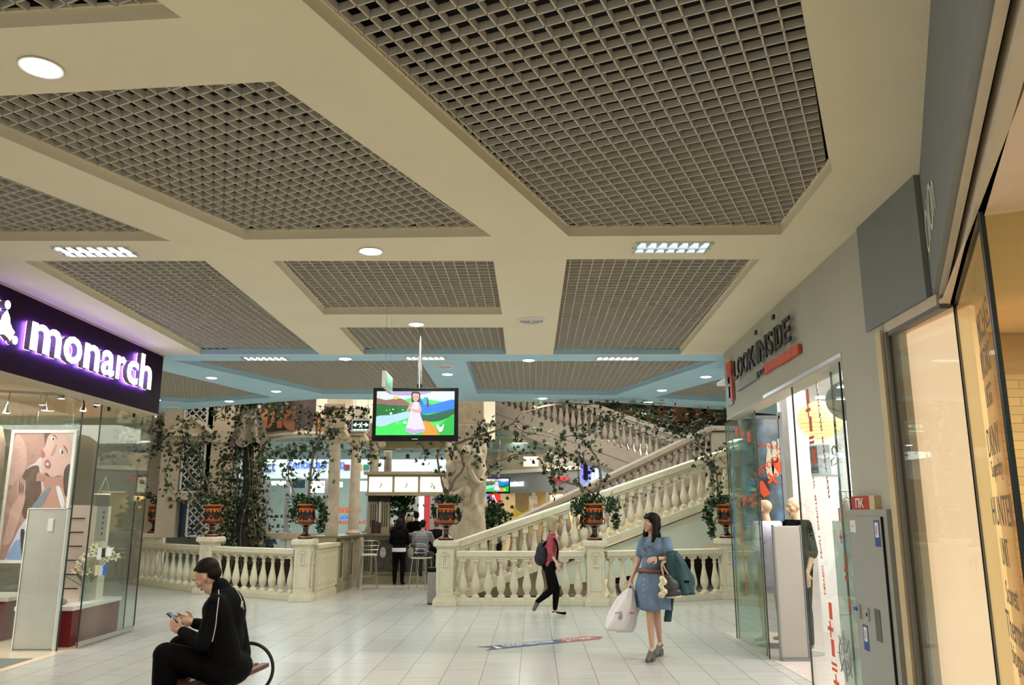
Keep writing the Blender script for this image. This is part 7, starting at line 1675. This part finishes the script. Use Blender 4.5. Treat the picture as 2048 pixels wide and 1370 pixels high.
mb = MB(); [mb.ball((-.02 + .02 * math.sin(i * 2), -.045 + .01 * math.cos(i), -.18 - i * .036), .034 + .008 * math.sin(i * 1.7), 2) for i in range(6)]; mk('fur_charm', remesh(mb, .008, 0), mat('cream_fur', (.66, .58, .38), .9, var=.25, scale=40, bump=.5), hb, True, 180)
MB().tube(smooth_path([V_((.02, 0, -.20)), V_((-.01, 0, -.08)), V_((0, .03, .0)), V_((.03, .02, -.08)), V_((.10, 0, -.20))]), .010, 6).build('strap', mat('tan_leather', (.50, .30, .15), .5), hb, True)
# --- woman with the rucksack, walking right ---
Yw = 14.09; A = lambda x, y, dy=0: at(x, y, Yw + dy)
J = dict(pelvis=A(1099, 1132), chest=A(1103, 1090), neck=A(1104, 1068), head=A(1107, 1047.5), face=(.97, -.15, -.08), shR=A(1100, 1077, -.17), elR=A(1100, 1104, -.20), wrR=A(1113, 1126, -.22), shL=A(1104, 1077, .17), elL=A(1108, 1104, .19), wrL=A(1118, 1122, .15),
 hipR=A(1099, 1138, -.08), hipL=A(1099, 1138, .08), knL=A(1113, 1178, .06), anL=A(1110, 1221, .03), toeL=A(1129, 1226, .03), knR=A(1103, 1180, -.06), anR=A(1074, 1204, -.06), toeR=A(1068, 1219, -.06))
J['anL'].z = .10; J['toeL'].z = .035
w2_ = thing('person', 'blond woman in a red top and black trousers walking right with a dark rucksack', 'person', (J['anL'].x, Yw, 0))
hands = [((J['wrR'], (.35, -.1, -.9), (-.3, 1, 0)), dict(side=1, curl=.5, s=.9)), ((J['wrL'], (.35, .1, -.9), (-.3, -1, 0)), dict(side=-1, curl=.5, s=.9))]
bdy, P_, B = body(J, True, .88, .0075, SKINP, w2_, hands, .93); face_parts(w2_, P_, B, .93); hairdo(P_, B, .96, 'bob', .009, HAIRB, w2_)
RT = mat('red_cloth', (.36, .055, .075), .8, var=.12, scale=10)
mb = MB(); torso_geo(mb, J, .90, .014, True); limbs(mb, J, .92, .014, 'LR', '', .25); place('top', remesh(mb, .009, 3), RT, w2_, cut=[((0, 0, J['neck'].z + .01), (0, 0, 1)), ((0, 0, J['pelvis'].z + .0), (0, 0, -1))])
mb = MB(); limbs(mb, J, .95, .010, '', 'LR', 1, .97); mb.ball(J['pelvis'], 1, 3, (.13, .155, .12)); place('trousers', remesh(mb, .009, 2), BK, w2_)
for s_ in 'LR':
    mb = MB(); feet(mb, J, .92, .006, s_); place('shoe', remesh(mb, .007, 2), BKS if s_ == 'L' else WSH, w2_, cut=[(J['an' + s_] + V_((0, 0, -.045 if s_ == 'L' else .0)), (0, 0, 1))])
rk = thing('rucksack', 'dark rucksack on the back of the blond woman in the red top', 'rucksack', A(1085, 1108)); mb = MB(); mb.ball((0, 0, 0), 1, 3, (.115, .15, .20)); mb.ball((-.02, 0, -.07), 1, 3, (.12, .15, .13)); mb.ball((-.085, 0, -.06), 1, 2, (.05, .11, .09)); mk('body', remesh(mb, .01, 2), mat('rucksack_black', (.010, .011, .014), .7, var=.3), rk, True, 180)
for sy in (-1, 1): MB().tube(smooth_path([V_((.0, sy * .11, .14)), V_((.16, sy * .14, .27)), V_((.25, sy * .14, .12)), V_((.22, sy * .13, -.1)), V_((.05, sy * .1, -.14))]), .016, 6).build('strap', BK, rk, True)
MB().tube(smooth_path([V_((-.02, 0, .18)), V_((.0, 0, .23)), V_((.04, 0, .19))]), .008, 5).build('carry_loop', BK, rk, True)
# --- people at the bar ---
def simple(label, base, feet_y, h, face, top, trs, hair, style='short', skin=SKIN, pose=None, voxel=.012, extra=None, bodyw=1.0):
    """standing figure h metres tall at base (x, y)"""
    f = V_((face[0], face[1], 0)).normalized(); l = V_((-f.y, f.x, 0)); b = V_((base[0], base[1], base[2] if len(base) > 2 else 0)); k = h / 1.72; q = lambda a, c, z: b + l * (a * k) + f * (c * k) + V_((0, 0, z * k))
    J = dict(pelvis=q(0, 0, .95), chest=q(0, 0, 1.28), neck=q(0, 0, 1.47), head=q(0, .02, 1.60), face=face if len(face) == 3 else (*face, 0), shL=q(.18, 0, 1.40), elL=q(.23, .02, 1.12), wrL=q(.20, .18, 1.05), shR=q(-.18, 0, 1.40), elR=q(-.23, .02, 1.12), wrR=q(-.20, .18, 1.05),
     hipL=q(.09, 0, .92), knL=q(.10, .02, .50), anL=q(.10, 0, .09), toeL=q(.12, .16, .035), hipR=q(-.09, 0, .92), knR=q(-.10, .02, .50), anR=q(-.10, 0, .09), toeR=q(-.12, .16, .035))
    if pose: J.update({kk: q(*vv) for kk, vv in pose.items()})
    t = thing('person', label, 'person', b)
    hd = [((J['wrL'], (f * .9 + V_((0, 0, -.3))), (0, 0, -1)), dict(side=1, curl=.4, s=k)), ((J['wrR'], (f * .9 + V_((0, 0, -.3))), (0, 0, -1)), dict(side=-1, curl=.4, s=k))]
    o, P_, B = body(J, False, k * bodyw, voxel, skin, t, hd, .97 * k); face_parts(t, P_, B, .97 * k); hairdo(P_, B, .99 * k, style, voxel, hair, t)
    mb = MB(); torso_geo(mb, J, k * bodyw, .018); limbs(mb, J, k * bodyw, .016, 'LR', '', .95); tp = place('top', remesh(mb, voxel, 2), top, t, cut=[(J['neck'] + V_((0, 0, .01)), (0, 0, 1))])
    mb = MB(); limbs(mb, J, k * bodyw, .016, '', 'LR', 1, .96); mb.ball(J['pelvis'], 1, 2, (.15 * k, .15 * k, .12 * k)); place('trousers', remesh(mb, voxel, 2), trs, t)
    for s_ in 'LR': mb = MB(); feet(mb, J, k, .006, s_); place('shoe', remesh(mb, voxel, 1), BK, t, cut=[(J['an' + s_] + V_((0, 0, .01)), (0, 0, 1))])
    return t, J, q
p = G(803, 1166); h = at(803, 1037, p.y).z
t, J, q = simple('person in black with white shirt hem standing at the bar counter, seen from behind', (p.x, c1.y - .32), 0, h, (0.05, 1), BK, BK, HAIRD, 'bob')
MB().lathe([(.165, 0), (.17, .05), (.165, .09)], 24, Matrix.Diagonal((1, .82, 1, 1)), c=(0, 0, .86 * h / 1.72)).build('shirt_hem', WHITE, t, True)
# striped shirt, seated on the stool
STR = bands('striped_cloth', [(i / 16, '2A2E38' if i % 2 else 'A8A9AA') for i in range(16)], 'Z', .8, -.1, .62)
def stripes_mat():
    m = bpy.data.materials.new('striped_shirt'); m.use_nodes = True; nt = m.node_tree; b = nt.nodes['Principled BSDF']; tc = nt.nodes.new('ShaderNodeTexCoord'); w_ = nt.nodes.new('ShaderNodeTexWave'); w_.bands_direction = 'Z'; w_.inputs['Scale'].default_value = 9
    rp = nt.nodes.new('ShaderNodeValToRGB'); rp.color_ramp.interpolation = 'CONSTANT'; rp.color_ramp.elements[0].color = (.06, .07, .10, 1); rp.color_ramp.elements[1].position = .5; rp.color_ramp.elements[1].color = (.42, .42, .42, 1)
    nt.links.new(tc.outputs['Object'], w_.inputs[0]); nt.links.new(w_.outputs['Fac'], rp.inputs[0]); nt.links.new(rp.outputs[0], b.inputs['Base Color']); b.inputs['Roughness'].default_value = .85; return m
SIT = dict(pelvis=(0, 0, .10), chest=(0, .02, .42), neck=(0, .04, .60), head=(0, .08, .73), shL=(.18, .02, .53), elL=(.24, .16, .32), wrL=(.16, .40, .34), shR=(-.18, .02, .53), elR=(-.26, .12, .30), wrR=(-.28, .38, .38),
 hipL=(.09, 0, .07), knL=(.14, .40, .04), anL=(.12, .36, -.40), toeL=(.13, .50, -.45), hipR=(-.09, 0, .07), knR=(-.14, .40, .04), anR=(-.12, .36, -.40), toeR=(-.13, .50, -.45))
t, J, q = simple('person in a grey striped shirt seated on a bar stool, back to the viewer', (sB_.x, sB_.y, zB), 0, 1.66, (.15, 1), stripes_mat(), mat('dark_jeans', (.02, .025, .045), .8), HAIRD, 'short', pose=SIT, bodyw=.95)
cx2 = at(872, 1100, sB_.y + .9)
t, J, q = simple('child with reddish hair behind the painted vase at the bar', (cx2.x, sB_.y + .95), 0, at(870, 1040, sB_.y + .95).z, (-.4, 1), BK, BK, mat('hair_red', (.16, .05, .02), .6), 'short', bodyw=1.0)
q2 = at(833, 1023, 21.6); t, J, q = simple('person in a black top standing behind the bar between the two customers', (q2.x, 21.6), 0, q2.z, (.2, 1), BK, BK, HAIRD, 'short')
q2 = at(820, 1028, 22.2); t, J, q = simple('fair-haired person behind the bar beside the one in black', (q2.x, 22.2), 0, q2.z, (-.2, -1), BK, BK, HAIRB, 'bob')
q2 = at(541, 1054, 25.0); t, J, q = simple('seated-height person with fair brown hair inside the far shop', (q2.x, 25.0), 0, q2.z, (.3, 1), mat('navy_cloth', (.012, .018, .04), .8), BK, mat('hair_brown', (.16, .08, .04), .6), 'short')
for xx, lb, col, Yq, yy in ((992, 'distant shopper in a pale blue top beyond the stairs', (.30, .40, .50), 25.5, 1034), (1000, 'distant shopper in red beyond the stairs', (.45, .06, .04), 26.3, 1036)):
    q2 = at(xx, yy, Yq); simple(lb, (q2.x, Yq), 0, q2.z, (.8, -.5), mat(lb[:22], col, .8), BK, HAIRD, 'short', voxel=.016)
# --- mannequins in the letters shop ---
MSK = mat('mannequin_shell', (.66, .44, .28), .35, var=.02)
def mannequin(label, base, h, face, topm, trs, long_=False, hair=None):
    f = V_((face[0], face[1], 0)).normalized(); l = V_((-f.y, f.x, 0)); b = V_((base[0], base[1], .04)); k = h / 1.72; q = lambda a, c, z: b + l * (a * k) + f * (c * k) + V_((0, 0, z * k))
    J = dict(pelvis=q(0, 0, .95), chest=q(0, 0, 1.28), neck=q(0, 0, 1.47), head=q(0, .02, 1.60), face=(*face[:2], -.12), shL=q(.18, 0, 1.40), elL=q(.25, -.02, 1.10), wrL=q(.26, .08, .86), shR=q(-.18, 0, 1.40), elR=q(-.25, -.02, 1.10), wrR=q(-.26, .08, .86),
     hipL=q(.09, 0, .92), knL=q(.12, .04, .50), anL=q(.13, .02, .09), toeL=q(.15, .16, .035), hipR=q(-.09, 0, .92), knR=q(-.12, 0, .50), anR=q(-.12, -.03, .09), toeR=q(-.15, .13, .035))
    t = thing('mannequin', label, 'mannequin', b - V_((0, 0, .04)))
    hd = [((J['wrL'], (0, 0, -1), -l), dict(side=1, curl=.3, s=k)), ((J['wrR'], (0, 0, -1), l), dict(side=-1, curl=.3, s=k))]
    body(J, False, k, .009, MSK, t, hd, .97 * k)
    mb = MB(); torso_geo(mb, J, k, .02); limbs(mb, J, k, .022, 'LR', '', .1 if not long_ else .9)
    if long_: mb.cap(J['chest'], J['pelvis'] - V_((0, 0, .22)), .16, .17, 14)
    place('shirt', remesh(mb, .01, 3), topm, t, cut=[(J['neck'] + V_((0, 0, -.015)), (0, 0, 1))])
    if trs: mb = MB(); limbs(mb, J, k, .018, '', 'LR', 1, .95); mb.ball(J['pelvis'], 1, 2, (.16 * k, .15 * k, .12 * k)); place('trousers', remesh(mb, .01, 2), trs, t)
    MB().lathe([(.22, 0), (.22, .012), (.02, .02), (.001, .02)], 30).build('base_plate', STEEL, t, True)
    return t
q1 = at(1590, 1000, 10.35); mannequin('bald male mannequin in a black T-shirt behind the cream security gate', (q1.x + .0, 10.35), q1.z, (-.97, -.25), BK, BK)
q1 = at(1524, 1005, 10.9); mannequin('mannequin in a long lilac-white shirt seen through the glass with blue film', (q1.x + .05, 10.9), q1.z, (-.5, .85), mat('lilac_shirt', (.56, .52, .62), .8, var=.05), None, True)
